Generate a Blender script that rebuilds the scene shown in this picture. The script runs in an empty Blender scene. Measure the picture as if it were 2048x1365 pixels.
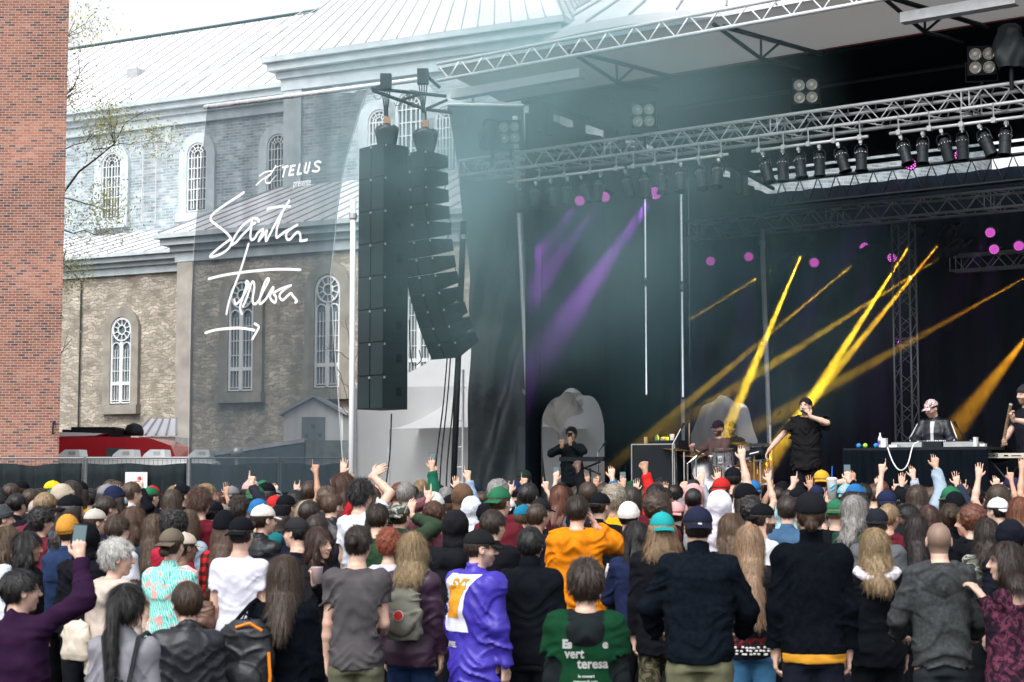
import bpy, math, random
import numpy as np
from mathutils import Vector, Matrix, Euler
R=math.radians; PI=math.pi
SC=bpy.context.scene; COL=SC.collection
# ---------------------------------------------------------------- camera
F=3200.0; HC=1.95; PITCH=math.atan(262.5/F)
cam=bpy.data.objects.new('camera',bpy.data.cameras.new('camera')); COL.objects.link(cam)
cam.data.lens=36*F/2048; cam.data.sensor_width=36; cam.data.clip_start=.1; cam.data.clip_end=2000
cam.location=(0,0,HC); cam.rotation_euler=(PI/2+PITCH,0,0); SC.camera=cam
cam.data.dof.use_dof=True; cam.data.dof.focus_distance=23; cam.data.dof.aperture_fstop=5.6
def at(px,py,Y):
    """world point seen at photo pixel (2048 wide) at depth Y"""
    u=(px-1024)/F; v=(682.5-py)/F
    d=Vector((u,math.cos(PITCH)-v*math.sin(PITCH),math.sin(PITCH)+v*math.cos(PITCH)))
    d*=Y/d.y
    return Vector((d.x,d.y,d.z+HC))
# ---------------------------------------------------------------- light
w=bpy.data.worlds.new("World"); SC.world=w; w.use_nodes=True
nt=w.node_tree; sky=nt.nodes.new('ShaderNodeTexSky'); sky.sky_type='NISHITA'; sky.sun_disc=False
sky.sun_elevation=R(52); sky.sun_rotation=R(205); sky.air_density=1.0; sky.dust_density=3.5; sky.ozone_density=1.0
bg=nt.nodes['Background']
hsv=nt.nodes.new('ShaderNodeHueSaturation'); hsv.inputs['Saturation'].default_value=.17; hsv.inputs['Value'].default_value=1.0
nt.links.new(sky.outputs[0],hsv.inputs['Color']); nt.links.new(hsv.outputs[0],bg.inputs['Color'])
bg.inputs['Strength'].default_value=.15
sun=bpy.data.objects.new('sun',bpy.data.lights.new('sun','SUN')); COL.objects.link(sun)
sun.data.energy=.9; sun.data.angle=R(30); sun.data.color=(1,.97,.93); sun.rotation_euler=(R(38),0,R(-28))
SC.view_settings.view_transform='Standard'; SC.view_settings.look='None'; SC.view_settings.exposure=.95; SC.view_settings.gamma=1
cy=SC.cycles
cy.use_denoising=True; cy.max_bounces=5; cy.diffuse_bounces=3; cy.glossy_bounces=2; cy.transmission_bounces=3; cy.volume_bounces=1
cy.transparent_max_bounces=10; cy.volume_step_rate=4; cy.volume_max_steps=48; cy.use_adaptive_sampling=True; cy.adaptive_threshold=.02
cy.sample_clamp_indirect=4; cy.caustics_reflective=False; cy.caustics_refractive=False
# ---------------------------------------------------------------- materials
MATS={}
def mat(name,col,rough=.75,metal=0.,bump=0,bscale=30,var=0,vscale=4,spec=.3,sheen=0,stretch=None,emis=None,estr=0,coat=0,bdist=.02):
    if name in MATS: return MATS[name]
    m=bpy.data.materials.new(name); MATS[name]=m; m.use_nodes=True; n=m.node_tree; L=n.links
    b=n.nodes['Principled BSDF']; b.inputs['Roughness'].default_value=rough; b.inputs['Metallic'].default_value=metal
    b.inputs['Specular IOR Level'].default_value=spec
    if coat: b.inputs['Coat Weight'].default_value=coat
    if sheen: b.inputs['Sheen Weight'].default_value=sheen
    if emis: b.inputs['Emission Color'].default_value=(*emis,1); b.inputs['Emission Strength'].default_value=estr
    if col=='obj':
        oi=n.nodes.new('ShaderNodeObjectInfo'); src=oi.outputs['Color']
    else:
        b.inputs['Base Color'].default_value=(*col,1); src=None
    tc=n.nodes.new('ShaderNodeTexCoord'); mp=n.nodes.new('ShaderNodeMapping'); L.new(tc.outputs['Object'],mp.inputs[0])
    if stretch: mp.inputs['Scale'].default_value=stretch
    if var:
        t=n.nodes.new('ShaderNodeTexNoise'); t.inputs['Scale'].default_value=vscale; t.inputs['Detail'].default_value=5; L.new(mp.outputs[0],t.inputs[0])
        mr=n.nodes.new('ShaderNodeMapRange'); mr.inputs[1].default_value=.3; mr.inputs[2].default_value=.7; mr.inputs[3].default_value=1-var; mr.inputs[4].default_value=1+var
        L.new(t.outputs[0],mr.inputs[0])
        mx=n.nodes.new('ShaderNodeVectorMath'); mx.operation='SCALE'
        if src: L.new(src,mx.inputs[0])
        else: mx.inputs[0].default_value=col
        L.new(mr.outputs[0],mx.inputs['Scale']); L.new(mx.outputs[0],b.inputs['Base Color'])
    elif src: L.new(src,b.inputs['Base Color'])
    if bump:
        t=n.nodes.new('ShaderNodeTexNoise'); t.inputs['Scale'].default_value=bscale; t.inputs['Detail'].default_value=4; L.new(mp.outputs[0],t.inputs[0])
        bp=n.nodes.new('ShaderNodeBump'); bp.inputs['Strength'].default_value=bump; bp.inputs['Distance'].default_value=bdist
        L.new(t.outputs[0],bp.inputs['Height']); L.new(bp.outputs[0],b.inputs['Normal'])
    return m
def brickmat(name,cols,mortar,bw,bh,ms,rough=.9,ang=0,distort=0,bump=.5,var=.3,vs=1.,offz=0):
    """masonry laid along a horizontal direction that makes angle ang with world x"""
    m=bpy.data.materials.new(name); MATS[name]=m; m.use_nodes=True; n=m.node_tree; L=n.links
    b=n.nodes['Principled BSDF']; b.inputs['Roughness'].default_value=rough; b.inputs['Specular IOR Level'].default_value=.2
    g=n.nodes.new('ShaderNodeNewGeometry'); vr=n.nodes.new('ShaderNodeVectorRotate'); vr.rotation_type='Z_AXIS'; vr.inputs['Angle'].default_value=-ang
    L.new(g.outputs['Position'],vr.inputs['Vector'])
    sp=n.nodes.new('ShaderNodeSeparateXYZ'); L.new(vr.outputs[0],sp.inputs[0]); cb=n.nodes.new('ShaderNodeCombineXYZ')
    ad=n.nodes.new('ShaderNodeMath'); ad.operation='ADD'; L.new(sp.outputs[0],ad.inputs[0]); L.new(sp.outputs[1],ad.inputs[1])
    L.new(ad.outputs[0],cb.inputs[0]); L.new(sp.outputs[2],cb.inputs[1])
    vec=cb.outputs[0]
    if distort:
        t=n.nodes.new('ShaderNodeTexNoise'); t.inputs['Scale'].default_value=1.6; t.inputs['Detail'].default_value=3; L.new(vec,t.inputs[0])
        sb=n.nodes.new('ShaderNodeVectorMath'); sb.operation='SUBTRACT'; L.new(t.outputs['Color'],sb.inputs[0]); sb.inputs[1].default_value=(.5,.5,.5)
        sc=n.nodes.new('ShaderNodeVectorMath'); sc.operation='SCALE'; sc.inputs['Scale'].default_value=distort; L.new(sb.outputs[0],sc.inputs[0])
        a2=n.nodes.new('ShaderNodeVectorMath'); L.new(vec,a2.inputs[0]); L.new(sc.outputs[0],a2.inputs[1]); vec=a2.outputs[0]
    bt=n.nodes.new('ShaderNodeTexBrick'); L.new(vec,bt.inputs['Vector']); bt.inputs['Scale'].default_value=1
    bt.inputs['Brick Width'].default_value=bw; bt.inputs['Row Height'].default_value=bh; bt.inputs['Mortar Size'].default_value=ms; bt.inputs['Mortar Smooth'].default_value=.25
    bt.inputs['Color1'].default_value=(0,0,0,1); bt.inputs['Color2'].default_value=(1,1,1,1); bt.inputs['Mortar'].default_value=(0,0,0,1); bt.inputs['Bias'].default_value=0
    cr=n.nodes.new('ShaderNodeValToRGB'); cr.color_ramp.interpolation='CONSTANT' if len(cols)>2 else 'LINEAR'
    els=cr.color_ramp.elements
    while len(els)<len(cols): els.new(.5)
    for i,(p,c) in enumerate(cols): els[i].position=p; els[i].color=(*c,1)
    L.new(bt.outputs['Color'],cr.inputs[0])
    nz=n.nodes.new('ShaderNodeTexNoise'); nz.inputs['Scale'].default_value=vs; nz.inputs['Detail'].default_value=6; L.new(cb.outputs[0],nz.inputs[0])
    mr=n.nodes.new('ShaderNodeMapRange'); mr.inputs[1].default_value=.3; mr.inputs[2].default_value=.7; mr.inputs[3].default_value=1-var; mr.inputs[4].default_value=1+var; L.new(nz.outputs[0],mr.inputs[0])
    sc=n.nodes.new('ShaderNodeVectorMath'); sc.operation='SCALE'; L.new(cr.outputs[0],sc.inputs[0]); L.new(mr.outputs[0],sc.inputs['Scale'])
    mx=n.nodes.new('ShaderNodeMix'); mx.data_type='RGBA'; L.new(bt.outputs['Fac'],mx.inputs['Factor']); L.new(sc.outputs[0],mx.inputs['A']); mx.inputs['B'].default_value=(*mortar,1)
    L.new(mx.outputs['Result'],b.inputs['Base Color'])
    if bump:
        n2=n.nodes.new('ShaderNodeTexNoise'); n2.inputs['Scale'].default_value=4/bh*.25; n2.inputs['Detail'].default_value=4; L.new(cb.outputs[0],n2.inputs[0])
        s2=n.nodes.new('ShaderNodeMath'); s2.operation='SUBTRACT'; L.new(n2.outputs[0],s2.inputs[0]); L.new(bt.outputs['Fac'],s2.inputs[1])
        bp=n.nodes.new('ShaderNodeBump'); bp.inputs['Strength'].default_value=bump; bp.inputs['Distance'].default_value=bh*.35; L.new(s2.outputs[0],bp.inputs['Height']); L.new(bp.outputs[0],b.inputs['Normal'])
    return m
# ---------------------------------------------------------------- mesh helpers
class Frm:
    def __init__(s,o,x,y,z=(0,0,1)): s.o=Vector(o); s.x=Vector(x); s.y=Vector(y); s.z=Vector(z)
    def __call__(s,a,b,c): return s.o+s.x*a+s.y*b+s.z*c
WORLD=Frm((0,0,0),(1,0,0),(0,1,0))
class MB:
    def __init__(s,fr=WORLD): s.v=[]; s.f=[]; s.fr=fr; s.mi=[]
    def add(s,vs,fs,fr=None,mi=0):
        k=len(s.v); fr=fr or s.fr
        s.v+= [fr(*p) for p in vs]; s.f+=[tuple(i+k for i in f) for f in fs]; s.mi+=[mi]*len(fs); return s
    def box(s,x0,x1,y0,y1,z0,z1,fr=None,mi=0):
        return s.add([(x,y,z) for z in (z0,z1) for y in (y0,y1) for x in (x0,x1)],[(0,2,3,1),(4,5,7,6),(0,1,5,4),(2,6,7,3),(0,4,6,2),(1,3,7,5)],fr,mi)
    def tube(s,pts,r,n=8,cap=True,fr=None,mi=0):
        fr=fr or s.fr; P=[fr(*p) for p in pts]; rs=r if isinstance(r,(list,tuple)) else [r]*len(P); k=len(s.v)
        up=None
        for i,p in enumerate(P):
            t=(P[min(i+1,len(P)-1)]-P[max(i-1,0)])
            if t.length<1e-9: t=Vector((0,0,1))
            t.normalize()
            if up is None: a=Vector((0,0,1)) if abs(t.z)<.9 else Vector((1,0,0)); up=t.cross(a).normalized()
            else: up=(up-t*up.dot(t)); up=up.normalized() if up.length>1e-6 else t.orthogonal().normalized()
            q=t.cross(up)
            for j in range(n):
                a=2*PI*j/n; s.v.append(p+(up*math.cos(a)+q*math.sin(a))*rs[i])
        for i in range(len(P)-1):
            for j in range(n):
                s.f.append((k+i*n+j,k+i*n+(j+1)%n,k+(i+1)*n+(j+1)%n,k+(i+1)*n+j)); s.mi.append(mi)
        if cap and n>2:
            s.f.append(tuple(k+j for j in range(n))[::-1]); s.f.append(tuple(k+(len(P)-1)*n+j for j in range(n))); s.mi+=[mi]*2
        return s
    def lathe(s,prof,n=20,fr=None,mi=0,cap=True):
        """prof: (r,z) list about the frame's z axis"""
        fr=fr or s.fr; k=len(s.v)
        for r,z in prof:
            for j in range(n): a=2*PI*j/n; s.v.append(fr(r*math.cos(a),r*math.sin(a),z))
        for i in range(len(prof)-1):
            for j in range(n): s.f.append((k+i*n+j,k+i*n+(j+1)%n,k+(i+1)*n+(j+1)%n,k+(i+1)*n+j)); s.mi.append(mi)
        if cap: s.f.append(tuple(k+j for j in range(n))[::-1]); s.f.append(tuple(k+(len(prof)-1)*n+j for j in range(n))); s.mi+=[mi]*2
        return s
    def prism(s,poly,y0,y1,fr=None,mi=0):
        """polygon in (x,z) extruded along y"""
        n=len(poly); vs=[(x,y0,z) for x,z in poly]+[(x,y1,z) for x,z in poly]
        return s.add(vs,[tuple(range(n))[::-1],tuple(range(n,2*n))]+[(i,(i+1)%n,n+(i+1)%n,n+i) for i in range(n)],fr,mi)
    def quad(s,a,b,c,d,fr=None,mi=0): return s.add([a,b,c,d],[(0,1,2,3)],fr,mi)
    def grid(s,fn,nu,nv,mi=0,thick=0,fr=None):
        fr=fr or s.fr; k=len(s.v)
        for j in range(nv+1):
            for i in range(nu+1): s.v.append(fr(*fn(i/nu,j/nv)))
        for j in range(nv):
            for i in range(nu): a=k+j*(nu+1)+i; s.f.append((a,a+1,a+nu+2,a+nu+1)); s.mi.append(mi)
        return s
    def build(s,name,m,parent=None,smooth=False,local=False,label=None,solid=0):
        me=bpy.data.meshes.new(name); off=Vector((0,0,0))
        if parent is not None and not local: off=wloc(parent)
        me.from_pydata([tuple(p-off) for p in s.v],[],s.f); me.update()
        ms=m if isinstance(m,(list,tuple)) else [m]
        for q in ms: me.materials.append(q)
        if len(ms)>1: me.polygons.foreach_set('material_index',s.mi)
        if smooth: me.polygons.foreach_set('use_smooth',[True]*len(me.polygons))
        o=bpy.data.objects.new(name,me); COL.objects.link(o)
        if parent is not None: o.parent=parent
        if label: o['label']=label
        if solid:
            md=o.modifiers.new('thick','SOLIDIFY'); md.thickness=solid; md.offset=0
        return o
def wloc(o):
    p=Vector(o.location)
    while o.parent: o=o.parent; p+=Vector(o.location)
    return p
def tag(o,label=None,cat=None,group=None,kind=None):
    if label: o['label']=label
    if cat: o['category']=cat
    if group: o['group']=group
    if kind: o['kind']=kind
    return o
def thing(name,label,cat,loc=(0,0,0),group=None,rz=0):
    o=bpy.data.objects.new(name,None); o.empty_display_size=.1; COL.objects.link(o); o.location=loc; o.rotation_euler.z=rz
    return tag(o,label,cat,group)
def copy_tree(o,parent=None):
    c=o.copy(); COL.objects.link(c); c.parent=parent
    for ch in list(o.children): copy_tree(ch,c)
    return c
# ---------------------------------------------------------------- common materials
def translucent_cloth(name,col,tcol,f=.5):
    m=mat(name,col,.6,bump=.25,bscale=2.5,var=.06,vscale=1.5); n=m.node_tree; b=n.nodes['Principled BSDF']; tl=n.nodes.new('ShaderNodeBsdfTranslucent'); tl.inputs['Color'].default_value=(*tcol,1); mx=n.nodes.new('ShaderNodeMixShader'); mx.inputs[0].default_value=f
    n.links.new(b.outputs[0],mx.inputs[1]); n.links.new(tl.outputs[0],mx.inputs[2]); n.links.new(mx.outputs[0],n.nodes['Material Output'].inputs[0]); return m
ALU=mat('aluminium',(.74,.75,.77),.42,.35,bump=.1,bscale=60,var=.08,vscale=9)
STEEL=mat('grey_steel',(.45,.47,.48),.45,.6,var=.12,vscale=6)
BLACKM=mat('black_metal',(.008,.012,.017),.5,.1)
BLACKP=mat('black_paint',(.006,.009,.013),.6,bump=.15,bscale=90)
BLACKF=mat('black_drape_cloth',(.0035,.006,.010),.9,bump=.3,bscale=14,var=.25,vscale=2,spec=.06)
TARP=mat('dark_vinyl',(.010,.020,.025),.42,bump=.6,bscale=5,var=.3,vscale=2,spec=.6)
WHITEP=mat('white_paint',(.72,.74,.75),.5,var=.06,vscale=3)
CREAMT=translucent_cloth('white_tent_vinyl',(.84,.85,.86),(.80,.80,.80),.35)
TRIMB=mat('pale_blue_trim',(.50,.57,.60),.7,var=.12,vscale=2)
GLASSD=mat('dark_window_glass',(.09,.13,.145),.12,spec=.6,var=.4,vscale=1.5)
METALROOF=mat('pale_metal_roof',(.66,.66,.69),.6,.0,var=.10,vscale=.7,bump=.08,bscale=3)
SEAM=mat('roof_seam',(.36,.38,.42),.5,.2)
# ---------------------------------------------------------------- ground
g=MB(); g.quad((-400,-200,0),(400,-200,0),(400,700,0),(-400,700,0))
tag(g.build('ground',mat('asphalt',(.05,.05,.052),.9,bump=.4,bscale=60,var=.3,vscale=3)),'dark asphalt square in front of the stage',kind='structure')
# ---------------------------------------------------------------- church
CX=Vector((.892,-.4515,0)); CN=Vector((.4515,.892,0)); CANG=math.atan2(CX.y,CX.x)
C0=at(380,945,58); C0.z=0
CH=Frm(C0,CX,CN)
def s_at(px,w):  # distance along wall where photo column px meets the plane w metres in
    u=(px-1024)/F; bx=C0.x+CN.x*w; by=C0.y+CN.y*w
    return (u*by-bx)/(CX.x-u*CX.y)
def Yat(s,w): return C0.y+CX.y*s+CN.y*w
def z_at(py,s,w): return HC+(945-py)/F*Yat(s,w)
STONE=brickmat('rubble_stone',[(0,(.32,.285,.235)),(.25,(.385,.345,.285)),(.5,(.44,.39,.33)),(.8,(.50,.435,.37)),(.94,(.33,.30,.25))],(.30,.285,.24),.34,.135,.013,ang=CANG,distort=.62,bump=.8,var=.34,vs=1.4)  # stone tones lightened to stand in for haze in front of the church
UPBRICK=brickmat('blue_grey_brick',[(0,(.28,.345,.375)),(.5,(.36,.42,.45)),(.8,(.43,.48,.505))],(.54,.58,.60),.42,.125,.012,ang=CANG,bump=.4,var=.3,vs=1.6)  # brick tones lightened too, the missing haze is put into their colour
SURR=mat('grey_stone_surround',(.29,.27,.235),.85,bump=.4,bscale=6,var=.2,vscale=2)
PILST=mat('pale_stone_pilaster',(.36,.335,.30),.85,bump=.4,bscale=4,var=.22,vscale=1.5)
church=thing('stone_church','large grey-brown stone church with pale seamed metal roofs behind the stage','church',CH(4,0,0))
W1,W2,WU1,WU2=2.6,0.,8.,3.2   # wall planes: aisle left, projecting block, upper left, upper block
sl=s_at(60,W1); s355=s_at(357,W2); sR=16.0
zc2=z_at(478,s355,W2); ze1=z_at(528,s_at(240,W1),W1)
def wall(name,m,a0,a1,w0,w1,z0,z1): return MB(CH).box(a0,a1,w0,w1,z0,z1).build(name,m,church)
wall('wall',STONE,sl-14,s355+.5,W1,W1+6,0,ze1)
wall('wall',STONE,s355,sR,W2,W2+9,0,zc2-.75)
wall('pilaster',PILST,s355-.06,s355+.62,W2-.14,W2+.5,0,zc2-.8)
s565=s_at(566,WU2); s1110=s_at(1108,WU2)
s300=s_at(300,WU1); zt1=z_at(192,s300,WU1-.7)-.6; zt2=z_at(100,s565,WU2-.7)-.6
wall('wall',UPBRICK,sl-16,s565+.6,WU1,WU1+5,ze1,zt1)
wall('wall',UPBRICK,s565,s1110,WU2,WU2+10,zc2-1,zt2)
wall('pilaster',TRIMB,s565-.05,s565+.75,WU2-.12,WU2+1,zc2,zt2-.3)
wall('pilaster',TRIMB,s1110-.85,s1110+.05,WU2-.12,WU2+1,zc2,zt2-.3)
def cornice(a0,a1,wf,z,h,m=TRIMB,ends=True):
    mb=MB(CH)
    for k,(p,zz0,zz1) in enumerate([(.16,-.98,-.62),(.30,-.615,-.40),(.55,-.395,-.16),(.72,-.155,0)]):
        mb.box(a0-(p if ends else 0),a1+(p if ends else 0),wf-p,wf+.4-.01*k,z+zz0*h,z+zz1*h)
    return mb.build('cornice',m,church)
cornice(s355,sR,W2,zc2+.15,1.0); cornice(sl-14,s355-.55,W1,ze1+.35,.8,ends=False)
cornice(sl-16,s565-.55,WU1,zt1+.6,1.1,ends=False); cornice(s565,s1110,WU2,zt2+.6,1.25)
# return cornice on the east side of the upper block
mb=MB(CH)
for k,(p,z0,z1) in enumerate([(.17,-.97,-.62),(.31,-.61,-.40),(.56,-.39,-.16),(.73,-.15,.003)]): mb.box(s1110+.01,s1110+p,WU2+.45,WU2+10,zt2+.6+z0*1.25,zt2+.6+z1*1.25)
mb.build('cornice',TRIMB,church)
def seamroof(corners,n,nm='roof',rib=.05,h=.06):
    """corners: eave left, eave right, ridge right, ridge left in church frame; seams run eave to ridge"""
    a,b,c,d=[Vector(CH(*p)) for p in corners]
    mb=MB(); N=(b-a).cross(d-a).normalized()
    if N.z<0: N=-N
    mb.add([a,b,c,d,a-N*.12,b-N*.12,c-N*.12,d-N*.12],[(0,1,2,3),(7,6,5,4),(0,4,5,1),(1,5,6,2),(2,6,7,3),(3,7,4,0)])
    e=(b-a).normalized()
    for i in range(n+1):
        t=i/n; p=a.lerp(b,t); q=d.lerp(c,t)
        for z in (0,):
            vs=[p-e*rib/2,p+e*rib/2,q+e*rib/2,q-e*rib/2]
            vs+= [v+N*h for v in vs]
            mb.add(vs,[(4,5,6,7),(0,1,5,4),(2,3,7,6),(0,4,7,3),(1,2,6,5)],mi=1)
    return mb.build(nm,[METALROOF,SEAM],church)
seamroof([(sl-14,W1-.55,ze1+.36),(s355+.2,W1-.55,ze1+.36),(s355+.2,WU1,ze1+2.3),(sl-14,WU1,ze1+2.3)],26,h=.035)
seamroof([(s355-.5,W2-.7,zc2+.17),(sR,W2-.7,zc2+.17),(sR,WU2,zc2+2.3),(s355-.5+2.6,WU2,zc2+2.3)],24,h=.035)
seamroof([(s355-.5,W2-.7,zc2+.17),(s355-.49,W2-.7,zc2+.17),(s355+2.1,WU2,zc2+2.3),(s355-.5,WU2+4.8,zc2+2.3)],3)
seamroof([(s355+2.1,WU2-.01,zc2+2.29),(s565+.3,WU2-.01,zc2+2.29),(s565+.3,WU1,zc2+2.6),(s355+2.1,WU1,zc2+2.6)],9)
zr=z_at(60,s_at(300,WU1+7.3),WU1+7.3)
seamroof([(sl-16,WU1-.7,zt1+.62),(s565+1.2,WU1-.7,zt1+.62),(s565+1.2,WU1+7.3,zr),(sl-16,WU1+7.3,zr)],34,rib=.04,h=.035)
MB(CH).tube([(sl-16,WU1+7.3,zr+.05),(s1110+3,WU1+7.3,zr+.05)],.09,6).build('ridge_cap',mat('green_ridge',(.05,.09,.10),.6),church)
seamroof([(s565-.7,WU2-.72,zt2+.62),(s1110+.72,WU2-.72,zt2+.62),(s1110-5.5,WU2+8.8,zt2+7.6),(s565-.7,WU2+8.8,zt2+7.6)],19,rib=.04,h=.035)
seamroof([(s1110+.73,WU2-.72,zt2+.62),(s1110+.73,WU2+11,zt2+.62),(s1110-5.4,WU2+11,zt2+7.6),(s1110-5.4,WU2+8.8,zt2+7.6)],14,rib=.045)
# conical apse roof
ap=at(1462,-150,62); mb=MB(Frm(ap,(1,0,0),(0,1,0)))
n=40; Rb=10.5; hb=6.4
mb.lathe([(.05,0),(Rb,-hb),(Rb,-hb-.3),(Rb-.6,-hb-.5)],n)
for i in range(n):
    a=2*PI*i/n; c,s_=math.cos(a),math.sin(a)
    mb.tube([(.1*c,.1*s_,.02),(Rb*c,Rb*s_,-hb+.05)],.04,4,mi=1)
mb.build('apse_roof',[METALROOF,SEAM],church)
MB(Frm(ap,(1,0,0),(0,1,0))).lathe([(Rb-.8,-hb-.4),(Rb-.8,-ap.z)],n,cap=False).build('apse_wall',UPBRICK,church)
# windows -------------------------------------------------------
def arc(cx,cz,r,a0,a1,n): return [(cx+r*math.cos(a0+(a1-a0)*i/n),cz+r*math.sin(a0+(a1-a0)*i/n)) for i in range(n+1)]
def archpoly(cx,z0,w,h,n=14):
    r=w/2; return [(cx-r,z0),(cx+r,z0)]+arc(cx,z0+h-r,r,0,PI,n)
def ring(mb,outer,inner,y0,y1,mi=0):
    n=len(outer)
    for i in range(n):
        j=(i+1)%n; o1,o2,i1,i2=outer[i],outer[j],inner[i],inner[j]
        mb.add([(p[0],y,p[1]) for y in (y0,y1) for p in (o1,o2,i2,i1)],[(0,1,2,3),(7,6,5,4),(0,4,5,1),(2,6,7,3)],mi=mi)
def strip(mb,p,q,y0,y1,t):
    p=Vector((p[0],0,p[1])); q=Vector((q[0],0,q[1])); d=(q-p); 
    if d.length<1e-6: return
    d.normalize(); nrm=Vector((-d.z,0,d.x))*t/2
    vs=[(v.x,y,v.z) for y in (y0,y1) for v in (p-nrm,p+nrm,q+nrm,q-nrm)]
    mb.add(vs,[(0,1,2,3),(7,6,5,4),(0,4,5,1),(1,5,6,2),(2,6,7,3),(3,7,4,0)])
def window(kind,s,w,z0,W,H,sur,surw,label=None,sill=True):
    fr=Frm(CH(s,w,0),CX,CN)
    mb=MB(fr); ring(mb,archpoly(0,z0-.05,W+2*surw,H+surw+.05),archpoly(0,z0-.04,W,H+.04),-.16,.3)
    if sill: mb.box(-W/2-surw*1.15,W/2+surw*1.15,-.28,.2,z0-.42,z0-.06)
    o=mb.build('window',sur,church,label=label)
    g=MB(fr); g.prism(archpoly(0,z0-.03,W-.01,H),-.03,.1); g.build('glass',GLASSD,o)
    f=MB(fr); r=W/2; ring(f,archpoly(0,z0,W-.02,H-.02),archpoly(0,z0+.05,W-.13,H-.12),-.12,-.035)
    if kind=='rose':
        cz=z0+H-r; rr=r-.06
        ring(f,arc(0,cz,rr,0,2*PI,28)[:-1],arc(0,cz,rr-.05,0,2*PI,28)[:-1],-.115,-.04)
        ring(f,arc(0,cz,rr*.45,0,2*PI,20)[:-1],arc(0,cz,rr*.45-.045,0,2*PI,20)[:-1],-.11,-.04)
        for k in range(10):
            a=PI/2+2*PI*k/10; strip(f,(rr*.45*math.cos(a),cz+rr*.45*math.sin(a)),(rr*.95*math.cos(a),cz+rr*.95*math.sin(a)),-.105,-.045,.03)
        lt=cz-rr-.12; strip(f,(0,z0),(0,lt+.1),-.12,-.04,.13)
        for sx in (-1,1):
            cx=sx*W*.245; lw=W*.40
            ring(f,archpoly(cx,z0+.1,lw,lt-z0-.0,8),archpoly(cx,z0+.13,lw-.08,lt-z0-.07,8),-.113,-.042)
            strip(f,(cx-lw*.16,z0+.1),(cx-lw*.16,lt-.2),-.1,-.045,.022); strip(f,(cx+lw*.16,z0+.1),(cx+lw*.16,lt-.2),-.1,-.046,.022)
            zz=z0+.75
            while zz<lt-.3: strip(f,(cx-lw/2,zz),(cx+lw/2,zz),-.098,-.044,.025 if zz>z0+1 else .07); zz+=.52
        strip(f,(-W/2+.1,z0+.78),(W/2-.1,z0+.78),-.118,-.041,.13)
    else:
        cz=z0+H-r
        for q,tk in ((.62,.04),(.36,.035)):
            ring(f,archpoly(0,z0+.1,W*q,H-r+W*q/2-.1),archpoly(0,z0+.12,W*q-tk*2,H-r+W*q/2-.1-tk),-.11,-.04)
        zz=z0+.5
        while zz<cz+.1: strip(f,(-r+.05,zz),(r-.05,zz),-.1,-.045,.035); zz+=H/6.5
        for k in (1,2,3,4,5):
            a=PI*k/6; strip(f,(r*.36*math.cos(a),cz+r*.36*math.sin(a)),(r*.92*math.cos(a),cz+r*.92*math.sin(a)),-.1,-.046,.03)
        strip(f,(0,z0),(0,cz),-.105,-.043,.045)
    f.build('frame',WHITEP,o)
def win_px(kind,px,ytop,ybot,wpx,w,sur,surw,**k):
    s=s_at(px,w); Y=Yat(s,w); z0=z_at(ybot,s,w); z1=z_at(ytop,s,w); window(kind,s,w,z0,wpx*Y/F/.93,z1-z0,sur,surw,**k)
win_px('rose',244,634,808,49,W1,SURR,.36); win_px('rose',484,560,783,57,W2,SURR,.40); win_px('rose',657,548,776,57,W2,SURR,.40)
win_px('rose',840,534,768,54,W2,SURR,.42)
win_px('arch',217,300,436,46,WU1,TRIMB,.42); win_px('arch',390,280,420,46,WU1,TRIMB,.42); win_px('arch',552,262,404,46,WU1,TRIMB,.42)
win_px('arch',757,212,352,46,WU2,TRIMB,.42); win_px('arch',822,172,346,66,WU2,TRIMB,.42); win_px('arch',893,205,340,46,WU2,TRIMB,.42)
# louvres, downpipes, ladders, skylights
for px,w in ((327,WU1),(667,WU2),(985,WU2)):
    mb=MB(CH); s=s_at(px,w); z=z_at({327:262,667:148,985:110}[px],s,w); mb.box(s-.16,s+.16,w-.05,w+.1,z-.42,z+.42); mb.build('vent',TRIMB,church)
for px,w,za,zb in ((160,W1,0,ze1-.2),(946,WU2,zc2+1.5,zt2)):
    s=s_at(px,w); mb=MB(CH); mb.tube([(s,w-.08,za),(s,w-.08,zb)],.035,6); mb.build('downpipe',mat('dark_pipe',(.05,.055,.05),.6),church)
def ladder(p,q,wid,n,nm='roof_ladder'):
    mb=MB(); p=Vector(p); q=Vector(q)
    for sgn in (-1,1): o=CX*wid/2*sgn; mb.tube([p+o,q+o],.025,5)
    for i in range(n): c=p.lerp(q,(i+.5)/n); mb.tube([c-CX*wid/2,c+CX*wid/2],.015,4)
    return mb.build(nm,mat('pale_ladder',(.55,.58,.58),.5,.4),church)
sa=s_at(296,WU1); ladder(CH(sa,WU1-.2,ze1+2.6),CH(sa,WU1-.2,zt1-.9),.75,13,'wall_ladder')
sb=s_at(345,WU1-.7); ladder(CH(sb,WU1-.7,zt1+.85),CH(sb+1.6,WU1+7.1,zr+.15),.8,22)
for (sx,q) in ((s_at(275,WU1+3),.42),):
    mb=MB(CH); wv=WU1-.7+8*q; zz=zt1+.62+(zr-zt1-.62)*q
    mb.box(sx-.32,sx+.32,wv-.5,wv+.4,zz-.5,zz+.10); mb.build('skylight',STEEL,church)
sx=s_at(842,WU2+2.5); mb=MB(CH); mb.box(sx-.5,sx+.5,WU2+2.9,WU2+4.2,zt2+3.3,zt2+4.0); mb.build('skylight',STEEL,church)
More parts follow.
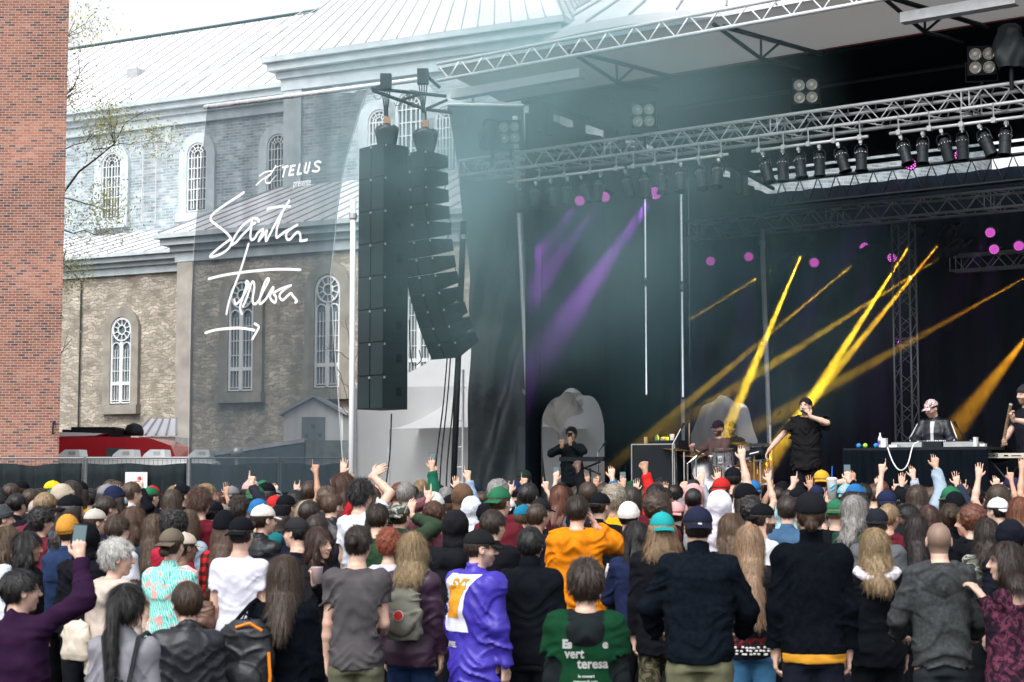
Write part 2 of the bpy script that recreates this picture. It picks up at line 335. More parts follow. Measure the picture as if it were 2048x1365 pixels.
# ---------------------------------------------------------------- brick building on the left
Yb=34.; xr=at(127,500,Yb).x
BR=brickmat('red_brick',[(0,(.29,.120,.080)),(.3,(.33,.145,.095)),(.52,(.25,.105,.075)),(.68,(.35,.175,.125)),(.80,(.19,.105,.08)),(.88,(.11,.075,.07))],(.42,.33,.30),.157,.0565,.0075,ang=0,bump=.6,var=.38,vs=.7)
bb=thing('brick_building','tall windowless red brick building standing behind the fence','building',(xr-3,Yb+2,0))
kx=(xr/Yb)*9-.35   # the far side runs back almost along the line of sight
def plan(x0,e,y0,z0,z1): return MB().add([(x,y,z) for z in (z0,z1) for x,y in ((x0,y0),(xr+e,y0),(xr+e+kx,Yb+9),(x0,Yb+9))],[(3,2,1,0),(4,5,6,7),(0,1,5,4),(1,2,6,5),(2,3,7,6),(3,0,4,7)])
plan(xr-12,0,Yb,0,15).build('wall',BR,bb); plan(xr-12,.1,Yb-.1,15,15.3).build('coping',PILST,bb)
hk=at(106,858,Yb-.1); MB().tube([hk+Vector((0,.1,.15)),hk+Vector((0,0,.12)),hk+Vector((0,-.02,-.12)),hk+Vector((.04,-.06,-.1))],.02,6).build('hook',BLACKM,bb)
# ---------------------------------------------------------------- left backdrop: fence, bus, vans, shed, trailer
def fence_panel(xa,xb,Y,ztop,label):
    t=thing('fence_panel',label,'fence',((xa+xb)/2,Y,0),group='temporary fence panels hung with black fabric')
    m=MB(); m.tube([(xa+.03,Y,0),(xa+.03,Y,ztop)],.022,6); m.tube([(xb-.03,Y,0),(xb-.03,Y,ztop)],.022,6); m.tube([(xa+.03,Y,ztop),(xb-.03,Y,ztop)],.022,6); m.build('frame',mat('fence_pipe',(.16,.17,.18),.5,.4),t)
    m=MB(); k=0
    x=xa+.1
    while x<xb: m.tube([(x,Y,ztop-.75),(x,Y,ztop)],.004,3,cap=False); x+=.09
    for z in (.05,.15,.25,.4): m.tube([(xa,Y,ztop-z),(xb,Y,ztop-z)],.003,3,cap=False)
    m.build('wire_mesh',mat('dark_wire',(.05,.055,.06),.5,.4),t)
    rr=random.Random(int(xa*10)); ph=rr.random()*6
    fn=lambda u,v:(xa+.05+(xb-xa-.1)*u,Y-.03-.03*math.sin(u*19+ph+v*3)-.015*math.sin(u*47),.1+(ztop-.10-.05*abs(math.sin(PI*u*1.5+ph))**2*(u*(1-u)*4)-.1)*v)
    MB().grid(fn,44,8).build('fabric',mat('black_fence_fabric',(.005,.011,.014),.8,var=.25,vscale=1.5,bump=.3,bscale=10),t,smooth=True,solid=.004)
Yf=32.
xs=[at(px,945,Yf).x for px in (-210,-20,170,378,560,700)]
labs=['black fabric fence panel in front of the brick wall, partly cut by the frame edge','black fabric fence panel below the brick building edge','black fabric fence panel with the white exit sign','black fabric fence panel seen behind the banner','black fabric fence panel beside the shed']
for i in range(5): fence_panel(xs[i],xs[i+1],Yf,HC+(945-917)/F*Yf,labs[i])
sg=at(272,977,Yf-.12); t=thing('exit_sign','white board on the fence with a red running figure','sign',(sg.x,sg.y,sg.z-.3))
MB().box(sg.x-.22,sg.x+.22,sg.y,sg.y+.015,sg.z-.3,sg.z+.32).build('board',WHITEP,t)
REDS=mat('sign_red',(.55,.04,.05),.6); m=MB(); q=Vector((sg.x+.02,sg.y-.012,sg.z))
m.tube([q+Vector((.05,0,.2)),q+Vector((.05,-.001,.2))],.035,12)
for a,b,r in (((.03,.15),(-.02,.02),.032),((.03,.13),(.12,.07),.014),((.03,.14),(-.07,.12),.014),((-.07,.12),(-.12,.06),.014),((-.02,.02),(.06,-.05),.018),((.06,-.05),(.04,-.16),.016),((-.02,.02),(-.09,-.06),.018),((-.09,-.06),(-.17,-.07),.014)):
    m.tube([q+Vector((a[0],0,a[1])),q+Vector((b[0],0,b[1]))],r,6)
for v in range(0): pass
m.build('running_figure',REDS,t)
# bus
Y=41.; x0=at(60,0,Y).x; x1=at(376,0,Y).x; zt=HC+(945-872)/F*Y; zb=HC+(945-905)/F*Y
bus=thing('red_bus','long red coach with a pale roof parked behind the fence','bus',((x0+x1)/2,Y+1,0))
REDB=mat('bus_red',(.50,.015,.03),.25,coat=.5,spec=.5)
prof=[(x0-6,.5),(x0-6,zt-.25),(x1-2.2,zt-.02),(x1-.8,zt-.06),(x1-.25,zt-.25),(x1-.02,zt-.8),(x1,.5)]
m=MB(); m.prism(prof,Y,Y+2.5); m.build('body',REDB,bus)
m=MB(); m.prism([(x0-6,zt-.23),(x1-2.2,zt),(x1-2.0,zt+.06),(x1-3,zt+.09),(x0-6,zt-.08)],Y+.05,Y+2.45); m.build('roof',WHITEP,bus)
xa=at(232,0,Y).x; MB().box(xa,xa+.42,Y-.02,Y+.1,zt-.95,zt-.32).build('window',GLASSD,bus)
MB().box(x0-6,x1-.9,Y-.015,Y+.1,1.1,1.65).build('window_band',GLASSD,bus)
for xx in (x1-1.6,x0+1,x0-3):
    wv=Frm((xx,Y-.02,.5),(1,0,0),(0,0,1),(0,1,0)); MB(wv).lathe([(.2,0),(.5,0),(.5,.3),(.2,.3)],20).build('wheel',BLACKM,bus)
p=at(190,872,Y+1); m=MB(); m.box(p.x-.75,p.x+.75,Y+.6,Y+1.8,zt-.05,zt+.17); m.box(p.x-.55,p.x+.6,Y+.7,Y+1.7,zt+.165,zt+.24); m.build('roof_unit',BLACKP,bus)
p=at(268,866,Y+1); MB(Frm((p.x,Y+1,zt+.02),(1,0,0),(0,1,0))).lathe([(.25,0),(.26,.12),(.2,.26),(.08,.32),(.01,.33)],16).build('roof_dome',BLACKP,bus,smooth=True)
# camper roofs with air conditioners in front of the bus
Y=37.; x0=at(112,0,Y).x; x1=at(440,0,Y).x; zt=HC+(945-914)/F*Y
cp=thing('camper_van','white camper roof with rooftop air units showing above the fence','van',((x0+x1)/2,Y+1,0))
MB().prism([(x0,.4),(x0,zt-.06),(x0+.1,zt),(x1-.2,zt),(x1,zt-.15),(x1+.1,.4)],Y,Y+2.3).build('body',WHITEP,cp)
for px in (148,255,316,405):
    p=at(px,0,Y); m=MB(); m.prism([(p.x-.25,zt),(p.x-.22,zt+.06),(p.x-.08,zt+.17),(p.x+.24,zt+.17),(p.x+.27,zt)],Y+.4,Y+1.1); m.build('air_unit',WHITEP,cp)
    MB().box(p.x-.0,p.x+.16,Y+.385,Y+.4,zt+.05,zt+.12).build('air_unit_grille',STEEL,cp)
for xx in (x0+1,x1-1): MB(Frm((xx,Y-.02,.36),(1,0,0),(0,0,1),(0,1,0))).lathe([(.1,0),(.36,0),(.36,.25),(.1,.25)],18).build('wheel',BLACKM,cp)
# small glazed lean-to roof
Y=50.; a=at(300,838,Y); b=at(353,838,Y); c=at(353,872,Y-2); d=at(270,872,Y-2)
t=thing('lean_to','small pale lean-to with a sloping metal roof against the church','shed',((a.x+b.x)/2,Y-1,0))
m=MB(); m.add([d,c,b,a],[(0,1,2,3)]); 
for i in range(5): u=i/4; m.tube([Vector(d).lerp(c,u)+Vector((0,0,.03)),Vector(a).lerp(b,u)+Vector((0,0,.03))],.03,4,mi=1)
m.build('roof',[METALROOF,SEAM],t); MB().box(d.x+.1,c.x-.05,Y-1.9,Y,0,d.z-.03).build('wall',WHITEP,t)
# white shed with grey door
Y=44.; p=at(626,945,Y).x; hw=59/F*Y; ze=HC+(945-828)/F*Y; zg=HC+(945-797)/F*Y
t=thing('garden_shed','white gabled shed with a grey panelled door behind the banner','shed',(p,Y+1.5,0))
m=MB(); m.prism([(p-hw,0),(p+hw,0),(p+hw,ze),(p,zg),(p-hw,ze)],Y,Y+3); m.build('wall',mat('white_siding',(.80,.81,.82),.6,bump=.5,bscale=1,stretch=(0.01,.01,9)),t)
for sg_ in (-1,1):
    MB().add([(p,Y-.15,zg+.1),(p+sg_*(hw+.12),Y-.15,ze+.02),(p+sg_*(hw+.12),Y+3.1,ze+.02),(p,Y+3.1,zg+.1),(p,Y-.15,zg+.02),(p+sg_*(hw+.12),Y-.15,ze-.06),(p+sg_*(hw+.12),Y+3.1,ze-.06),(p,Y+3.1,zg+.02)],[(0,1,2,3),(7,6,5,4),(0,4,5,1),(1,5,6,2),(2,6,7,3),(3,7,4,0)]).build('roof',SEAM,t)
GD=mat('grey_door',(.22,.26,.28),.6)
dz=HC+(945-835)/F*Y; dw=23/F*Y
dd=MB().box(p-dw,p+dw,Y-.05,Y,.1,dz).build('door',GD,t)
m=MB()
for ox,oz in ((0,-.25),(-.18,-.5),(.18,-.5),(0,-.75)): m.box(p+ox-.045,p+ox+.045,Y-.065,Y-.05,dz+oz-.1+.05,dz+oz+.05)
m.build('pane',GLASSD,dd)
# trailer between shed and fence
Y=38.; x0=at(425,0,Y).x; x1=at(668,0,Y).x; zt=HC+(945-886)/F*Y
t=thing('equipment_trailer','dark flat-sided equipment trailer parked in front of the white shed','trailer',((x0+x1)/2,Y+1,0))
m=MB(); m.prism([(x0,.5),(x0,zt-.35),(x1-.6,zt),(x1-.6,.5)],Y,Y+2.2); m.build('body',mat('trailer_dark',(.06,.09,.10),.5,var=.3),t)
m=MB(); m.prism([(x0,zt-.34),(x1-.6,zt+.01),(x1-.6,zt+.1),(x0,zt-.24)],Y-.03,Y+2.2); m.build('top_rail',STEEL,t)
m=MB(); m.box(x1-.55,x1+.9,Y-.2,Y+1.8,.5,zt+.05); m.build('generator_box',mat('grey_box',(.14,.16,.165),.6,var=.3,vscale=6),t)
for xx in (x0+1.2,x1-1.4): MB(Frm((xx,Y-.05,.38),(1,0,0),(0,0,1),(0,1,0))).lathe([(.1,0),(.38,0),(.38,.3),(.1,.3)],18).build('wheel',BLACKM,t)
p=at(474,905,Y-1); t=thing('round_vent','small round silver vent dome showing above the fence','vent',(p.x,p.y,0))
m=MB(); m.tube([(p.x,p.y,0),(p.x,p.y,p.z-.1)],.05,8); m.build('post',STEEL,t)
MB(Frm(p,(1,0,0),(0,1,0))).lathe([(.02,-.14),(.13,-.08),(.155,0),(.12,.09),(.03,.14)],16).build('dome',STEEL,t,smooth=True)
# ---------------------------------------------------------------- tree with fresh leaves beside the brick building
def tree(name,label,base,specs,leafn,leafcol,seed,lsize=.05,spread=.35,r0=.05):
    rr=random.Random(seed); t=thing(name,label,'tree',base)
    m=MB(); tips=[]
    def grow(p,q,r,depth,n):
        p=Vector(p); q=Vector(q); pts=[p]; k=5
        for i in range(1,k+1):
            c=p.lerp(q,i/k); L=(q-p).length*.05
            if i<k: c+=Vector((rr.uniform(-L,L),rr.uniform(-L,L),rr.uniform(-L,L)))
            pts.append(c)
        m.tube(pts,[r*.6*(1-.75*i/k) for i in range(k+1)],5,cap=False); tips.extend(pts[2:])
        if depth>0:
            for j in range(n):
                s=rr.uniform(.3,1); c=pts[min(k,int(s*k))]; d=(q-p).normalized()
                off=Vector((rr.gauss(0,1),rr.gauss(0,1),rr.gauss(.2,.8)))*.8+d*.9
                L=(q-p).length*rr.uniform(.3,.5); grow(c,c+off.normalized()*L,r*.42,depth-1,max(2,n-1))
    for a,b,r in specs: grow(a,b,r,3,4)
    m.build('trunk',mat('bark',(.09,.075,.065),.9,bump=.5,bscale=20),t)
    if leafn:
        l=MB()
        for i in range(leafn):
            c=rr.choice(tips)+Vector((rr.gauss(0,spread),rr.gauss(0,spread),rr.gauss(0,spread)))
            a=Vector((rr.gauss(0,1),rr.gauss(0,1),rr.gauss(0,1))).normalized(); b=a.orthogonal().normalized(); s=lsize*rr.uniform(.6,1.3)
            l.add([c-a*s,c+b*s*.45,c+a*s,c-b*s*.45],[(0,1,2,3)])
        l.build('crown',mat(name+'_leaf',leafcol,.6,var=.4,vscale=3),t)
    return t
Yt=44.
B=lambda px,py,Y=Yt: at(px,py,Y)
tb=B(40,945); tb.z=0
tree('young_maple','budding tree with yellow-green leaves reaching out past the brick building',tb,
 [(tb,B(70,500),.22),(B(70,500),B(128,385),.12),(B(128,385),B(292,222),.06),(B(70,500),B(60,120),.12),(B(60,180),B(150,40),.05),(B(62,120),B(118,0),.05),(B(125,395),B(250,420),.035),(B(125,460),B(230,470),.035),(B(60,250),B(160,175),.04),(B(185,300),B(320,270),.03),(B(120,520),B(160,560),.03),(B(128,300),B(230,250),.03)],
 7500,(.56,.56,.26),5,.042,.30)
tb=B(700,945,42); tb.z=0
tree('bare_sapling','thin bare sapling with leafless twigs beside the arched church window',tb,[(tb,B(700,700,42),.05),(B(700,720,42),B(650,690,42),.02),(B(700,740,42),B(735,650,42),.02),(B(700,780,42),B(668,745,42),.015),(B(702,700,42),B(690,640,42),.02)],0,None,9)
# ---------------------------------------------------------------- stage frame
SA=Vector((.816,-.577,0)).normalized(); SB=Vector((.577,.816,0)).normalized()
S0=at(1050,945,26); S0.z=0
ST=Frm(S0,SA,SB)
def tp(px,d):
    u=(px-1024)/F; bx=S0.x+SB.x*d; by=S0.y+SB.y*d
    return (u*by-bx)/(SA.x-u*SA.y)
def P(px,py,d):
    """photo pixel -> (t,d,z) on the stage-parallel plane d"""
    t=tp(px,d); Y=ST(t,d,0).y; return (t,d,HC+(945-py)/F*Y)
def PW(px,py,d): return ST(*P(px,py,d))
DZ=1.2
stage=thing('concert_stage','black mobile concert stage with a grey lined roof and open front','stage',ST(5,0,0))
SPT=wloc
m=MB(ST); m.box(-.1,14,-.25,9.2,1.05,DZ); m.build('deck',mat('black_deck',(.012,.014,.017),.55,bump=.2,bscale=40),stage)
m=MB(ST); m.grid(lambda u,v:(-.1+14.1*u,-.30+.025*math.sin(u*160),1.19*v),300,4); m.build('skirt',BLACKF,stage,smooth=True)
CEILM=mat('black_roof_lining',(.004,.009,.013),.9,spec=.1,bump=.2,bscale=3,var=.3,vscale=1)
m=MB(ST); m.box(-.3,14,.32,8.0,8.12,8.28); m.build('ceiling',CEILM,stage)
m=MB(ST)
for d in (1.9,3.6): m.tube([(-.2,d,8.06),(14,d,8.06)],.03,6)
m.build('ceiling_batten',mat('dark_batten',(.03,.045,.05),.5),stage)
m=MB(ST); m.grid(lambda u,v:(-.7+14.7*u,-1.45+1.76*v,8.40-.2*v),60,6)
FL=bpy.data.materials.new('translucent_roof_cloth'); FL.use_nodes=True; n_=FL.node_tree; b_=n_.nodes['Principled BSDF']; b_.inputs['Base Color'].default_value=(.36,.36,.37,1); tl=n_.nodes.new('ShaderNodeBsdfTranslucent'); tl.inputs['Color'].default_value=(.19,.185,.18,1); mx_=n_.nodes.new('ShaderNodeMixShader'); mx_.inputs[0].default_value=.55
n_.links.new(b_.outputs[0],mx_.inputs[1]); n_.links.new(tl.outputs[0],mx_.inputs[2]); n_.links.new(mx_.outputs[0],n_.nodes['Material Output'].inputs[0])
m.build('roof_flap',FL,stage,smooth=True)
m=MB(ST); m.box(-.6,14,.26,.30,8.165,8.185); m.build('roof_edge_strap',mat('dark_red_strap',(.16,.03,.035),.7),stage)
# black diagonal braces under the flap
m=MB(ST)
for px in (1210,1500,1830):
    t=tp(px,-.4); a=(t,-1.4,8.33); b=(t+.5,.4,8.0)
    m.tube([a,(t+.25,-.4,8.0),b],.03,6); m.tube([(t+.05,-1.2,8.33),(t+.9,.3,8.12)],.035,6); m.tube([(t+.25,-.4,8.0),(t+.3,-.5,8.3)],.02,6); m.tube([(t+.25,-.4,8.0),(t+.55,-.3,8.25)],.02,6)
m.build('roof_brace',BLACKM,stage)
for a,b in (((905,212),(1166,150)),((1820,42),(2055,2))):
    m=MB(ST); pa=P(a[0],a[1],-.9); pb=P(b[0],b[1],-.9)
    m.box(pa[0],pb[0],-.98,-.92,8.02,8.16); m.box(pa[0],pb[0],-.92,-.80,8.02,8.035); m.box(pa[0],pb[0],-.92,-.80,8.145,8.16); m.build('roof_channel',ALU,stage)
# side wall (t=0) with two openings, back wall
def arcopen(d0,d1,zt): 
    return zt
WALLF=BLACKF
m=MB(ST)
def wallfold(t0,d0,d1,z0,z1,amp=.03,fr=9):
    n=max(4,int((d1-d0)*10)); m.grid(lambda u,v:(t0+amp*math.sin((d0+(d1-d0)*u)*fr)+amp*.5*math.sin((d0+(d1-d0)*u)*fr*2.7+v*2),d0+(d1-d0)*u,z0+(z1-z0)*v),n,8)
def opening(d0,d1,ztop,drop):
    # cloth above an opening, its lower edge an uneven arch
    n=24
    def fn(u,v):
        d=d0+(d1-d0)*u; e=ztop-drop*abs(2*u-1)**3+.05*math.sin(u*17); return (.03*math.sin(d*9),d,e+(7.86-e)*v)
    m.grid(fn,n,10)
wallfold(0,0,.5,0,7.86); opening(.5,2.45,3.33,.55); wallfold(0,2.45,5.55,0,7.86); opening(5.55,8.35,3.42,.75); wallfold(0,8.35,9.1,0,7.80)
m.build('side_curtain',WALLF,stage,smooth=True,solid=.01)
m=MB(ST); m.grid(lambda u,v:(0+14*u,9.0+.05*math.sin(u*150),1.2+6.60*v),260,4); m.build('back_curtain',mat('navy_back_cloth',(.003,.006,.012),.9,var=.2,vscale=1.5,spec=.1),stage,smooth=True,solid=.01)
m=MB(ST)
d=.2
rr=random.Random(3)
while d<8.6: m.box(-.06,.06,d,d+.22,7.60,8.12); d+=rr.choice((.34,.75,1.0))
m.box(-.05,.05,0,9,8.05,8.12); m.box(-.07,.07,4.3,6.8,7.6,8.12)
m.build('side_rail',BLACKM,stage)
m=MB(ST)   # rear eave trusses against the sky
for z in (7.45,7.95): m.tube([(.2,8.6,z),(14,8.6,z)],.04,6)
for i in range(34): t=.3+.4*i; m.tube([(t,8.6,7.45),(t+.2,8.6,7.95),(t+.4,8.6,7.45)],.02,5)
m.tube([(.2,8.0,8.02),(14,8.0,8.02)],.05,6); m.tube([(1.3,0.6,8.0),(.6,8.0,7.7)],.04,6)
m.build('rear_eave_truss',BLACKM,stage)
# masts
def pole(px0,y0,px1,y1,d,r,label,m=ALU,nm='mast'):
    a=PW(px1,y1,d); b=PW(px0,y0,d); t=thing(nm,label,'pole',(a.x,a.y,0))
    MB().tube([a,b],r,12).build('tube',m,t,smooth=True); MB().box(a.x-.12,a.x+.12,a.y-.12,a.y+.12,a.z-.02,a.z+.02).build('foot',STEEL,t)
    MB().lathe([(r+.02,0),(r+.02,.08)],12,fr=Frm(b-Vector((0,0,.3)),(1,0,0),(0,1,0))).build('collar',STEEL,t)
    return t
pole(1030,225,1072,1120,.62,.048,'silver roof mast leaning in front of the dark side curtain')
pole(703,395,704,1180,-3.0,.042,'pale post beside the hanging speaker column',mat('pale_post',(.72,.74,.76),.5,.1))
pole(1528,455,1542,1050,5.2,.045,'silver pole behind the singer')
pole(1365,360,1366,1080,5.0,.035,'slim pole at the stage corner beside the drum kit')
LED=mat('lit_tube',(.8,.85,.85),.5,emis=(.85,.95,1),estr=.7)
def ledbar(px,ya,yb,d,label):
    a=PW(px,yb,d); b=PW(px,ya,d); t=thing('light_tube',label,'light tube',a,group='vertical light tubes on the stage side')
    MB().tube([a,b],.013,8).build('lamp',LED,t); MB().tube([a-Vector((0,0,.04)),a],.028,8).build('cap',BLACKM,t); MB().tube([b,b+Vector((0,0,.04))],.028,8).build('cap',BLACKM,t)
ledbar(1293,372,555,3.4,'upper white light tube on the dark side curtain'); ledbar(1293,573,790,3.4,'longer lower white light tube on the dark side curtain')
ledbar(1366,362,562,4.9,'upper white light tube on the corner pole'); ledbar(1366,583,795,4.9,'lower white light tube on the corner pole')
# hanging front tarp left of the mast
t=thing('front_tarp','dark creased tarpaulin hanging from the roof corner beside the speakers','curtain',PW(1000,945,.85))
L_=[(200,893),(330,915),(450,927),(560,940),(700,939),(1000,935)]; R_=[(215,1048),(330,1052),(560,1062),(800,1082),(1000,1092)]
def itp(tb,y):
    for (a,x0),(b,x1) in zip(tb,tb[1:]):
        if y<=b: return x0+(x1-x0)*max(0,(y-a))/(b-a)
    return tb[-1][1]
def fn(u,v):
    y=203+820*v; px=itp(L_,y)+(itp(R_,y)-itp(L_,y))*u
    q=P(px,y,.85); fold=math.sin((u*2.2+v*4.5)*5.0)*.5+math.sin((u*5+v*7.5)*4.1+2)*.3+math.sin((u*9-v*3)*3)*.12
    amp=.10*(.25+.75*min(1,v*2))
    return (q[0],q[1]+amp*fold*(1-.5*abs(2*u-1)),q[2])
MB(ST).grid(fn,60,130).build('cloth',TARP,t,smooth=True,solid=.006)
MB(ST).tube([P(893,200,.85),P(1050,203,.85)],.03,8).build('top_bar',ALU,t)
# ---------------------------------------------------------------- trusses
def ladder_truss(nm,label,pa,pb,h,r,step,tilt=0,col=ALU):
    t=thing(nm,label,'truss',ST(*pa)); (t0,d0,z0),(t1,d1,z1)=pa,pb
    MB(ST).tube([(t0,d0,z0+h),(t1,d1,z1+h)],r,8).build('chord',col,t,smooth=True); MB(ST).tube([(t0,d0,z0),(t1,d1,z1)],r,8).build('chord',col,t,smooth=True)
    m=MB(ST); n=int((t1-t0)/step)
    for i in range(n):
        a=t0+(t1-t0)*i/n; b=t0+(t1-t0)*(i+.5)/n; c=t0+(t1-t0)*(i+1)/n; zz=lambda s:z0+(z1-z0)*(s-t0)/(t1-t0)
        m.tube([(a,d0,zz(a)+h),(b,d0,zz(b)),(c,d0,zz(c)+h)],r*.5,6)
    m.build('bracing',col,t,smooth=True); return t
def box_truss(nm,label,t0,t1,d,z,w,h,r,step,col=ALU,vert=False,base=None):
    if vert: X=lambda s,a,b:(t0+a,d+b,s)
    else: X=lambda s,a,b:(s,d+a,z+b)
    t=thing(nm,label,'truss',ST(*X(base if base is not None else t0,0,0) if vert else X(t0,0,0)))
    s0,s1=(z if vert else t0),(t1)
    cs=[(0,0),(w,0),(w,h),(0,h)]
    for a,b in cs: MB(ST).tube([X(s0,a,b),X(s1,a,b)],r,8).build('chord',col,t,smooth=True)
    m=MB(ST); n=int((s1-s0)/step)
    for k in range(4):
        A,B=cs[k],cs[(k+1)%4]
        for i in range(n):
            p=s0+(s1-s0)*i/n; q=s0+(s1-s0)*(i+.5)/n; c=s0+(s1-s0)*(i+1)/n
            if k%2: p,q,c=p+step*.12,q+step*.12,c+step*.12
            m.tube([X(p,*A),X(q,*B),X(c,*A)],r*.42,6)
    for s in np.arange(s0,s1,2.9):
        for k in range(4): m.tube([X(s+.01,*cs[k]),X(s+.01,*cs[(k+1)%4])],r*.45,6); m.tube([X(s+.12,*cs[k]),X(s+.12,*cs[(k+1)%4])],r*.45,6)
    m.build('bracing',col,t,smooth=True); return t
TR=14.
pa=P(872,180,-1.5)
ladder_truss('roof_truss','long silver ladder truss along the front edge of the stage roof',(pa[0],-1.5,8.19),(TR,-1.5,8.25),.27,.03,.45)
ta=tp(916,0)
box_truss('lighting_truss','silver box truss above the row of black can lights',ta,TR,0,6.95,.5,.26,.028,.42)
DK=mat('shaded_aluminium',(.42,.44,.46),.42,.7,var=.1)  # aluminium copy with the shade inside the stage put into its colour
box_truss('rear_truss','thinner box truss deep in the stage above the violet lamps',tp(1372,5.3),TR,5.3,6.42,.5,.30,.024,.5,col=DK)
box_truss('tower_truss','upright box truss tower standing on stage left of the turntable player',tp(1790,4.6),6.2,4.6,DZ,.30,.30,.018,.5,col=mat('dim_aluminium',(.16,.17,.19),.4,.6),vert=True,base=DZ)  # tower gets a still darker aluminium, its shade put into the colour
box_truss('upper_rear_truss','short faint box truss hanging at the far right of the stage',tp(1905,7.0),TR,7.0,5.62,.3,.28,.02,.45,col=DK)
def pipe(pa,pb,label):
    t=thing('lighting_pipe',label,'pipe',ST(*pa),group='lighting pipes clamped below the front truss')
    MB(ST).tube([pa,pb],.024,8).build('tube',ALU,t,smooth=True)
    n=4
    for i in range(n+1):
        m=MB(ST); s=pa[0]+(pb[0]-pa[0])*(i+.3)/(n+.6); m.tube([(s,pa[1],pa[2]-.03),(s,pa[1]-.02,6.96)],.012,5); m.box(s-.03,s+.03,pa[1]-.035,pa[1]+.035,pa[2]-.035,pa[2]+.035); m.build('clamp',STEEL,t)
dp=-.06; zp=6.72
for a,b,l in ((1015,1252,'leftmost lighting pipe below the front truss, by the tarpaulin'),(1258,1462,'second lighting pipe from the tarpaulin below the front truss'),(1510,1746,'third lighting pipe from the tarpaulin below the front truss'),(1790,2090,'rightmost lighting pipe below the front truss, cut by the frame')):
    pipe((tp(a,dp),dp,zp),(tp(b,dp),dp,zp),l)
# black can lights -------------------------------------------------
CANM=mat('can_black',(.022,.028,.032),.42,.3,bump=.15,bscale=25,var=.2,vscale=8)
def make_can():
    t=thing('can_light','x','stage light',(0,0,0),group='black can lights hanging from the front truss')
    fr=Frm((0,0,-.16),(1,0,0),(0,1,0))
    pr=[(.02,.15),(.06,.145),(.085,.12),(.10,.085),(.102,.07),(.112,.07),(.112,.03),(.105,.03),(.105,-.05),(.109,-.055),(.109,-.07),(.105,-.075),(.108,-.28),(.128,-.285),(.128,-.31),(.10,-.31),(.10,-.05),(.02,-.04)]
    m=MB(fr); m.lathe(pr,22)
    for k in range(12): a=2*PI*k/12; m.box(.112*math.cos(a)-.006,.112*math.cos(a)+.006,.112*math.sin(a)-.006,.112*math.sin(a)+.006,.042,.058,mi=1)
    m.build('can',[CANM,ALU],t,local=True,smooth=False)
    m=MB(); m.tube([(-.125,0,-.2),(-.125,0,-.03),(-.09,0,.05),(.09,0,.05),(.125,0,-.03),(.125,0,-.2)],.012,6); m.build('yoke',BLACKM,t,local=True)
    m=MB(); m.tube([(0,0,.05),(0,0,.11)],.02,6); m.box(-.03,.03,-.03,.03,.09,.16); m.build('clamp',STEEL,t,local=True)
    return t
can=make_can(); first=True
pxs=[1037,1072,1104,1136,1168,1202,1256,1293,1328,1366,1405,1442,1535,1573,1606,1647,1688,1731,1815,1857,1898,1937,1978,2026]
ordn=['first','second','third','fourth','fifth','sixth']
grp=['the leftmost lighting pipe','the second lighting pipe','the third lighting pipe','the rightmost lighting pipe']
rr=random.Random(12)
for i,px in enumerate(pxs):
    o=can if i==0 else copy_tree(can)
    o.location=ST(tp(px,dp),dp,zp-.15); k=rr.uniform(.73,.79); o.scale=(k,k,k)
    o.rotation_euler=(R(rr.uniform(-16,2)),R(rr.uniform(-4,4) if i%2 else rr.uniform(-22,-6)),math.atan2(SA.y,SA.x)+R(rr.uniform(-20,20)))
    o['label']='black can light, %s from the left under %s'%(ordn[i%6],grp[i//6])
# four-lamp blinders ------------------------------------------------
LENS=mat('blinder_reflector',(.75,.72,.66),.18,.9)
BULB=mat('bulb_glass',(.85,.8,.7),.2,spec=.8)
def blinder(px,py,d,label,yaw=-12,scale=1.,tilt=13):
    p=PW(px,py,d); t=thing('blinder_light',label,'stage light',p,group='four-lamp blinder lights')
    t.rotation_euler=(R(tilt),0,R(yaw)); t.scale=(scale,)*3
    m=MB(); m.box(-.19,.19,0,.10,-.19,.19); m.box(-.2,.2,-.02,.0,.185,.2); m.build('housing',BLACKP,t,local=True)
    for ix in (-.09,.09):
        for iz in (-.09,.09):
            fr=Frm((ix,-.005,iz),(1,0,0),(0,0,1),(0,-1,0))
            l=MB(fr).lathe([(.082,0),(.082,.02),(.072,.02),(.05,-.02),(.02,-.045)],20).build('reflector',LENS,t,local=True,smooth=False)
            MB(fr).lathe([(.03,-.03),(.034,-.01),(.03,.008),(.015,.018),(.001,.02)],12).build('bulb',BULB,l,local=True,smooth=True)
    m=MB(); m.tube([(-.21,.05,0),(-.21,.05,-.28),(.21,.05,-.28),(.21,.05,0)],.012,6); m.tube([(0,.05,-.28),(0,.05,-.45)],.02,6); m.build('yoke',BLACKM,t,local=True)
blinder(1019,258,-.25,'four-lamp blinder beside the bagged light above the tarpaulin'); blinder(1291,223,-.1,'four-lamp blinder hanging alone in the haze above the front truss')
blinder(1621,173,.0,'four-lamp blinder against the dark roof above the third pipe'); blinder(1981,110,-.1,'rightmost four-lamp blinder, beside a bagged light at the frame edge')
def bag(px,py,d,w,h,label,nm='covered_light'):
    p=PW(px,py,d); t=thing(nm,label,'covered light',p)
    n=18; m=MB(Frm(p,(1,0,0),(0,1,0))); rr=random.Random(px)
    ph=[rr.uniform(0,6) for _ in range(4)]
    def fn(u,v):
        a=2*PI*u; r=(w/2)*(.75+.3*math.sin(PI*min(1,v*1.15+.1)))*(1 if v<.93 else .6)
        r*=1+.13*math.sin(3*a+ph[0]+v*4)+.08*math.sin(7*a+ph[1]-v*7)
        return (r*math.cos(a),r*.7*math.sin(a),-h/2+h*v)
    m.grid(fn,30,14); m.build('bag',TARP,t,smooth=True)
    MB(Frm(p,(1,0,0),(0,1,0))).tube([(0,0,-h/2-.3),(0,0,h/2)],.03,8).build('stem',BLACKM,t)
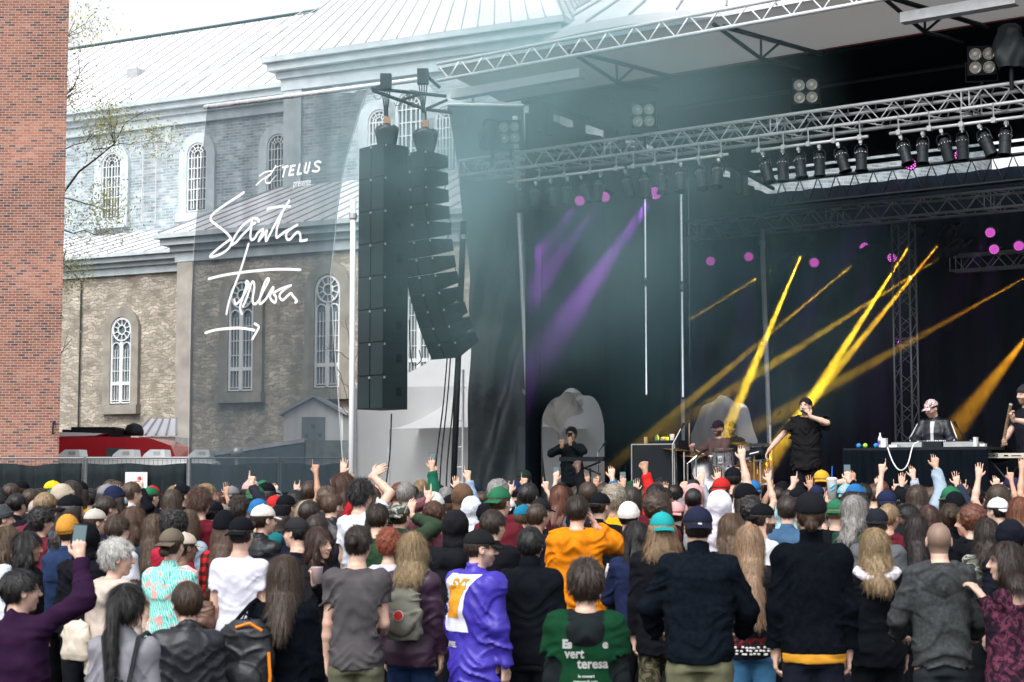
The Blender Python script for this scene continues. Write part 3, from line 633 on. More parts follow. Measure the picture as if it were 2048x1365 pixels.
bag(984,262,-.3,.42,.50,'light wrapped in a dark bag next to the leftmost blinder'); bag(2040,80,-.1,.42,.6,'light wrapped in a shiny black bag at the right frame edge')
p=PW(985,310,-.3); 
# violet LED lamps ----------------------------------------------------
VIO=mat('violet_led',(.4,.1,.4),.4,emis=(.85,.13,.72),estr=1.25)
def aim(o,dirv): o.rotation_mode='QUATERNION'; o.rotation_quaternion=dirv.to_track_quat('-Z','Y')
def spot(loc,dirv,power,ang,col,rad,name,parent,blend=.25):
    l=bpy.data.lights.new(name,'SPOT'); l.energy=power; l.spot_size=R(ang); l.spot_blend=blend; l.color=col; l.shadow_soft_size=rad
    o=bpy.data.objects.new(name,l); COL.objects.link(o); o.parent=parent; o.location=(0,0,-.03)
    return o
def ledpar(px,py,d,tx,ty,td,label,power,ang=9,r=.085):
    p=PW(px,py,d); q=PW(tx,ty,td); dv=(q-p).normalized(); fv=(dv*.35+(Vector((0,0,HC))-p).normalized()).normalized(); t=thing('led_lamp',label,'stage light',p,group='violet led lamps'); aim(t,fv)
    MB().lathe([(r*1.12,0),(r*1.12,.03),(r,.05),(r*.9,.18),(r*.5,.2)],18).build('housing',BLACKP,t,local=True)
    m=MB(); pts=[(0,0)]+[(.45*math.cos(a*PI/3+.3),.45*math.sin(a*PI/3+.3)) for a in range(6)]+[(.82*math.cos(a*PI/6),.82*math.sin(a*PI/6)) for a in range(12)]
    for x,y in pts: m.lathe([(r*.125,-.003),(r*.13,.004)],8,fr=Frm((x*r,y*r,-.004),(1,0,0),(0,1,0)))
    m.build('led_cluster',VIO,t,local=True)
    MB().tube([(-r*1.2,0,.05),(-r*1.3,0,.2),(0,0,.28),(r*1.3,0,.2),(r*1.2,0,.05)],.01,5).build('yoke',BLACKM,t,local=True)
    if power:
        o_=spot(p,dv,power*.075,ang*1.8,(.62,.07,.62),.05,'violet_beam',t,.8); o_.rotation_mode='QUATERNION'; o_.rotation_quaternion=fv.to_track_quat('-Z','Y').inverted()@dv.to_track_quat('-Z','Y')
ledpar(1161,398,.6,1040,560,.3,'violet lamp below the first can lights, nearest the tarpaulin',26000,9)
ledpar(1211,390,.6,1085,560,.3,'violet lamp just right of the one nearest the tarpaulin',26000,9)
ledpar(1314,382,.6,1190,560,.3,'violet lamp with the strongest beam under the second pipe',80000,7,.1)
ledpar(1831,323,.6,1700,500,.5,'violet lamp under the rightmost pipe, above the yellow lamps',6000,10)
ledpar(1932,305,.6,1800,480,-2,'topmost violet lamp under the rightmost pipe',0)
for px,py,l,pw,tx,ty in ((1424,521,'violet lamp left of all the yellow lamps, over the drum kit',5000,1400,760),(1501,512,'violet lamp left of the steepest yellow beam',8000,1485,760),(1633,524,'violet lamp between two yellow beams, deep in the stage',3000,1600,720),(1735,493,'violet lamp right above a yellow lamp under the rear truss',4000,1735,720),(1790,514,'violet lamp at the top of the truss tower',3000,1790,700),(1989,463,'violet lamp high at the right under the rear truss',4000,1880,640),(1996,497,'dimmer violet lamp below the high right one',2500,1960,700),(2046,490,'violet lamp cut by the right frame edge',0,2046,700)):
    ledpar(px,py,5.9,tx,ty,4.6,l,pw,12,.085)
# yellow moving heads ----------------------------------------------------
YEL=mat('yellow_lens',(.9,.7,.1),.3,emis=(1,.62,.05),estr=2.5)
def mover(px,py,d,tx,ty,td,label,power,ang=3.2):
    p=PW(px,py,d); q=PW(tx,ty,td); dv=(q-p).normalized(); t=thing('moving_head_lamp',label,'stage light',p,group='moving head lamps with yellow beams'); aim(t,dv)
    MB().lathe([(.075,-.01),(.10,-.01),(.105,.05),(.12,.14),(.12,.3),(.08,.36)],18).build('head',BLACKP,t,local=True)
    MB().lathe([(.001,-.004),(.072,-.004),(.072,.001)],20).build('lens',YEL,t,local=True)
    MB().tube([(-.13,0,.2),(-.15,0,.35),(-.12,0,.48),(.12,0,.48),(.15,0,.35),(.13,0,.2)],.022,6).build('yoke',BLACKM,t,local=True)
    if power: spot(p,dv,power,ang,(1,.36,.012),.012,'yellow_beam',t,1.)
MV=5.4
mover(1556,532,MV,1400,628,5.2,'yellow lamp whose beam strikes the dark curtain on the left',240000,2.5)
mover(1610,501,MV,1480,800,2.5,'yellow lamp with the steepest broad beam',300000,3.0)
mover(1721,519,MV,1395,790,2.8,'yellow lamp between the two brightest beams',100000,2.5)
mover(1829,484,MV,1590,850,1.7,'yellow lamp whose bright beam falls on the singer',440000,2.8)
mover(1892,478,MV,1625,800,2.2,'yellow lamp highest on the rear truss',330000,2.7)
mover(1903,504,MV,1560,720,2.4,'yellow lamp just below the highest one',110000,2.5)
mover(2075,545,MV,1740,730,2.4,'yellow lamp outside the right edge sending a long beam',110000,2.8)
mover(2085,640,MV,1900,870,2.4,'yellow lamp outside the right edge sending a soft broad beam',70000,7)
# ---------------------------------------------------------------- speaker arrays
BOXM=mat('speaker_grille',(.016,.030,.034),.55,bump=.35,bscale=120,var=.12,vscale=2)
def yawfr(p,yaw): 
    c,s=math.cos(yaw),math.sin(yaw); return Frm(p,(c,s,0),(-s,c,0))
def array(px,py,Y,n,label,width,depth,hf,hr,angs,yaw):
    p=at(px,py,Y); t=thing('speaker_array',label,'speaker',p,group='hanging speaker arrays')
    pos=Vector((0,0,0)); ang=0.; fr0=yawfr((0,0,0),yaw)
    for i in range(n):
        ang+=angs[i]; c,s=math.cos(ang),math.sin(ang)
        # local: x width, y depth (front at y=0), tilt about x
        f=Frm(fr0(0,pos.y,pos.z),fr0(1,0,0),fr0(0,c,s),fr0(0,-s,c)); e=.006
        m=MB(f); dz=(hf-hr)/2
        m.add([(-width/2,0,-hf+e),(width/2,0,-hf+e),(width/2,depth,-hf+dz),(-width/2,depth,-hf+dz),(-width/2,0,0),(width/2,0,0),(width/2,depth,-dz),(-width/2,depth,-dz)],[(0,3,2,1),(4,5,6,7),(0,1,5,4),(1,2,6,5),(2,3,7,6),(3,0,4,7)])
        b=m.build('speaker_box',BOXM,t,local=True)
        m=MB(f); m.box(-.006,.006,-.012,-.001,-hf+.01,-.01); m.box(-width/2,width/2,-.008,-.001,-hf+.008,-hf+.02); m.build('grille_seam',BLACKM,b,local=True)
        m=MB(f); m.box(width/2+.001,width/2+.006,depth*.55,depth*.75,-hf*.6,-hf*.35); m.build('handle',BLACKM,b,local=True)
        m=MB(f); m.box(-.018,.018,-.016,-.001,-.045,-.012); m.box(width/2-.03,width/2+.008,.02,.05,-.05,-.015); m.build('rigging_plate',STEEL,b,local=True)
        # next box hangs below the front-bottom corner of this one
        pos=Vector((0,pos.y+(-(-s))*(-hf)*-1*-1 if False else pos.y+s*hf,pos.z-c*hf))
    return t
yw=R(-48)
array(743,292,25.4,8,'tall straight column of black speakers hanging beside the banner',.66,.50,.53,.53,[0]*8,yw)
array(820,306,25.4,12,'curved column of wedge-shaped black speakers with gaps at its back',.70,.50,.285,.19,[R(1)]*3+[R(2.4)]*4+[R(3.4)]*5,yw)
def rainbag(px,py,Y,w,h,label):
    p=at(px,py,Y); t=thing('hoist_cover',label,'cover',p,group='hoist covers above the speakers'); m=MB(Frm(p,(1,0,0),(0,1,0)))
    def fn(u,v):
        a=2*PI*u; k=.62+.38*v if v<.85 else 1-.5*(v-.85)/.15
        sq=1/max(abs(math.cos(a)),abs(math.sin(a)))**.6
        return (w/2*k*math.cos(a)*sq*(1+.05*math.sin(5*a+v*6)),w/2*.8*k*math.sin(a)*sq,-h/2+h*v+.03*math.sin(3*a))
    m.grid(fn,28,10); m.build('fabric',TARP,t,smooth=True)
    MB(Frm(p,(1,0,0),(0,1,0))).tube([(0,0,h/2-.06),(0,0,h/2+.32)],.02,6).build('chain',BLACKM,t)
    m=MB(Frm(p,(1,0,0),(0,1,0))); m.box(-.05,.05,-.05,.05,h/2+.03,h/2+.14); m.build('hook_block',mat('orange_tag',(.45,.22,.12),.6),t)
rainbag(774,276,25.6,.42,.40,'dark cloth cover over the hoist above the straight speakers'); rainbag(851,282,25.6,.45,.38,'dark cloth cover over the hoist above the curved speakers')
t=thing('speaker_outrigger','black steel outrigger frame carrying the hanging speakers','rigging',at(820,190,25.6))
m=MB(); Yq=25.6
def ln(pts,r,Y=Yq): m.tube([at(a,b,Y) for a,b in pts],r,6)
for dy in (0,.45):
    ln([(742,177),(893,193)],.03,Yq+dy); ln([(744,181),(842,216),(850,224)],.03,Yq+dy); ln([(800,201),(845,188)],.025,Yq+dy); ln([(851,219),(895,200)],.025,Yq+dy); ln([(851,219),(905,226)],.03,Yq+dy)
ln([(742,177),(770,170)],.02); ln([(845,145),(880,176)],.03); m.build('frame',BLACKM,t)
for x,y0,y1 in ((772,156,232),(846,146,226)):
    m=MB()
    for k in (-9,-3,3,9): ln([(x+k,y0+14),(x+k*.2,y1)],.012)
    a=at(x,y0+8,Yq); m.box(a.x-.09,a.x+.09,a.y-.08,a.y+.08,a.z-.12,a.z+.12); m.build('hanger',BLACKM,t)
m=MB(); ln([(748,192),(752,199),(760,198),(764,190)],.006); ln([(787,205),(791,212),(799,211),(803,204)],.006); m.build('ring',BLACKM,t)
m=MB(ST); m.add([P(742,172,-1.2),P(880,150,-1.2),P(880,164,-1.2),P(742,186,-1.2)],[(0,1,2,3)]); 
# cables behind and below the arrays
CABM=mat('black_cable',(.01,.012,.014),.5)
def cable(name,label,pts,r=.012,m=CABM,cat='cable',n=5,group=None):
    # smooth through the points
    P_=[Vector(p) for p in pts]; out=[]
    for i in range(len(P_)-1):
        p0=P_[max(i-1,0)];p1=P_[i];p2=P_[i+1];p3=P_[min(i+2,len(P_)-1)]
        for k in range(6):
            s=k/6; out.append(.5*((2*p1)+(p2-p0)*s+(2*p0-5*p1+4*p2-p3)*s*s+(3*p1-p0-3*p2+p3)*s**3))
    out.append(P_[-1]); o=MB().tube(out,r,n).build(name,m,smooth=True); return tag(o,label,cat,group)
Yc=26.2
for i,(a,b,l) in enumerate((((900,640),(870,960),'thin black speaker cable nearest the curved array, hanging to the ground'),((908,600),(880,960),'middle of three black cables hanging under the curved speakers'),((916,640),(893,960),'rightmost of three black cables hanging under the curved speakers'),((783,828),(772,985),'black cable hanging under the straight speaker column'))):
    p,q=at(*a,Yc),at(*b,Yc); q2=Vector((q.x,q.y,.02)); cable('speaker_cable',l,[p,p.lerp(q,.5)+Vector((.02,0,0)),q,q2],.012)
for j,(ya,yb) in enumerate(((350,385),(432,478),(525,560),(588,632))):
    xx=884+j*9; cable('jumper_cable',['topmost','second','third','lowest'][j]+' loop of cable behind the curved speakers',[at(xx-8,ya,Yc-.2),at(xx+6,ya+8,Yc-.2),at(xx+9,(ya+yb)/2,Yc-.2),at(xx+2,yb,Yc-.2)],.008)
cable('jumper_cable','loop of cable under the bottom curved speaker',[at(818,640,25.7),at(824,725,25.7),at(842,722,25.7),at(838,700,25.7)],.009)
# dark steel upright right of the arrays and a ladder frame
pole(926,440,900,1180,-.7,.05,'dark slanting strut beside the creased tarpaulin',BLACKM,'strut')
t=thing('steel_scaffold','narrow steel scaffold frame between tent and tarpaulin','scaffold',PW(922,960,.6))
m=MB(ST)
for px in (912,926): a=P(px,740,.6); m.tube([(a[0],.6,0),(a[0],.6,a[2])],.022,8)
for y in (842,895,935,965): m.tube([P(912,y,.6),P(926,y,.6)],.016,6)
m.build('frame',ALU,t)
# ---------------------------------------------------------------- banner
def scrim_mat():
    m=bpy.data.materials.new('grey_mesh_scrim'); m.use_nodes=True; n=m.node_tree; L=n.links; b=n.nodes['Principled BSDF']; out=n.nodes['Material Output']
    b.inputs['Base Color'].default_value=(.038,.055,.068,1); b.inputs['Roughness'].default_value=.9; b.inputs['Specular IOR Level'].default_value=.1
    tr=n.nodes.new('ShaderNodeBsdfTransparent'); mx=n.nodes.new('ShaderNodeMixShader'); tc=n.nodes.new('ShaderNodeTexCoord')
    nz=n.nodes.new('ShaderNodeTexNoise'); nz.inputs['Scale'].default_value=1.3; mp=n.nodes.new('ShaderNodeMapping'); mp.inputs['Scale'].default_value=(1.6,1.6,.16); L.new(tc.outputs['Object'],mp.inputs[0]); L.new(mp.outputs[0],nz.inputs[0])
    mr=n.nodes.new('ShaderNodeMapRange'); mr.inputs[1].default_value=.3; mr.inputs[2].default_value=.7; mr.inputs[3].default_value=.58; mr.inputs[4].default_value=.76; L.new(nz.outputs[0],mr.inputs[0]); L.new(mr.outputs[0],mx.inputs[0])
    L.new(tr.outputs[0],mx.inputs[1]); L.new(b.outputs[0],mx.inputs[2]); L.new(mx.outputs[0],out.inputs[0]); return m
bd=-.2
ban=thing('festival_banner','tall translucent grey mesh banner with white handwriting beside the speakers','banner',PW(560,945,bd))
BL=[(205,405),(330,392),(450,384),(600,380),(985,378)]; BRr=[(160,745),(205,726),(337,690),(450,672),(556,659),(700,668),(985,692)]
zbt=P(575,186,bd)[2]
def bf(u,v,off=0):
    yl=205+780*v; yr=168+817*v; xl=itp(BL,yl); xr_=itp(BRr,yr); px=xl+(xr_-xl)*u; y=yl+(yr-yl)*u
    q=P(px,y,bd); dd=.05*math.sin(u*24+v*1.5)*(.3+u)+.035*math.sin(u*61+v*5)*(u+.2)+.03*math.sin(u*9+v*8)
    return (q[0],bd+dd*(.35+.65*(1-v) if v<.35 else .35),q[2])
MB(ST).grid(bf,110,60).build('mesh_fabric',scrim_mat(),ban,smooth=True)
WE=mat('white_lettering',(.80,.80,.82),.6)
m=MB(ST); m.tube([tuple(np.add(bf(1,v/30),(0,-.01,0))) for v in range(31)],.011,5); m.tube([tuple(np.add(bf(0,v/30),(0,-.01,0))) for v in range(31)],.004,5); m.build('hem',mat('grey_hem',(.45,.48,.5),.7),ban)
m=MB(ST); a=P(400,206,bd+.05); b=P(848,147,bd+.05); m.tube([a,b],.045,10); b2=P(872,150,bd+.05); m.build('top_pipe',ALU,ban,smooth=True)
for i in range(16):
    m=MB(ST); s=a[0]+(b[0]-a[0])*(.02+.05*i); zz=a[2]+(b[2]-a[2])*(.02+.05*i); m.lathe([(.052,-.012),(.052,.012)],10,fr=Frm(ST(s,bd+.05,zz),SB,(0,0,1),SA)); m.build('tie',mat('white_tie',(.6,.62,.62),.6),ban)
def flat_stroke(m,pts,w,d):
    """brush stroke as a thin raised ribbon with round ends on the banner plane; pts are photo pixels"""
    if len(pts)>2:
        out=[]
        P_=[Vector((x,y)) for x,y in pts]
        for i in range(len(P_)-1):
            p0=P_[max(i-1,0)];p1=P_[i];p2=P_[i+1];p3=P_[min(i+2,len(P_)-1)]
            for k in range(5): s=k/5; out.append(.5*((2*p1)+(p2-p0)*s+(2*p0-5*p1+4*p2-p3)*s*s+(3*p1-p0-3*p2+p3)*s**3))
        out.append(P_[-1]); pts=[(v.x,v.y) for v in out]
    q=[P(x,y,d) for x,y in pts]
    r=w/2; flat_stroke.k+=1; ey=.0006*flat_stroke.k
    for i,c in enumerate(q):
        if i<len(q)-1:
            n_=q[i+1]; dx,dz=n_[0]-c[0],n_[2]-c[2]; L=math.hypot(dx,dz)
            if L>1e-5:
                nx,nz=-dz/L*r,dx/L*r
                vs=[(c[0]+nx,0,c[2]+nz),(c[0]-nx,0,c[2]-nz),(n_[0]-nx,0,n_[2]-nz),(n_[0]+nx,0,n_[2]+nz)]
                m.add([(x,d-ey-.0001*i,z) for x,_,z in vs],[(0,1,2,3)])
        m.add([(c[0]+r*math.cos(2*PI*k/10),d-ey-.0001*i-.00005,c[2]+r*math.sin(2*PI*k/10)) for k in range(10)],[tuple(range(10))])
flat_stroke.k=0
def cv(pts,ox,oy,s): return [(ox+x/s,oy+y/s) for x,y in pts]
wd=bd-.12; m=MB(ST)
A_=lambda pts:flat_stroke(m,cv(pts,400,370,8.533),.05,wd)
A_([(695,95),(560,190),(420,280),(280,380),(180,460),(135,530),(150,590),(250,670),(380,770),(450,840),(500,920),(490,1000),(450,1070),(350,1150),(230,1200),(150,1215),(145,1190),(230,1110),(350,1010),(470,920)])
A_([(510,960),(560,850),(680,680),(790,590),(880,545),(950,560),(965,600)]); A_([(500,1010),(590,950),(680,840),(780,740),(850,660),(900,630)])
A_([(845,570),(838,700),(822,850),(840,920),(900,890),(950,800),(1030,740),(1040,770),(970,930),(1000,900),(1080,790),(1110,760),(1092,850),(1100,940),(1150,850),(1230,690),(1330,500),(1420,360),(1490,240)])
A_([(1110,400),(1130,375),(1250,350),(1410,335),(1500,340)]); A_([(1400,370),(1330,560),(1280,720),(1270,860),(1300,870),(1400,790),(1500,735)])
A_([(1630,660),(1560,700),(1460,780),(1440,850),(1460,910),(1510,910),(1580,830),(1640,785),(1680,820),(1690,900),(1685,935),(1740,935),(1800,920)])
m.build('lettering_santa',WE,ban); m=MB(ST)
A_=lambda pts:flat_stroke(m,cv(pts,400,480,6.5),.05,wd)
A_([(605,40),(560,200),(500,400),(420,620),(360,800),(330,960)]); A_([(90,500),(250,460),(450,425),(700,395),(950,375),(1150,375),(1290,380)])
A_([(430,780),(450,830),(520,770),(600,620),(615,560),(590,530),(578,560)]); A_([(590,570),(530,780),(505,880),(530,960)])
A_([(545,860),(600,730),(650,560),(680,545),(690,620),(670,780),(690,830),(740,800),(820,640),(880,520),(860,500),(820,570),(770,740),(770,830),(850,760),(930,620),(940,640),(900,720),(920,780),(970,810),(980,740),(950,690),(1050,630),(1170,590)])
A_([(1170,590),(1060,660),(1020,730),(1060,780),(1120,730),(1170,690),(1200,730),(1250,790),(1230,810)])
m.build('lettering_teresa',WE,ban); m=MB(ST)
A_([(60,1210),(200,1170),(400,1150),(550,1150),(700,1175)]); A_([(700,1090),(755,1130),(720,1210),(675,1290)])
m.build('arrow',WE,ban); m=MB(ST)
A_=lambda pts,w=.03:flat_stroke(m,cv(pts,490,300,12.05),w,wd)
A_([(290,570),(400,490),(500,460),(600,455)]); A_([(210,800),(330,680),(450,600),(560,520),(620,430),(670,350),(680,320)]); A_([(620,430),(700,350),(860,300)],.012); A_([(560,540),(460,620),(430,680),(470,750),(550,740)]); A_([(550,740),(610,650),(700,560)],.014)
for s_ in ([(850,360),(975,335)],[(917,345),(862,585)],[(1150,315),(1060,330),(1060,331)],[(1060,330),(1010,553)],[(1010,553),(1115,535)],[(1040,438),(1120,422)],[(1268,285),(1215,530)],[(1215,530),(1305,512)],[(1430,260),(1392,450),(1420,488),(1470,470),(1520,245)],[(1780,235),(1720,215),(1650,250),(1655,310),(1740,365),(1740,430),(1680,465),(1590,450)]): A_(s_,.042)
m.build('lettering_telus',WE,ban)
def text_mesh(body,size,origin,xdir,zdir,mt,parent,name='lettering',shear=0,depth=.004,bold=0,spacing=1,align='LEFT',scx=1):
    c=bpy.data.curves.new(name,'FONT'); c.body=body; c.size=size; c.shear=shear; c.offset=bold; c.space_character=spacing; c.align_x=align; c.extrude=depth/2; c.resolution_u=3
    o=bpy.data.objects.new(name,c); COL.objects.link(o); dg=bpy.context.evaluated_depsgraph_get(); me=bpy.data.meshes.new_from_object(o.evaluated_get(dg)); bpy.data.objects.remove(o)
    xd=Vector(xdir).normalized(); zd=Vector(zdir).normalized(); off=wloc(parent) if parent else Vector((0,0,0))
    nd=xd.cross(zd)
    for v in me.vertices: v.co=Vector(origin)-off+xd*v.co.x*scx+zd*v.co.y+nd*v.co.z
    me.materials.clear(); me.materials.append(mt); ob=bpy.data.objects.new(name,me); COL.objects.link(ob); ob.parent=parent; return ob
text_mesh('présente',.20,PW(581,370,wd-.02),PW(630,364,wd-.02)-PW(581,370,wd-.02),(0,0,1),WE,ban,'lettering_presente',shear=.25,scx=.60)
# ---------------------------------------------------------------- white marquee tents
def marquee(nm,label,fr,w,dp_,zw,zp,sides=(1,1,1)):
    t=thing(nm,label,'tent',fr(0,0,0)); m=MB(fr); h=w/2; q=dp_/2
    n=10
    for a,b in (((-h,-q),(h,-q)),((h,-q),(h,q)),((h,q),(-h,q)),((-h,q),(-h,-q))):
        def fn(u,v,a=a,b=b):
            x=a[0]+(b[0]-a[0])*u; y=a[1]+(b[1]-a[1])*u; k=1-v; return (x*k,y*k,zw+(zp-zw)*(v**1.6)+.0)
        m.grid(fn,12,n)
    m.build('roof',CREAMT,t,smooth=True)
    m=MB(fr)
    for a,b,on in (((-h,-q),(h,-q),sides[0]),((h,-q),(h,q),sides[1]),((-h,q),(-h,-q),sides[2])):
        if on: m.grid(lambda u,v:(a[0]+(b[0]-a[0])*u,a[1]+(b[1]-a[1])*u+.05*math.sin(u*9+v*3),zw*v+.02),40,20)
    if m.v: m.build('side_wall',CREAMT,t,smooth=True)
    m=MB(fr); 
    for x,y in ((-h,-q),(h,-q),(h,q),(-h,q)): m.tube([(x,y,0),(x,y,zw)],.03,6)
    m.build('leg',ALU,t); return t
p=at(1026,945,32.5); p.z=0
marquee('white_marquee','large white marquee behind the hanging speakers',Frm(p,(.97,-.24,0),(.24,.97,0)),5.0,5,3.55,5.6)
p=ST(-2.6,3.0,0); marquee('side_tent','white tent seen through the first gap in the side curtain',Frm(p,SA,SB),3,3,2.75,4.2,(0,0,0))
p=ST(-3.2,8.4,0); marquee('rear_tent','off-white tent filling the gap behind the drummer',Frm(p,SA,SB),5,5.2,3.3,4.6,(1,1,0))
# hanging grey tent flap in gaps
for k,(t_,d0,d1,z0,z1,l) in enumerate(((-.5,.75,2.55,2.45,3.35,'creased grey tent flap hanging in the first curtain gap'),(-.5,5.6,8.5,.9,3.5,'pale creased tent wall behind the drummer and his helper'))):
    fr=ST; m=MB(ST); fl=thing('tent_flap',l,'tent flap',ST(t_,(d0+d1)/2,z0)); rr=random.Random(k)
    def fn(u,v):
        d=d0+(d1-d0)*u; zb=z0+(.55*abs(math.sin(u*4+1)) if k==0 else 0); return (t_-.4*(1-v)*0+.07*math.sin(u*16+v*4)+.05*math.sin(u*31-v*9),d,zb+(z1-zb)*v)
    m.grid(fn,60,24); m.build('fabric',translucent_cloth('grey_tent_cloth',(.60,.60,.58),(.66,.64,.60),.6),fl,smooth=True)
    MB(ST).tube([(t_,d0,z1),(t_,(d0+d1)/2,z1+.25),(t_,d1,z1)],.02,6).build('rope',ALU,fl)
p=ST(-5,3.4,0)
t=thing('green_canopy','small canopy with a green and white valance beyond the first gap','canopy',at(1118,945,33))
q=at(1118,945,33); m=MB(Frm((q.x,q.y,0),(1,0,0),(0,1,0))); m.box(-.55,.55,0,1.5,2.25,2.38); m.build('valance',mat('green_cloth',(.02,.33,.16),.6),t)
m=MB(Frm((q.x,q.y,0),(1,0,0),(0,1,0))); m.add([(-.56,-.01,2.385),(.56,-.01,2.385),(.4,.7,2.65),(-.4,.7,2.65)],[(0,1,2,3)]); m.build('roof',CREAMT,t)
m=MB(Frm((q.x,q.y,0),(1,0,0),(0,1,0)));
for x in (-.5,.5): m.tube([(x,.05,0),(x,.05,2.25)],.03,6)
m.build('leg',ALU,t)
q=at(1190,945,34); t=thing('beige_hut','plain beige hut wall beyond the first curtain gap','hut',(q.x,q.y+1,0))
MB().box(q.x-1,q.x+1.0,q.y,q.y+2,0,2.9).build('wall',mat('beige_wall',(.45,.36,.28),.8,var=.1),t); MB().box(q.x-1.1,q.x+1.1,q.y-.1,q.y+2.1,2.9,3.0).build('roof',SEAM,t)
MB().box(q.x-.12,q.x+.15,q.y-.02,q.y+.01,2.05,2.3).build('window',GLASSD,t)
# ---------------------------------------------------------------- smoke
def volmat(name,col,dens,aniso=0.,noise=None,emis=0):
    m=bpy.data.materials.new(name); m.use_nodes=True; n=m.node_tree; L=n.links; n.nodes.remove(n.nodes['Principled BSDF'])
    v=n.nodes.new('ShaderNodeVolumePrincipled'); v.inputs['Color'].default_value=(*col,1); v.inputs['Density'].default_value=dens; v.inputs['Anisotropy'].default_value=aniso
    L.new(v.outputs[0],n.nodes['Material Output'].inputs['Volume'])
    if noise:
        tc=n.nodes.new('ShaderNodeTexCoord'); ln_=n.nodes.new('ShaderNodeVectorMath'); ln_.operation='LENGTH'; L.new(tc.outputs['Object'],ln_.inputs[0])
        fall=n.nodes.new('ShaderNodeMapRange'); fall.interpolation_type='SMOOTHSTEP'; fall.inputs[1].default_value=.98; fall.inputs[2].default_value=.1; fall.inputs[3].default_value=0; fall.inputs[4].default_value=1; L.new(ln_.outputs['Value'],fall.inputs[0])
        nz=n.nodes.new('ShaderNodeTexNoise'); nz.inputs['Scale'].default_value=noise; nz.inputs['Detail'].default_value=3; L.new(tc.outputs['Object'],nz.inputs[0])
        mr=n.nodes.new('ShaderNodeMapRange'); mr.inputs[1].default_value=.38; mr.inputs[2].default_value=.64; mr.inputs[3].default_value=.06; mr.inputs[4].default_value=1.9; L.new(nz.outputs[0],mr.inputs[0])
        a=n.nodes.new('ShaderNodeMath'); a.operation='MULTIPLY'; L.new(fall.outputs[0],a.inputs[0]); L.new(mr.outputs[0],a.inputs[1])
        b=n.nodes.new('ShaderNodeMath'); b.operation='MULTIPLY'; L.new(a.outputs[0],b.inputs[0]); b.inputs[1].default_value=dens; L.new(b.outputs[0],v.inputs['Density'])
    return m
def smoke_ball(name,label,c,rad,rot,m,noise=True):
    bm_=MB(); 
    n,k=24,12; prof=[(math.sin(PI*i/k)+1e-4,-math.cos(PI*i/k)) for i in range(k+1)]; bm_.lathe(prof,n,cap=False)
    o=bm_.build(name,m); o.location=c; o.scale=rad; o.rotation_euler=(0,0,rot); return tag(o,label,'smoke',kind='stuff')
sang=math.atan2(SA.y,SA.x)
smoke_ball('drifting_smoke','teal stage smoke drifting past the speakers and roof corner',ST(.6,-.9,7.1),(5.8,3.7,4.5),sang,volmat('smoke_a',(.42,.66,.70),.38,.1,noise=2.0))
smoke_ball('drifting_smoke','thinner smoke hanging inside the stage side',ST(2.2,2.0,4.9),(4.4,3.6,3.7),sang,volmat('smoke_b',(.30,.58,.68),.15,.2,noise=1.8))
m=MB(ST); m.box(.15,13.5,.3,8.85,1.3,7.9); tag(m.build('stage_haze',volmat('haze_in_stage',(.7,.85,.95),.0055,.45)),'thin haze filling the stage',kind='stuff')
# ================================================================ people: implicit surfaces meshed on a rectilinear grid
_rs=np.random.RandomState(7); _LAT=_rs.rand(32,32,32).astype(np.float32)
def vnoise(x,y,z):
    xi=np.floor(x).astype(int); yi=np.floor(y).astype(int); zi=np.floor(z).astype(int)
    fx=x-xi; fy=y-yi; fz=z-zi; fx=fx*fx*(3-2*fx); fy=fy*fy*(3-2*fy); fz=fz*fz*(3-2*fz)
    g=lambda a,b,c:_LAT[(xi+a)&31,(yi+b)&31,(zi+c)&31]
    return ((g(0,0,0)*(1-fx)+g(1,0,0)*fx)*(1-fy)+(g(0,1,0)*(1-fx)+g(1,1,0)*fx)*fy)*(1-fz)+((g(0,0,1)*(1-fx)+g(1,0,1)*fx)*(1-fy)+(g(0,1,1)*(1-fx)+g(1,1,1)*fx)*fy)*fz
def axis(lo,hi,coarse,fine=()):
    """grid coordinates lo..hi, spacing coarse, finer inside the (a,b,h) ranges"""
    out=[lo]; x=lo
    while x<hi:
        h=coarse
        for a,b,s in fine:
            if a-h<=x<=b: h=min(h,s)
        x+=h; out.append(x)
    return np.array(out,dtype=np.float32)
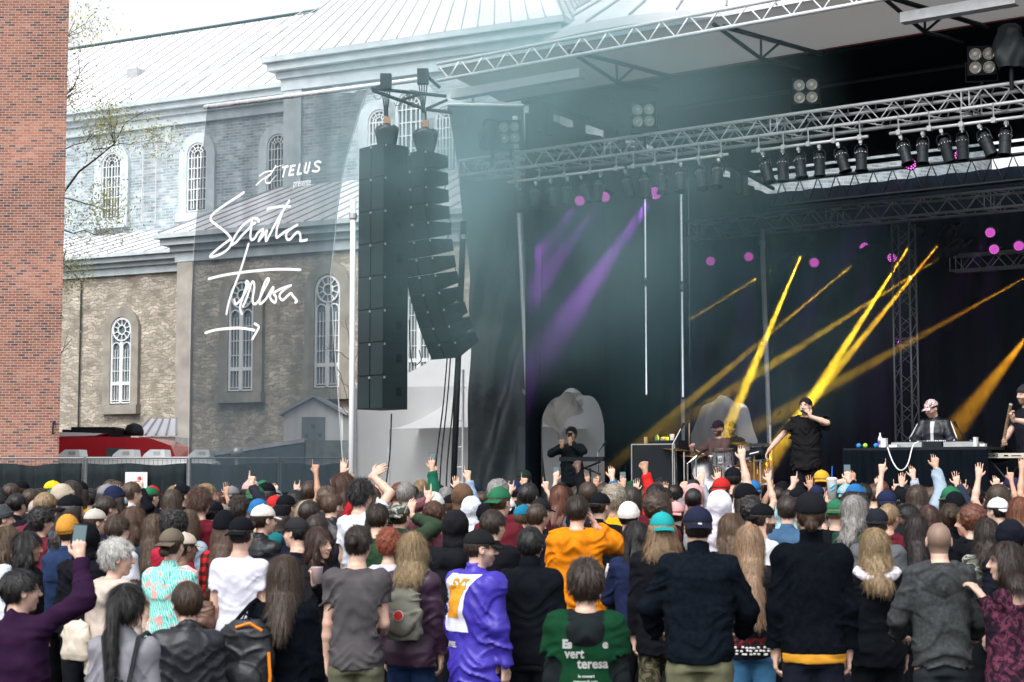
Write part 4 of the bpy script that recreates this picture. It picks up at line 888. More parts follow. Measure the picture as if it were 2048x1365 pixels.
class Sdf:
    def __init__(s,ax,ay,az): s.a=(ax,ay,az); s.D=np.full((len(ax),len(ay),len(az)),.15,np.float32)
    def blk(s,lo,hi,mg=.03):
        sl=[]
        for k in range(3):
            i=max(0,np.searchsorted(s.a[k],lo[k]-mg)-1); j=min(len(s.a[k]),np.searchsorted(s.a[k],hi[k]+mg)+1); sl.append(slice(i,max(j,i)))
        X,Y,Z=np.meshgrid(s.a[0][sl[0]],s.a[1][sl[1]],s.a[2][sl[2]],indexing='ij',copy=False)
        return tuple(sl),X,Y,Z
    def put(s,sl,d,k,op='u'):
        A=s.D[sl]
        if op=='u': 
            if k>0: h=np.maximum(k-np.abs(A-d),0)/k; r=np.minimum(A,d)-h*h*k*.25
            else: r=np.minimum(A,d)
        else:
            d=-d
            if k>0: h=np.maximum(k-np.abs(A-d),0)/k; r=np.maximum(A,d)+h*h*k*.25
            else: r=np.maximum(A,d)
        s.D[sl]=r
    def cap(s,a,b,ra,rb=None,k=.02,op='u',sq=None):
        rb=ra if rb is None else rb; a=np.array(a,dtype=np.float32); b=np.array(b,dtype=np.float32); R_=max(ra,rb)+k
        sl,X,Y,Z=s.blk(np.minimum(a,b)-R_,np.maximum(a,b)+R_)
        if X.size==0: return
        ba=b-a; L2=max(float(ba@ba),1e-9); px,py,pz=X-a[0],Y-a[1],Z-a[2]
        t=np.clip((px*ba[0]+py*ba[1]+pz*ba[2])/L2,0,1)
        d=np.sqrt((px-t*ba[0])**2+(py-t*ba[1])**2+(pz-t*ba[2])**2)-(ra+(rb-ra)*t); s.put(sl,d,k,op)
    def ell(s,c,r,k=.02,M=None,op='u',fn=None):
        c=np.array(c,dtype=np.float32); R_=max(r)+k
        sl,X,Y,Z=s.blk(c-R_,c+R_)
        if X.size==0: return
        x,y,z=X-c[0],Y-c[1],Z-c[2]
        if M is not None: x,y,z=(M[0][0]*x+M[1][0]*y+M[2][0]*z,M[0][1]*x+M[1][1]*y+M[2][1]*z,M[0][2]*x+M[1][2]*y+M[2][2]*z)
        k0=np.sqrt((x/r[0])**2+(y/r[1])**2+(z/r[2])**2)+1e-6; k1=np.sqrt((x/r[0]**2)**2+(y/r[1]**2)**2+(z/r[2]**2)**2)+1e-6
        d=k0*(k0-1)/k1
        if fn: d=fn(d,x,y,z)
        s.put(sl,d,k,op)
    def loft(s,prof,k=.03,off=0,soff=None):
        """prof rows (z,halfwidth,halfdepth,yoffset)"""
        P_=np.array(prof,dtype=np.float32); z0,z1=P_[0,0],P_[-1,0]; W=P_[:,1].max()+off+.03; Dp=P_[:,2].max()+off+.04+np.abs(P_[:,3]).max()
        sl,X,Y,Z=s.blk((-W,-Dp,z0-.03),(W,Dp,z1+.03))
        if X.size==0: return
        zz=s.a[2][sl[2]]; a=np.interp(zz,P_[:,0],P_[:,1])+off; b=np.interp(zz,P_[:,0],P_[:,2])+off; yo=np.interp(zz,P_[:,0],P_[:,3])
        q=(np.abs(X/a)**2.4+np.abs((Y-yo)/b)**2.4)**(1/2.4)
        d=(q-1)*np.minimum(a,b); d=np.maximum(d,np.maximum(z0-Z,Z-z1)); s.put(sl,d,k)
    def noise(s,amp,f,seed=0,ridge=False,zmask=None):
        X,Y,Z=np.meshgrid(*s.a,indexing='ij',copy=False); m=np.abs(s.D)<.04
        n=vnoise(X[m]*f[0]+seed*3.7,Y[m]*f[1]+seed*1.3,Z[m]*f[2]+seed*5.1)
        n2=vnoise(X[m]*f[0]*2.3+seed+9,Y[m]*f[1]*2.3+4,Z[m]*f[2]*2.3+seed)
        v=(n-.5)*1.4+(n2-.5)*.6
        if ridge: v=.35-np.abs(v)*1.5
        s.D[m]+=amp*v*-1
    def crease(s,amp,seed=0):
        X,Y,Z=np.meshgrid(*s.a,indexing='ij',copy=False); m=np.abs(s.D)<.03; x,y,z=X[m],Y[m],Z[m]
        sg=np.where(x>0,1,-1); w1=vnoise(x*5+seed,y*5,z*5)*1.6; w2=vnoise(x*6,y*6+seed,z*4+7)*1.6
        r1=1-np.abs(vnoise((x*sg*.75+z)*13+w1*2,y*3+seed,(z-x*sg*.7)*3.5)*2-1); r2=1-np.abs(vnoise((z-x*sg*.5)*16+w2*2+9,y*4,(x*sg+z)*4+seed)*2-1)
        g=np.clip(vnoise(x*4+seed*2,y*4,z*4+3)*1.6-.35,0,1); s.D[m]-=amp*(np.clip(r1-.55,0,1)*2.0*g+np.clip(r2-.6,0,1)*2*(1-g))
    def mesh(s):
        D=s.D; D[0]=.1;D[-1]=.1;D[:,0]=.1;D[:,-1]=.1;D[:,:,0]=.1;D[:,:,-1]=.1
        S=D<0; c=S[:-1,:-1,:-1].astype(np.int8)
        for i in (0,1):
            for j in (0,1):
                for k in (0,1):
                    if i+j+k: c=c+S[i:i+c.shape[0] if i==0 else None, j:j+c.shape[1] if j==0 else None, k:k+c.shape[2] if k==0 else None][:c.shape[0],:c.shape[1],:c.shape[2]]
        act=(c>0)&(c<8); I,J,K=np.nonzero(act); idx=np.full(act.shape,-1,np.int64); idx[I,J,K]=np.arange(len(I))
        acc=np.zeros((len(I),3),np.float64); cnt=np.zeros(len(I))
        ax=[a.astype(np.float64) for a in s.a]
        cor=[(i,j,k) for i in (0,1) for j in (0,1) for k in (0,1)]
        for p in cor:
            for q in cor:
                if sum(abs(u-v) for u,v in zip(p,q))==1 and p<q:
                    d0=D[I+p[0],J+p[1],K+p[2]]; d1=D[I+q[0],J+q[1],K+q[2]]; m=(d0<0)!=(d1<0)
                    t=np.where(m,d0/np.where(m,d0-d1,1),0)
                    for n_,(B_) in enumerate((I,J,K)):
                        a=ax[n_][B_+p[n_]]; b=ax[n_][B_+q[n_]]; acc[:,n_]+=np.where(m,a+(b-a)*t,0)
                    cnt+=m
        V=acc/np.maximum(cnt,1)[:,None]; quads=[]
        def face(axn):
            A=np.take(S,range(S.shape[axn]-1),axn); B_=np.take(S,range(1,S.shape[axn]),axn); X=np.nonzero(A!=B_)
            o=[k for k in range(3) if k!=axn]; i=[X[0],X[1],X[2]]
            ok=(i[o[0]]>0)&(i[o[1]]>0)&(i[o[0]]<act.shape[o[0]])&(i[o[1]]<act.shape[o[1]]); i=[q[ok] for q in i]; fl=A[tuple(i)]
            def id_(da,db): j=list(i); j[o[0]]=j[o[0]]-da; j[o[1]]=j[o[1]]-db; return idx[tuple(j)]
            Q=np.stack([id_(0,0),id_(1,0),id_(1,1),id_(0,1)],1)
            if axn==1: fl=~fl
            Q=np.where(fl[:,None],Q,Q[:,::-1]); quads.append(Q[(Q>=0).all(1)])
        for a in range(3): face(a)
        return V,np.concatenate(quads)
def mesh_obj(name,V,Q,m,parent,paint=None,smooth=True):
    me=bpy.data.meshes.new(name); n=len(V); me.vertices.add(n); me.vertices.foreach_set('co',np.asarray(V,np.float32).ravel())
    me.loops.add(len(Q)*4); me.loops.foreach_set('vertex_index',np.asarray(Q,np.int32).ravel()); me.polygons.add(len(Q))
    me.polygons.foreach_set('loop_start',np.arange(0,len(Q)*4,4,dtype=np.int32)); me.polygons.foreach_set('loop_total',np.full(len(Q),4,np.int32))
    me.update(calc_edges=True); me.validate(); me.polygons.foreach_set('use_smooth',[smooth]*len(me.polygons)); me.materials.append(m)
    if paint is not None:
        a=me.color_attributes.new('paint','FLOAT_COLOR','POINT'); a.data.foreach_set('color',np.asarray(paint,np.float32).ravel())
    o=bpy.data.objects.new(name,me); COL.objects.link(o); o.parent=parent; return o
# ---- materials of people
def skin_mat():
    m=bpy.data.materials.new('skin'); m.use_nodes=True; n=m.node_tree; L=n.links; b=n.nodes['Principled BSDF']
    oi=n.nodes.new('ShaderNodeObjectInfo'); vc=n.nodes.new('ShaderNodeVertexColor'); vc.layer_name='paint'; mx=n.nodes.new('ShaderNodeMix'); mx.data_type='RGBA'
    tc=n.nodes.new('ShaderNodeTexCoord'); nz=n.nodes.new('ShaderNodeTexNoise'); nz.inputs['Scale'].default_value=22; nz.inputs['Detail'].default_value=4; L.new(tc.outputs['Object'],nz.inputs[0])
    mr=n.nodes.new('ShaderNodeMapRange'); mr.inputs[1].default_value=.3; mr.inputs[2].default_value=.7; mr.inputs[3].default_value=.86; mr.inputs[4].default_value=1.12; L.new(nz.outputs[0],mr.inputs[0])
    sc=n.nodes.new('ShaderNodeVectorMath'); sc.operation='SCALE'; L.new(oi.outputs['Color'],sc.inputs[0]); L.new(mr.outputs[0],sc.inputs['Scale'])
    L.new(vc.outputs['Alpha'],mx.inputs['Factor']); L.new(sc.outputs[0],mx.inputs['A']); L.new(vc.outputs['Color'],mx.inputs['B']); L.new(mx.outputs['Result'],b.inputs['Base Color'])
    b.inputs['Roughness'].default_value=.48; b.inputs['Specular IOR Level'].default_value=.35; b.inputs['Subsurface Weight'].default_value=0
    return m
SKIN=skin_mat()
def hair_mat():
    m=bpy.data.materials.new('hair'); m.use_nodes=True; n=m.node_tree; L=n.links; b=n.nodes['Principled BSDF']
    oi=n.nodes.new('ShaderNodeObjectInfo'); tc=n.nodes.new('ShaderNodeTexCoord'); mp=n.nodes.new('ShaderNodeMapping'); mp.inputs['Scale'].default_value=(170,170,9); L.new(tc.outputs['Object'],mp.inputs[0])
    nz=n.nodes.new('ShaderNodeTexNoise'); nz.inputs['Scale'].default_value=1; nz.inputs['Detail'].default_value=3; nz.inputs['Distortion'].default_value=.6; L.new(mp.outputs[0],nz.inputs[0])
    mr=n.nodes.new('ShaderNodeMapRange'); mr.inputs[1].default_value=.3; mr.inputs[2].default_value=.72; mr.inputs[3].default_value=.2; mr.inputs[4].default_value=1.3; L.new(nz.outputs[0],mr.inputs[0])
    sc=n.nodes.new('ShaderNodeVectorMath'); sc.operation='SCALE'; L.new(oi.outputs['Color'],sc.inputs[0]); L.new(mr.outputs[0],sc.inputs['Scale']); L.new(sc.outputs[0],b.inputs['Base Color'])
    bp=n.nodes.new('ShaderNodeBump'); bp.inputs['Strength'].default_value=.9; bp.inputs['Distance'].default_value=.004; L.new(nz.outputs[0],bp.inputs['Height']); L.new(bp.outputs[0],b.inputs['Normal'])
    b.inputs['Roughness'].default_value=.42; b.inputs['Specular IOR Level'].default_value=.5; b.inputs['Anisotropic'].default_value=.5
    return m
HAIR=hair_mat()
CLOTH=mat('cloth','obj',.88,bump=.5,bscale=150,bdist=.003,var=.16,vscale=9,spec=.10)
LEATH=mat('smooth_cloth','obj',.45,bump=.5,bscale=26,bdist=.006,var=.15,vscale=8,spec=.4)
FLEECE=mat('fleece','obj',.95,bump=.9,bscale=170,bdist=.006,var=.30,vscale=40,spec=.05)
DENIM=mat('denim','obj',.85,bump=.3,bscale=200,bdist=.003,var=.28,vscale=9,spec=.15)
SHOE=mat('shoe_black',(.02,.02,.022),.5)
PLAIN=mat('plain','obj',.5,spec=.4)
def setc(o,c): o.color=(c[0],c[1],c[2],1)
# ---- skeleton
def nrm(v): v=np.array(v,float); return v/max(np.linalg.norm(v),1e-9)
def ik(S,W,hint,l1=.285,l2=.25):
    S=np.array(S,float); W=np.array(W,float); d=W-S; L=np.linalg.norm(d); L_=min(L,(l1+l2)*.995); W=S+d/L*L_; d=W-S
    a=(l1*l1-l2*l2+L_*L_)/(2*L_); h=math.sqrt(max(l1*l1-a*a,0)); u=d/L_; hv=np.array(hint,float); hv=hv-u*(hv@u); hv=nrm(hv)
    return S+u*a+hv*h, W
TORSO_M=[(.84,.158,.112,-.01),(.93,.160,.116,-.012),(1.05,.140,.102,-.002),(1.15,.143,.106,0),(1.28,.160,.118,-.002),(1.36,.164,.112,-.008),(1.405,.148,.094,-.014),(1.44,.112,.076,-.018),(1.47,.078,.064,-.018),(1.50,.058,.056,-.018)]
TORSO_F=[(.84,.166,.116,-.012),(.93,.166,.120,-.014),(1.05,.122,.092,-.004),(1.15,.124,.098,.002),(1.26,.138,.118,.008),(1.36,.142,.104,-.004),(1.405,.128,.086,-.014),(1.44,.096,.070,-.018),(1.47,.066,.058,-.018),(1.50,.050,.050,-.018)]
FING={'open':[(.02,.05,.05)]*4+[.5],'point':[(.05,.04,.04)]+[(1.45,1.5,.9)]*3+[-.3],'fist':[(1.4,1.5,1.0)]*4+[-.4],'rock':[(.05,.05,.05),(1.45,1.5,.9),(1.45,1.5,.9),(.05,.05,.05),.1],
 'relax':[(.35,.35,.2),(.42,.4,.25),(.5,.45,.3),(.55,.5,.3),.35],'grip':[(.9,.9,.6),(.95,.95,.6),(1.0,.95,.6),(1.05,1.,.6),.2],'half':[(.15,.5,.4),(.2,.7,.5),(.5,.8,.5),(.8,.9,.5),.3]}
def hand(s,W,u,n,side,kind,r=1.0,k=.006):
    """W wrist, u finger direction, n palm normal; side +1 right hand (thumb side = side * cross)"""
    u=nrm(u); n=np.array(n,float); n=nrm(n-u*(n@u)); b=np.cross(u,n)*side   # b points to the thumb side
    f=FING[kind]; off=(.030,.010,-.011,-.030); ln=(.072,.080,.074,.058)
    s.cap(W-u*.02,W+u*.03,.024*r,.026*r,k=.015)
    for i in range(4):
        kn=W+u*(.088 if i in(1,2) else .083)+b*off[i]
        s.cap(W+u*.012+b*off[i]*.45,kn,.0145*r,.0125*r,k=.010)
        p=kn; ang=0
        for j,(fr,rr_) in enumerate(((.42,.0095),(.32,.0085),(.26,.0075))):
            ang+=f[i][j]; d=u*math.cos(ang)+n*math.sin(ang)+b*(.10*(1.2-i*.8) if kind=='open' else 0); q=p+nrm(d)*ln[i]*fr; s.cap(p,q,rr_*r,(rr_-.001)*r,k=.004 if j==0 else .003); p=q
    t=f[4]; p=W+u*.025+b*.024; d1=nrm(b*max(.15,.75+t*.3)+u*.75+n*.35); q=p+d1*.042; s.cap(p,q,.0145*r,.0115*r,k=.010); d2=nrm(u*1.0+b*(t*.9)+n*(.25 if t>0 else 1.0)); s.cap(q,q+d2*.032,.0105*r,.008*r,k=.004)
def rotz(a): c,s_=math.cos(a),math.sin(a); return np.array([[c,-s_,0],[s_,c,0],[0,0,1]])
def rotx(a): c,s_=math.cos(a),math.sin(a); return np.array([[1,0,0],[0,c,-s_],[0,s_,c]])
def roty(a): c,s_=math.cos(a),math.sin(a); return np.array([[c,0,s_],[0,1,0],[-s_,0,c]])
class Pose:
    """arms: dict per side ('R','L'): target wrist, elbow hint, finger dir, palm normal, kind"""
    def __init__(s,R_=None,L_=None,hy=0,hp=0,hr=0,sex='m',bulk=1.,lean=(0,0),hs=1.):
        s.arms={}; s.sex=sex; s.bulk=bulk; s.lean=lean; s.hs=hs
        s.HM=rotz(hy)@rotx(hp)@roty(hr); s.hc=np.array([0,.018,1.6325]); s.piv=np.array([0,-.012,1.53])
        s.hc=s.piv+s.HM@(s.hc-s.piv)*1.0
        sw=.148 if sex=='m' else .130
        sw*=bulk**.5
        for nm,sg,a in (('R',1,R_),('L',-1,L_)):
            a=a or dict(w=(sg*.205,.05,.86),e=(sg*.25,-1,0),u=(0,.1,-1),n=(-sg,0,0),k='relax')
            S=np.array([sg*sw,-.008,1.405]); 
            if a['w'][2]>1.55: S=S+np.array([-sg*.012,0,.035])
            E,W=ik(S,a['w'],a.get('e',(sg,-.5,-.3))); s.arms[nm]=(S,E,W,a.get('u',W-E),a.get('n',(0,1,0)),a.get('k','relax'),sg)
    def head(s,p): return s.hc+s.HM@(np.array(p)*s.hs)
    def tohead(s,V): return (np.asarray(V)-s.hc)@s.HM/s.hs
    def ranges(s,fine):
        hc=s.hc; fx=[(hc[0]-.10,hc[0]+.10,fine)]; fy=[(hc[1]-.13,hc[1]+.14,fine)]; fz=[(hc[2]-.13,hc[2]+.13,fine)]; lo=np.array([-.3,-.2,0.]); hi=np.array([.3,.2,1.78])
        for S,E,W,u,n,k,sg in s.arms.values():
            c=W+nrm(u)*.09
            fx.append((c[0]-.12,c[0]+.12,fine)); fy.append((c[1]-.12,c[1]+.12,fine)); fz.append((c[2]-.12,c[2]+.12,fine))
            for q in (S,E,W,W+nrm(u)*.2): lo=np.minimum(lo,q-.09); hi=np.maximum(hi,q+.09)
        lo=np.minimum(lo,hc-.16); hi=np.maximum(hi,hc+.16)
        return lo,hi,fx,fy,fz
    def shear(s,V):
        V=np.array(V); h=np.clip(V[:,2]-.95,0,None); V[:,0]+=s.lean[0]*h; V[:,1]+=s.lean[1]*h; return V
def ears_face(s,P_,k):
    H=lambda p:P_.head(p); M=P_.HM; S=P_.hs
    E=lambda c,r,k=.02,op='u':s.ell(H(c),tuple(np.array(r)*S),k*S,M,op)
    C=lambda a,b,ra,rb,k=.01:s.cap(H(a),H(b),ra*S,rb*S,k*S)
    E((0,-.014,.025),(.075,.096,.091),.03); E((0,.028,-.035),(.058,.064,.080),.03); E((0,.060,-.096),(.024,.020,.020),.02)
    E((0,.070,.024),(.050,.020,.014),.015); 
    for g in (-1,1):
        E((g*.036,.058,-.030),(.022,.024,.022),.02); E((g*.031,.098,.004),(.016,.018,.010),.010,'s'); E((g*.031,.0735,.004),(.0135,.0125,.0105),.001)
        E((g*.031,.077,.0135),(.017,.012,.005),.004); E((g*.077,-.008,-.006),(.009,.019,.031),.008); E((g*.083,-.004,-.004),(.005,.009,.018),.004,'s')
        E((g*.011,.101,-.030),(.008,.009,.007),.006)
    C((0,.088,.016),(0,.112,-.026),.007,.0115,.012); E((0,.087,-.058),(.023,.010,.005),.006); E((0,.085,-.067),(.019,.010,.005),.005)
    E((0,.0965,-.0628),(.020,.005,.0016),.002,'s')
def build_body(P_,root,skin,haircol=(.03,.02,.015),fine=.006,coarse=.016,beard=0,stub=0,smile=False,lips=None,name='body',whole=True):
    lo,hi,fx,fy,fz=P_.ranges(fine); s=Sdf(axis(lo[0],hi[0],coarse,fx),axis(lo[1],hi[1],coarse,fy),axis(0 if whole else .7,hi[2],coarse,fz))
    s.loft(TORSO_M if P_.sex=='m' else TORSO_F,.03,off=-.006); nb=np.array([0,-.018,1.45])
    s.cap(nb,P_.head((0,-.022,-.07)),.056*(1 if P_.sex=='m' else .88)*P_.bulk**.5,.052*(1 if P_.sex=='m' else .84),k=.03)
    ears_face(s,P_,0)
    for S,E,W,u,n,k,sg in P_.arms.values():
        f=1 if P_.sex=='m' else .86
        s.cap(S*[.8,1,1],S,.055*f,.050*f,k=.03); s.cap(S,E,.049*f,.038*f,k=.02); s.cap(E,E+(W-E)*.35,.038*f,.040*f,k=.015); s.cap(E+(W-E)*.35,W,.040*f,.024*f,k=.015)
        hand(s,W,u,n,sg,k,.95 if P_.sex=='m' else .86)
    if whole:
        for g in (-1,1):
            s.cap((g*.088,-.005,.88),(g*.098,.012,.50),.080,.052,k=.03); s.cap((g*.098,.012,.50),(g*.10,-.02,.08),.052,.036,k=.02); s.cap((g*.10,-.03,.045),(g*.115,.12,.035),.036,.030,k=.02)
    V,Q=s.mesh(); h=P_.tohead(V); x,y,z=h.T; x=np.abs(x); n=len(V); pt=np.zeros((n,4),np.float32)
    def put(m,c,a): pt[m]=(*c,a)
    inh=(np.abs(z)<.14)&(x<.10)&(np.abs(y)<.16)
    if stub: put(inh&(y<.0325+.75*z+.01)&~((x>.07)&(z<.03)&(z>-.045)&(y>-.03))&(z>-.075),haircol,stub)
    if beard: 
        put(inh&(y>-.005)&(z<-.040+.25*np.clip(x-.03,0,1))&(z>-.125)&~((np.abs(z+.063)<.012)&(x<.022)),haircol,beard); put(inh&(z<-.034)&(z>-.055)&(x<.034)&(y>.075),haircol,beard)
    put(inh&(np.abs(z+.063)<.0105)&(x<.025-np.abs(z+.063)*.6)&(y>.083),lips or tuple(np.array(skin)*[.85,.5,.5]),.8)
    if smile: put(inh&(np.abs(z+.0630)<.0032)&(x<.014)&(y>.088),(.8,.78,.74),1)
    put(inh&(y>.062)&(x>.013)&(x<.050)&(np.abs(z-.026+.12*np.abs(x-.032))<.0055),haircol,.75)
    e=np.sqrt((x-.031)**2+((z-.004)*1.35)**2); put(inh&(y>.070)&(e<.0125),(.62,.58,.55),1); put(inh&(y>.070)&(e<.0062),(.03,.02,.015),1)
    put(inh&(y>.070)&(np.abs(z-.0125)<.003)&(np.abs(x-.031)<.015),(.03,.02,.02),.9)
    o=mesh_obj(name,P_.shear(V),Q,SKIN,root,pt); setc(o,skin); return o
def wear(P_,root,name,col,m,off=.02,sleeve='long',hem=.84,neck=1.47,wr=.006,seed=0,hood=0,grid=.0105,collar=0,bulk=None,flare=0,cuff=0,off_shoulder=False):
    """a garment for the upper body that follows the pose"""
    lo,hi,fx,fy,fz=P_.ranges(grid); B_=P_.bulk if bulk is None else bulk
    s=Sdf(axis(lo[0]-.06,hi[0]+.06,grid),axis(lo[1]-.10,hi[1]+.08,grid),axis(hem-.03,hi[2]+.03,grid))
    T=TORSO_M if P_.sex=='m' else TORSO_F
    B_=1+(B_-1)*.75
    prof=[]
    for z,a,b,yo in T:
        z_=z if z>.95 else hem+(z-.84)*(.95-hem)/.11
        wfix=(.018 if 1.0<z<1.2 else 0)*(1 if off>.015 else .4)
        prof.append((z_,(a*.95+wfix)*B_+off*.9+(flare*(1.2-z)/.4 if z<1.2 else 0),(b*.95+wfix*.5)*(B_**1.2)+off*.8+(flare*(1.2-z)/.5 if z<1.2 else 0),yo))
    prof=[p for p in prof if p[0]<=neck+.001] if off_shoulder else prof
    if prof[-1][0]>neck: prof[-1]=(neck+.006,prof[-1][1]*.95,prof[-1][2]*.95,prof[-1][3])
    s.loft(prof,.02)
    for S,E,W,u,n,k,sg in P_.arms.values():
        f=(1 if P_.sex=='m' else .88)*B_**.7; o=off*.95
        if not off_shoulder: s.cap((S*[.30,1,1])+[0,-.006,.028],S,.034*f+o*.7,.046*f+o,k=.035)
        if sleeve=='none': continue
        if sleeve=='short':
            M_=S+(E-S)*.62; s.cap(S,M_,.048*f+o,.050*f+o*1.1,k=.025); d=nrm(E-S); s.cap(M_+d*.045,M_+d*.12,.075*f+o,.075*f+o,k=.004,op='s')
        else:
            s.cap(S,E,.045*f+o*.9,.038*f+o*.9,k=.025); e=1. if sleeve=='long' else .45; We=E+(W-E)*(e*.93); s.cap(E,We,.040*f+o*.9,.029*f+o*.7,k=.02)
            if cuff: s.cap(E+(W-E)*.84,E+(W-E)*.93,.030*f+o*.55,.030*f+o*.5,k=.004)
            d=nrm(W-E); s.cap(We+d*.055,We+d*.13,.060*f+o,.060*f+o,k=.003,op='s')
    nb=np.array([0,-.02,1.46])
    if collar:
        hd=P_.head((0,-.03,-.10)); s.cap(nb,nb+(hd-nb)*collar,.066*B_**.6,.064*B_**.6,k=.02)
    if hood:   # lowered hood lying on the upper back
        for i in range(9):
            a=PI*(i/8); p=np.array([.085*math.cos(a)*B_,.015-.085*math.sin(a)-.012,1.455-.012*math.sin(a)+.012*abs(math.cos(a))])
            if i: s.cap(pp,p,.026,.026,k=.02)
            pp=p
        s.ell((0,-.115*B_**.8-.01,1.385),(.095,.046,.075),.03); s.ell((0,-.105*B_**.8,1.44),(.055,.03,.02),.02,op='s')
    s.noise(wr*1.3,(7,7,4.5),seed); s.crease(wr*2.7,seed)
    V,Q=s.mesh()
    o=mesh_obj(name,P_.shear(V),Q,m,root); setc(o,col); return o
def trousers(P_,root,col,m,off=.014,grid=.018,seed=0,name='trousers',bulk=None):
    B_=P_.bulk if bulk is None else bulk
    s=Sdf(axis(-.32*B_,.32*B_,grid),axis(-.26,.26,grid),axis(.04,1.06,grid)); T=TORSO_M if P_.sex=='m' else TORSO_F
    s.loft([(max(z,.80) if i else .80,a*B_*.95+off*(.2 if z>.86 else .7),b*B_*.95+off*(.2 if z>.86 else .7),yo) for i,(z,a,b,yo) in enumerate(T[:3])],.02)
    for g in (-1,1):
        s.cap((g*.080*B_,-.008,.80),(g*.10,.012,.50),.084*B_+off*.8,.060+off,k=.02); s.cap((g*.10,.012,.50),(g*.10,-.015,.10),.060+off,.050+off,k=.02)
    s.noise(.006,(8,8,9),seed); s.noise(.006,(14,14,16),seed+3,ridge=True); V,Q=s.mesh(); o=mesh_obj(name,V,Q,m,root); setc(o,col); return o
def shoes(root):
    m=MB()
    for g in (-1,1): m.tube([(g*.10,-.085,.05),(g*.102,-.02,.055),(g*.108,.07,.045),(g*.115,.155,.035)],[.035,.045,.042,.028],10)
    return m.build('shoes',SHOE,root,local=True,smooth=True)
def headgrid(P_,g,lo=(-.16,-.22,-.16),hi=(.16,.17,.18)):
    c=[P_.head((a,b,d)) for a in (lo[0],hi[0]) for b in (lo[1],hi[1]) for d in (lo[2],hi[2])]; l=np.min(c,0); h=np.max(c,0)
    return Sdf(axis(l[0],h[0],g),axis(l[1],h[1],g),axis(l[2],h[2],g))
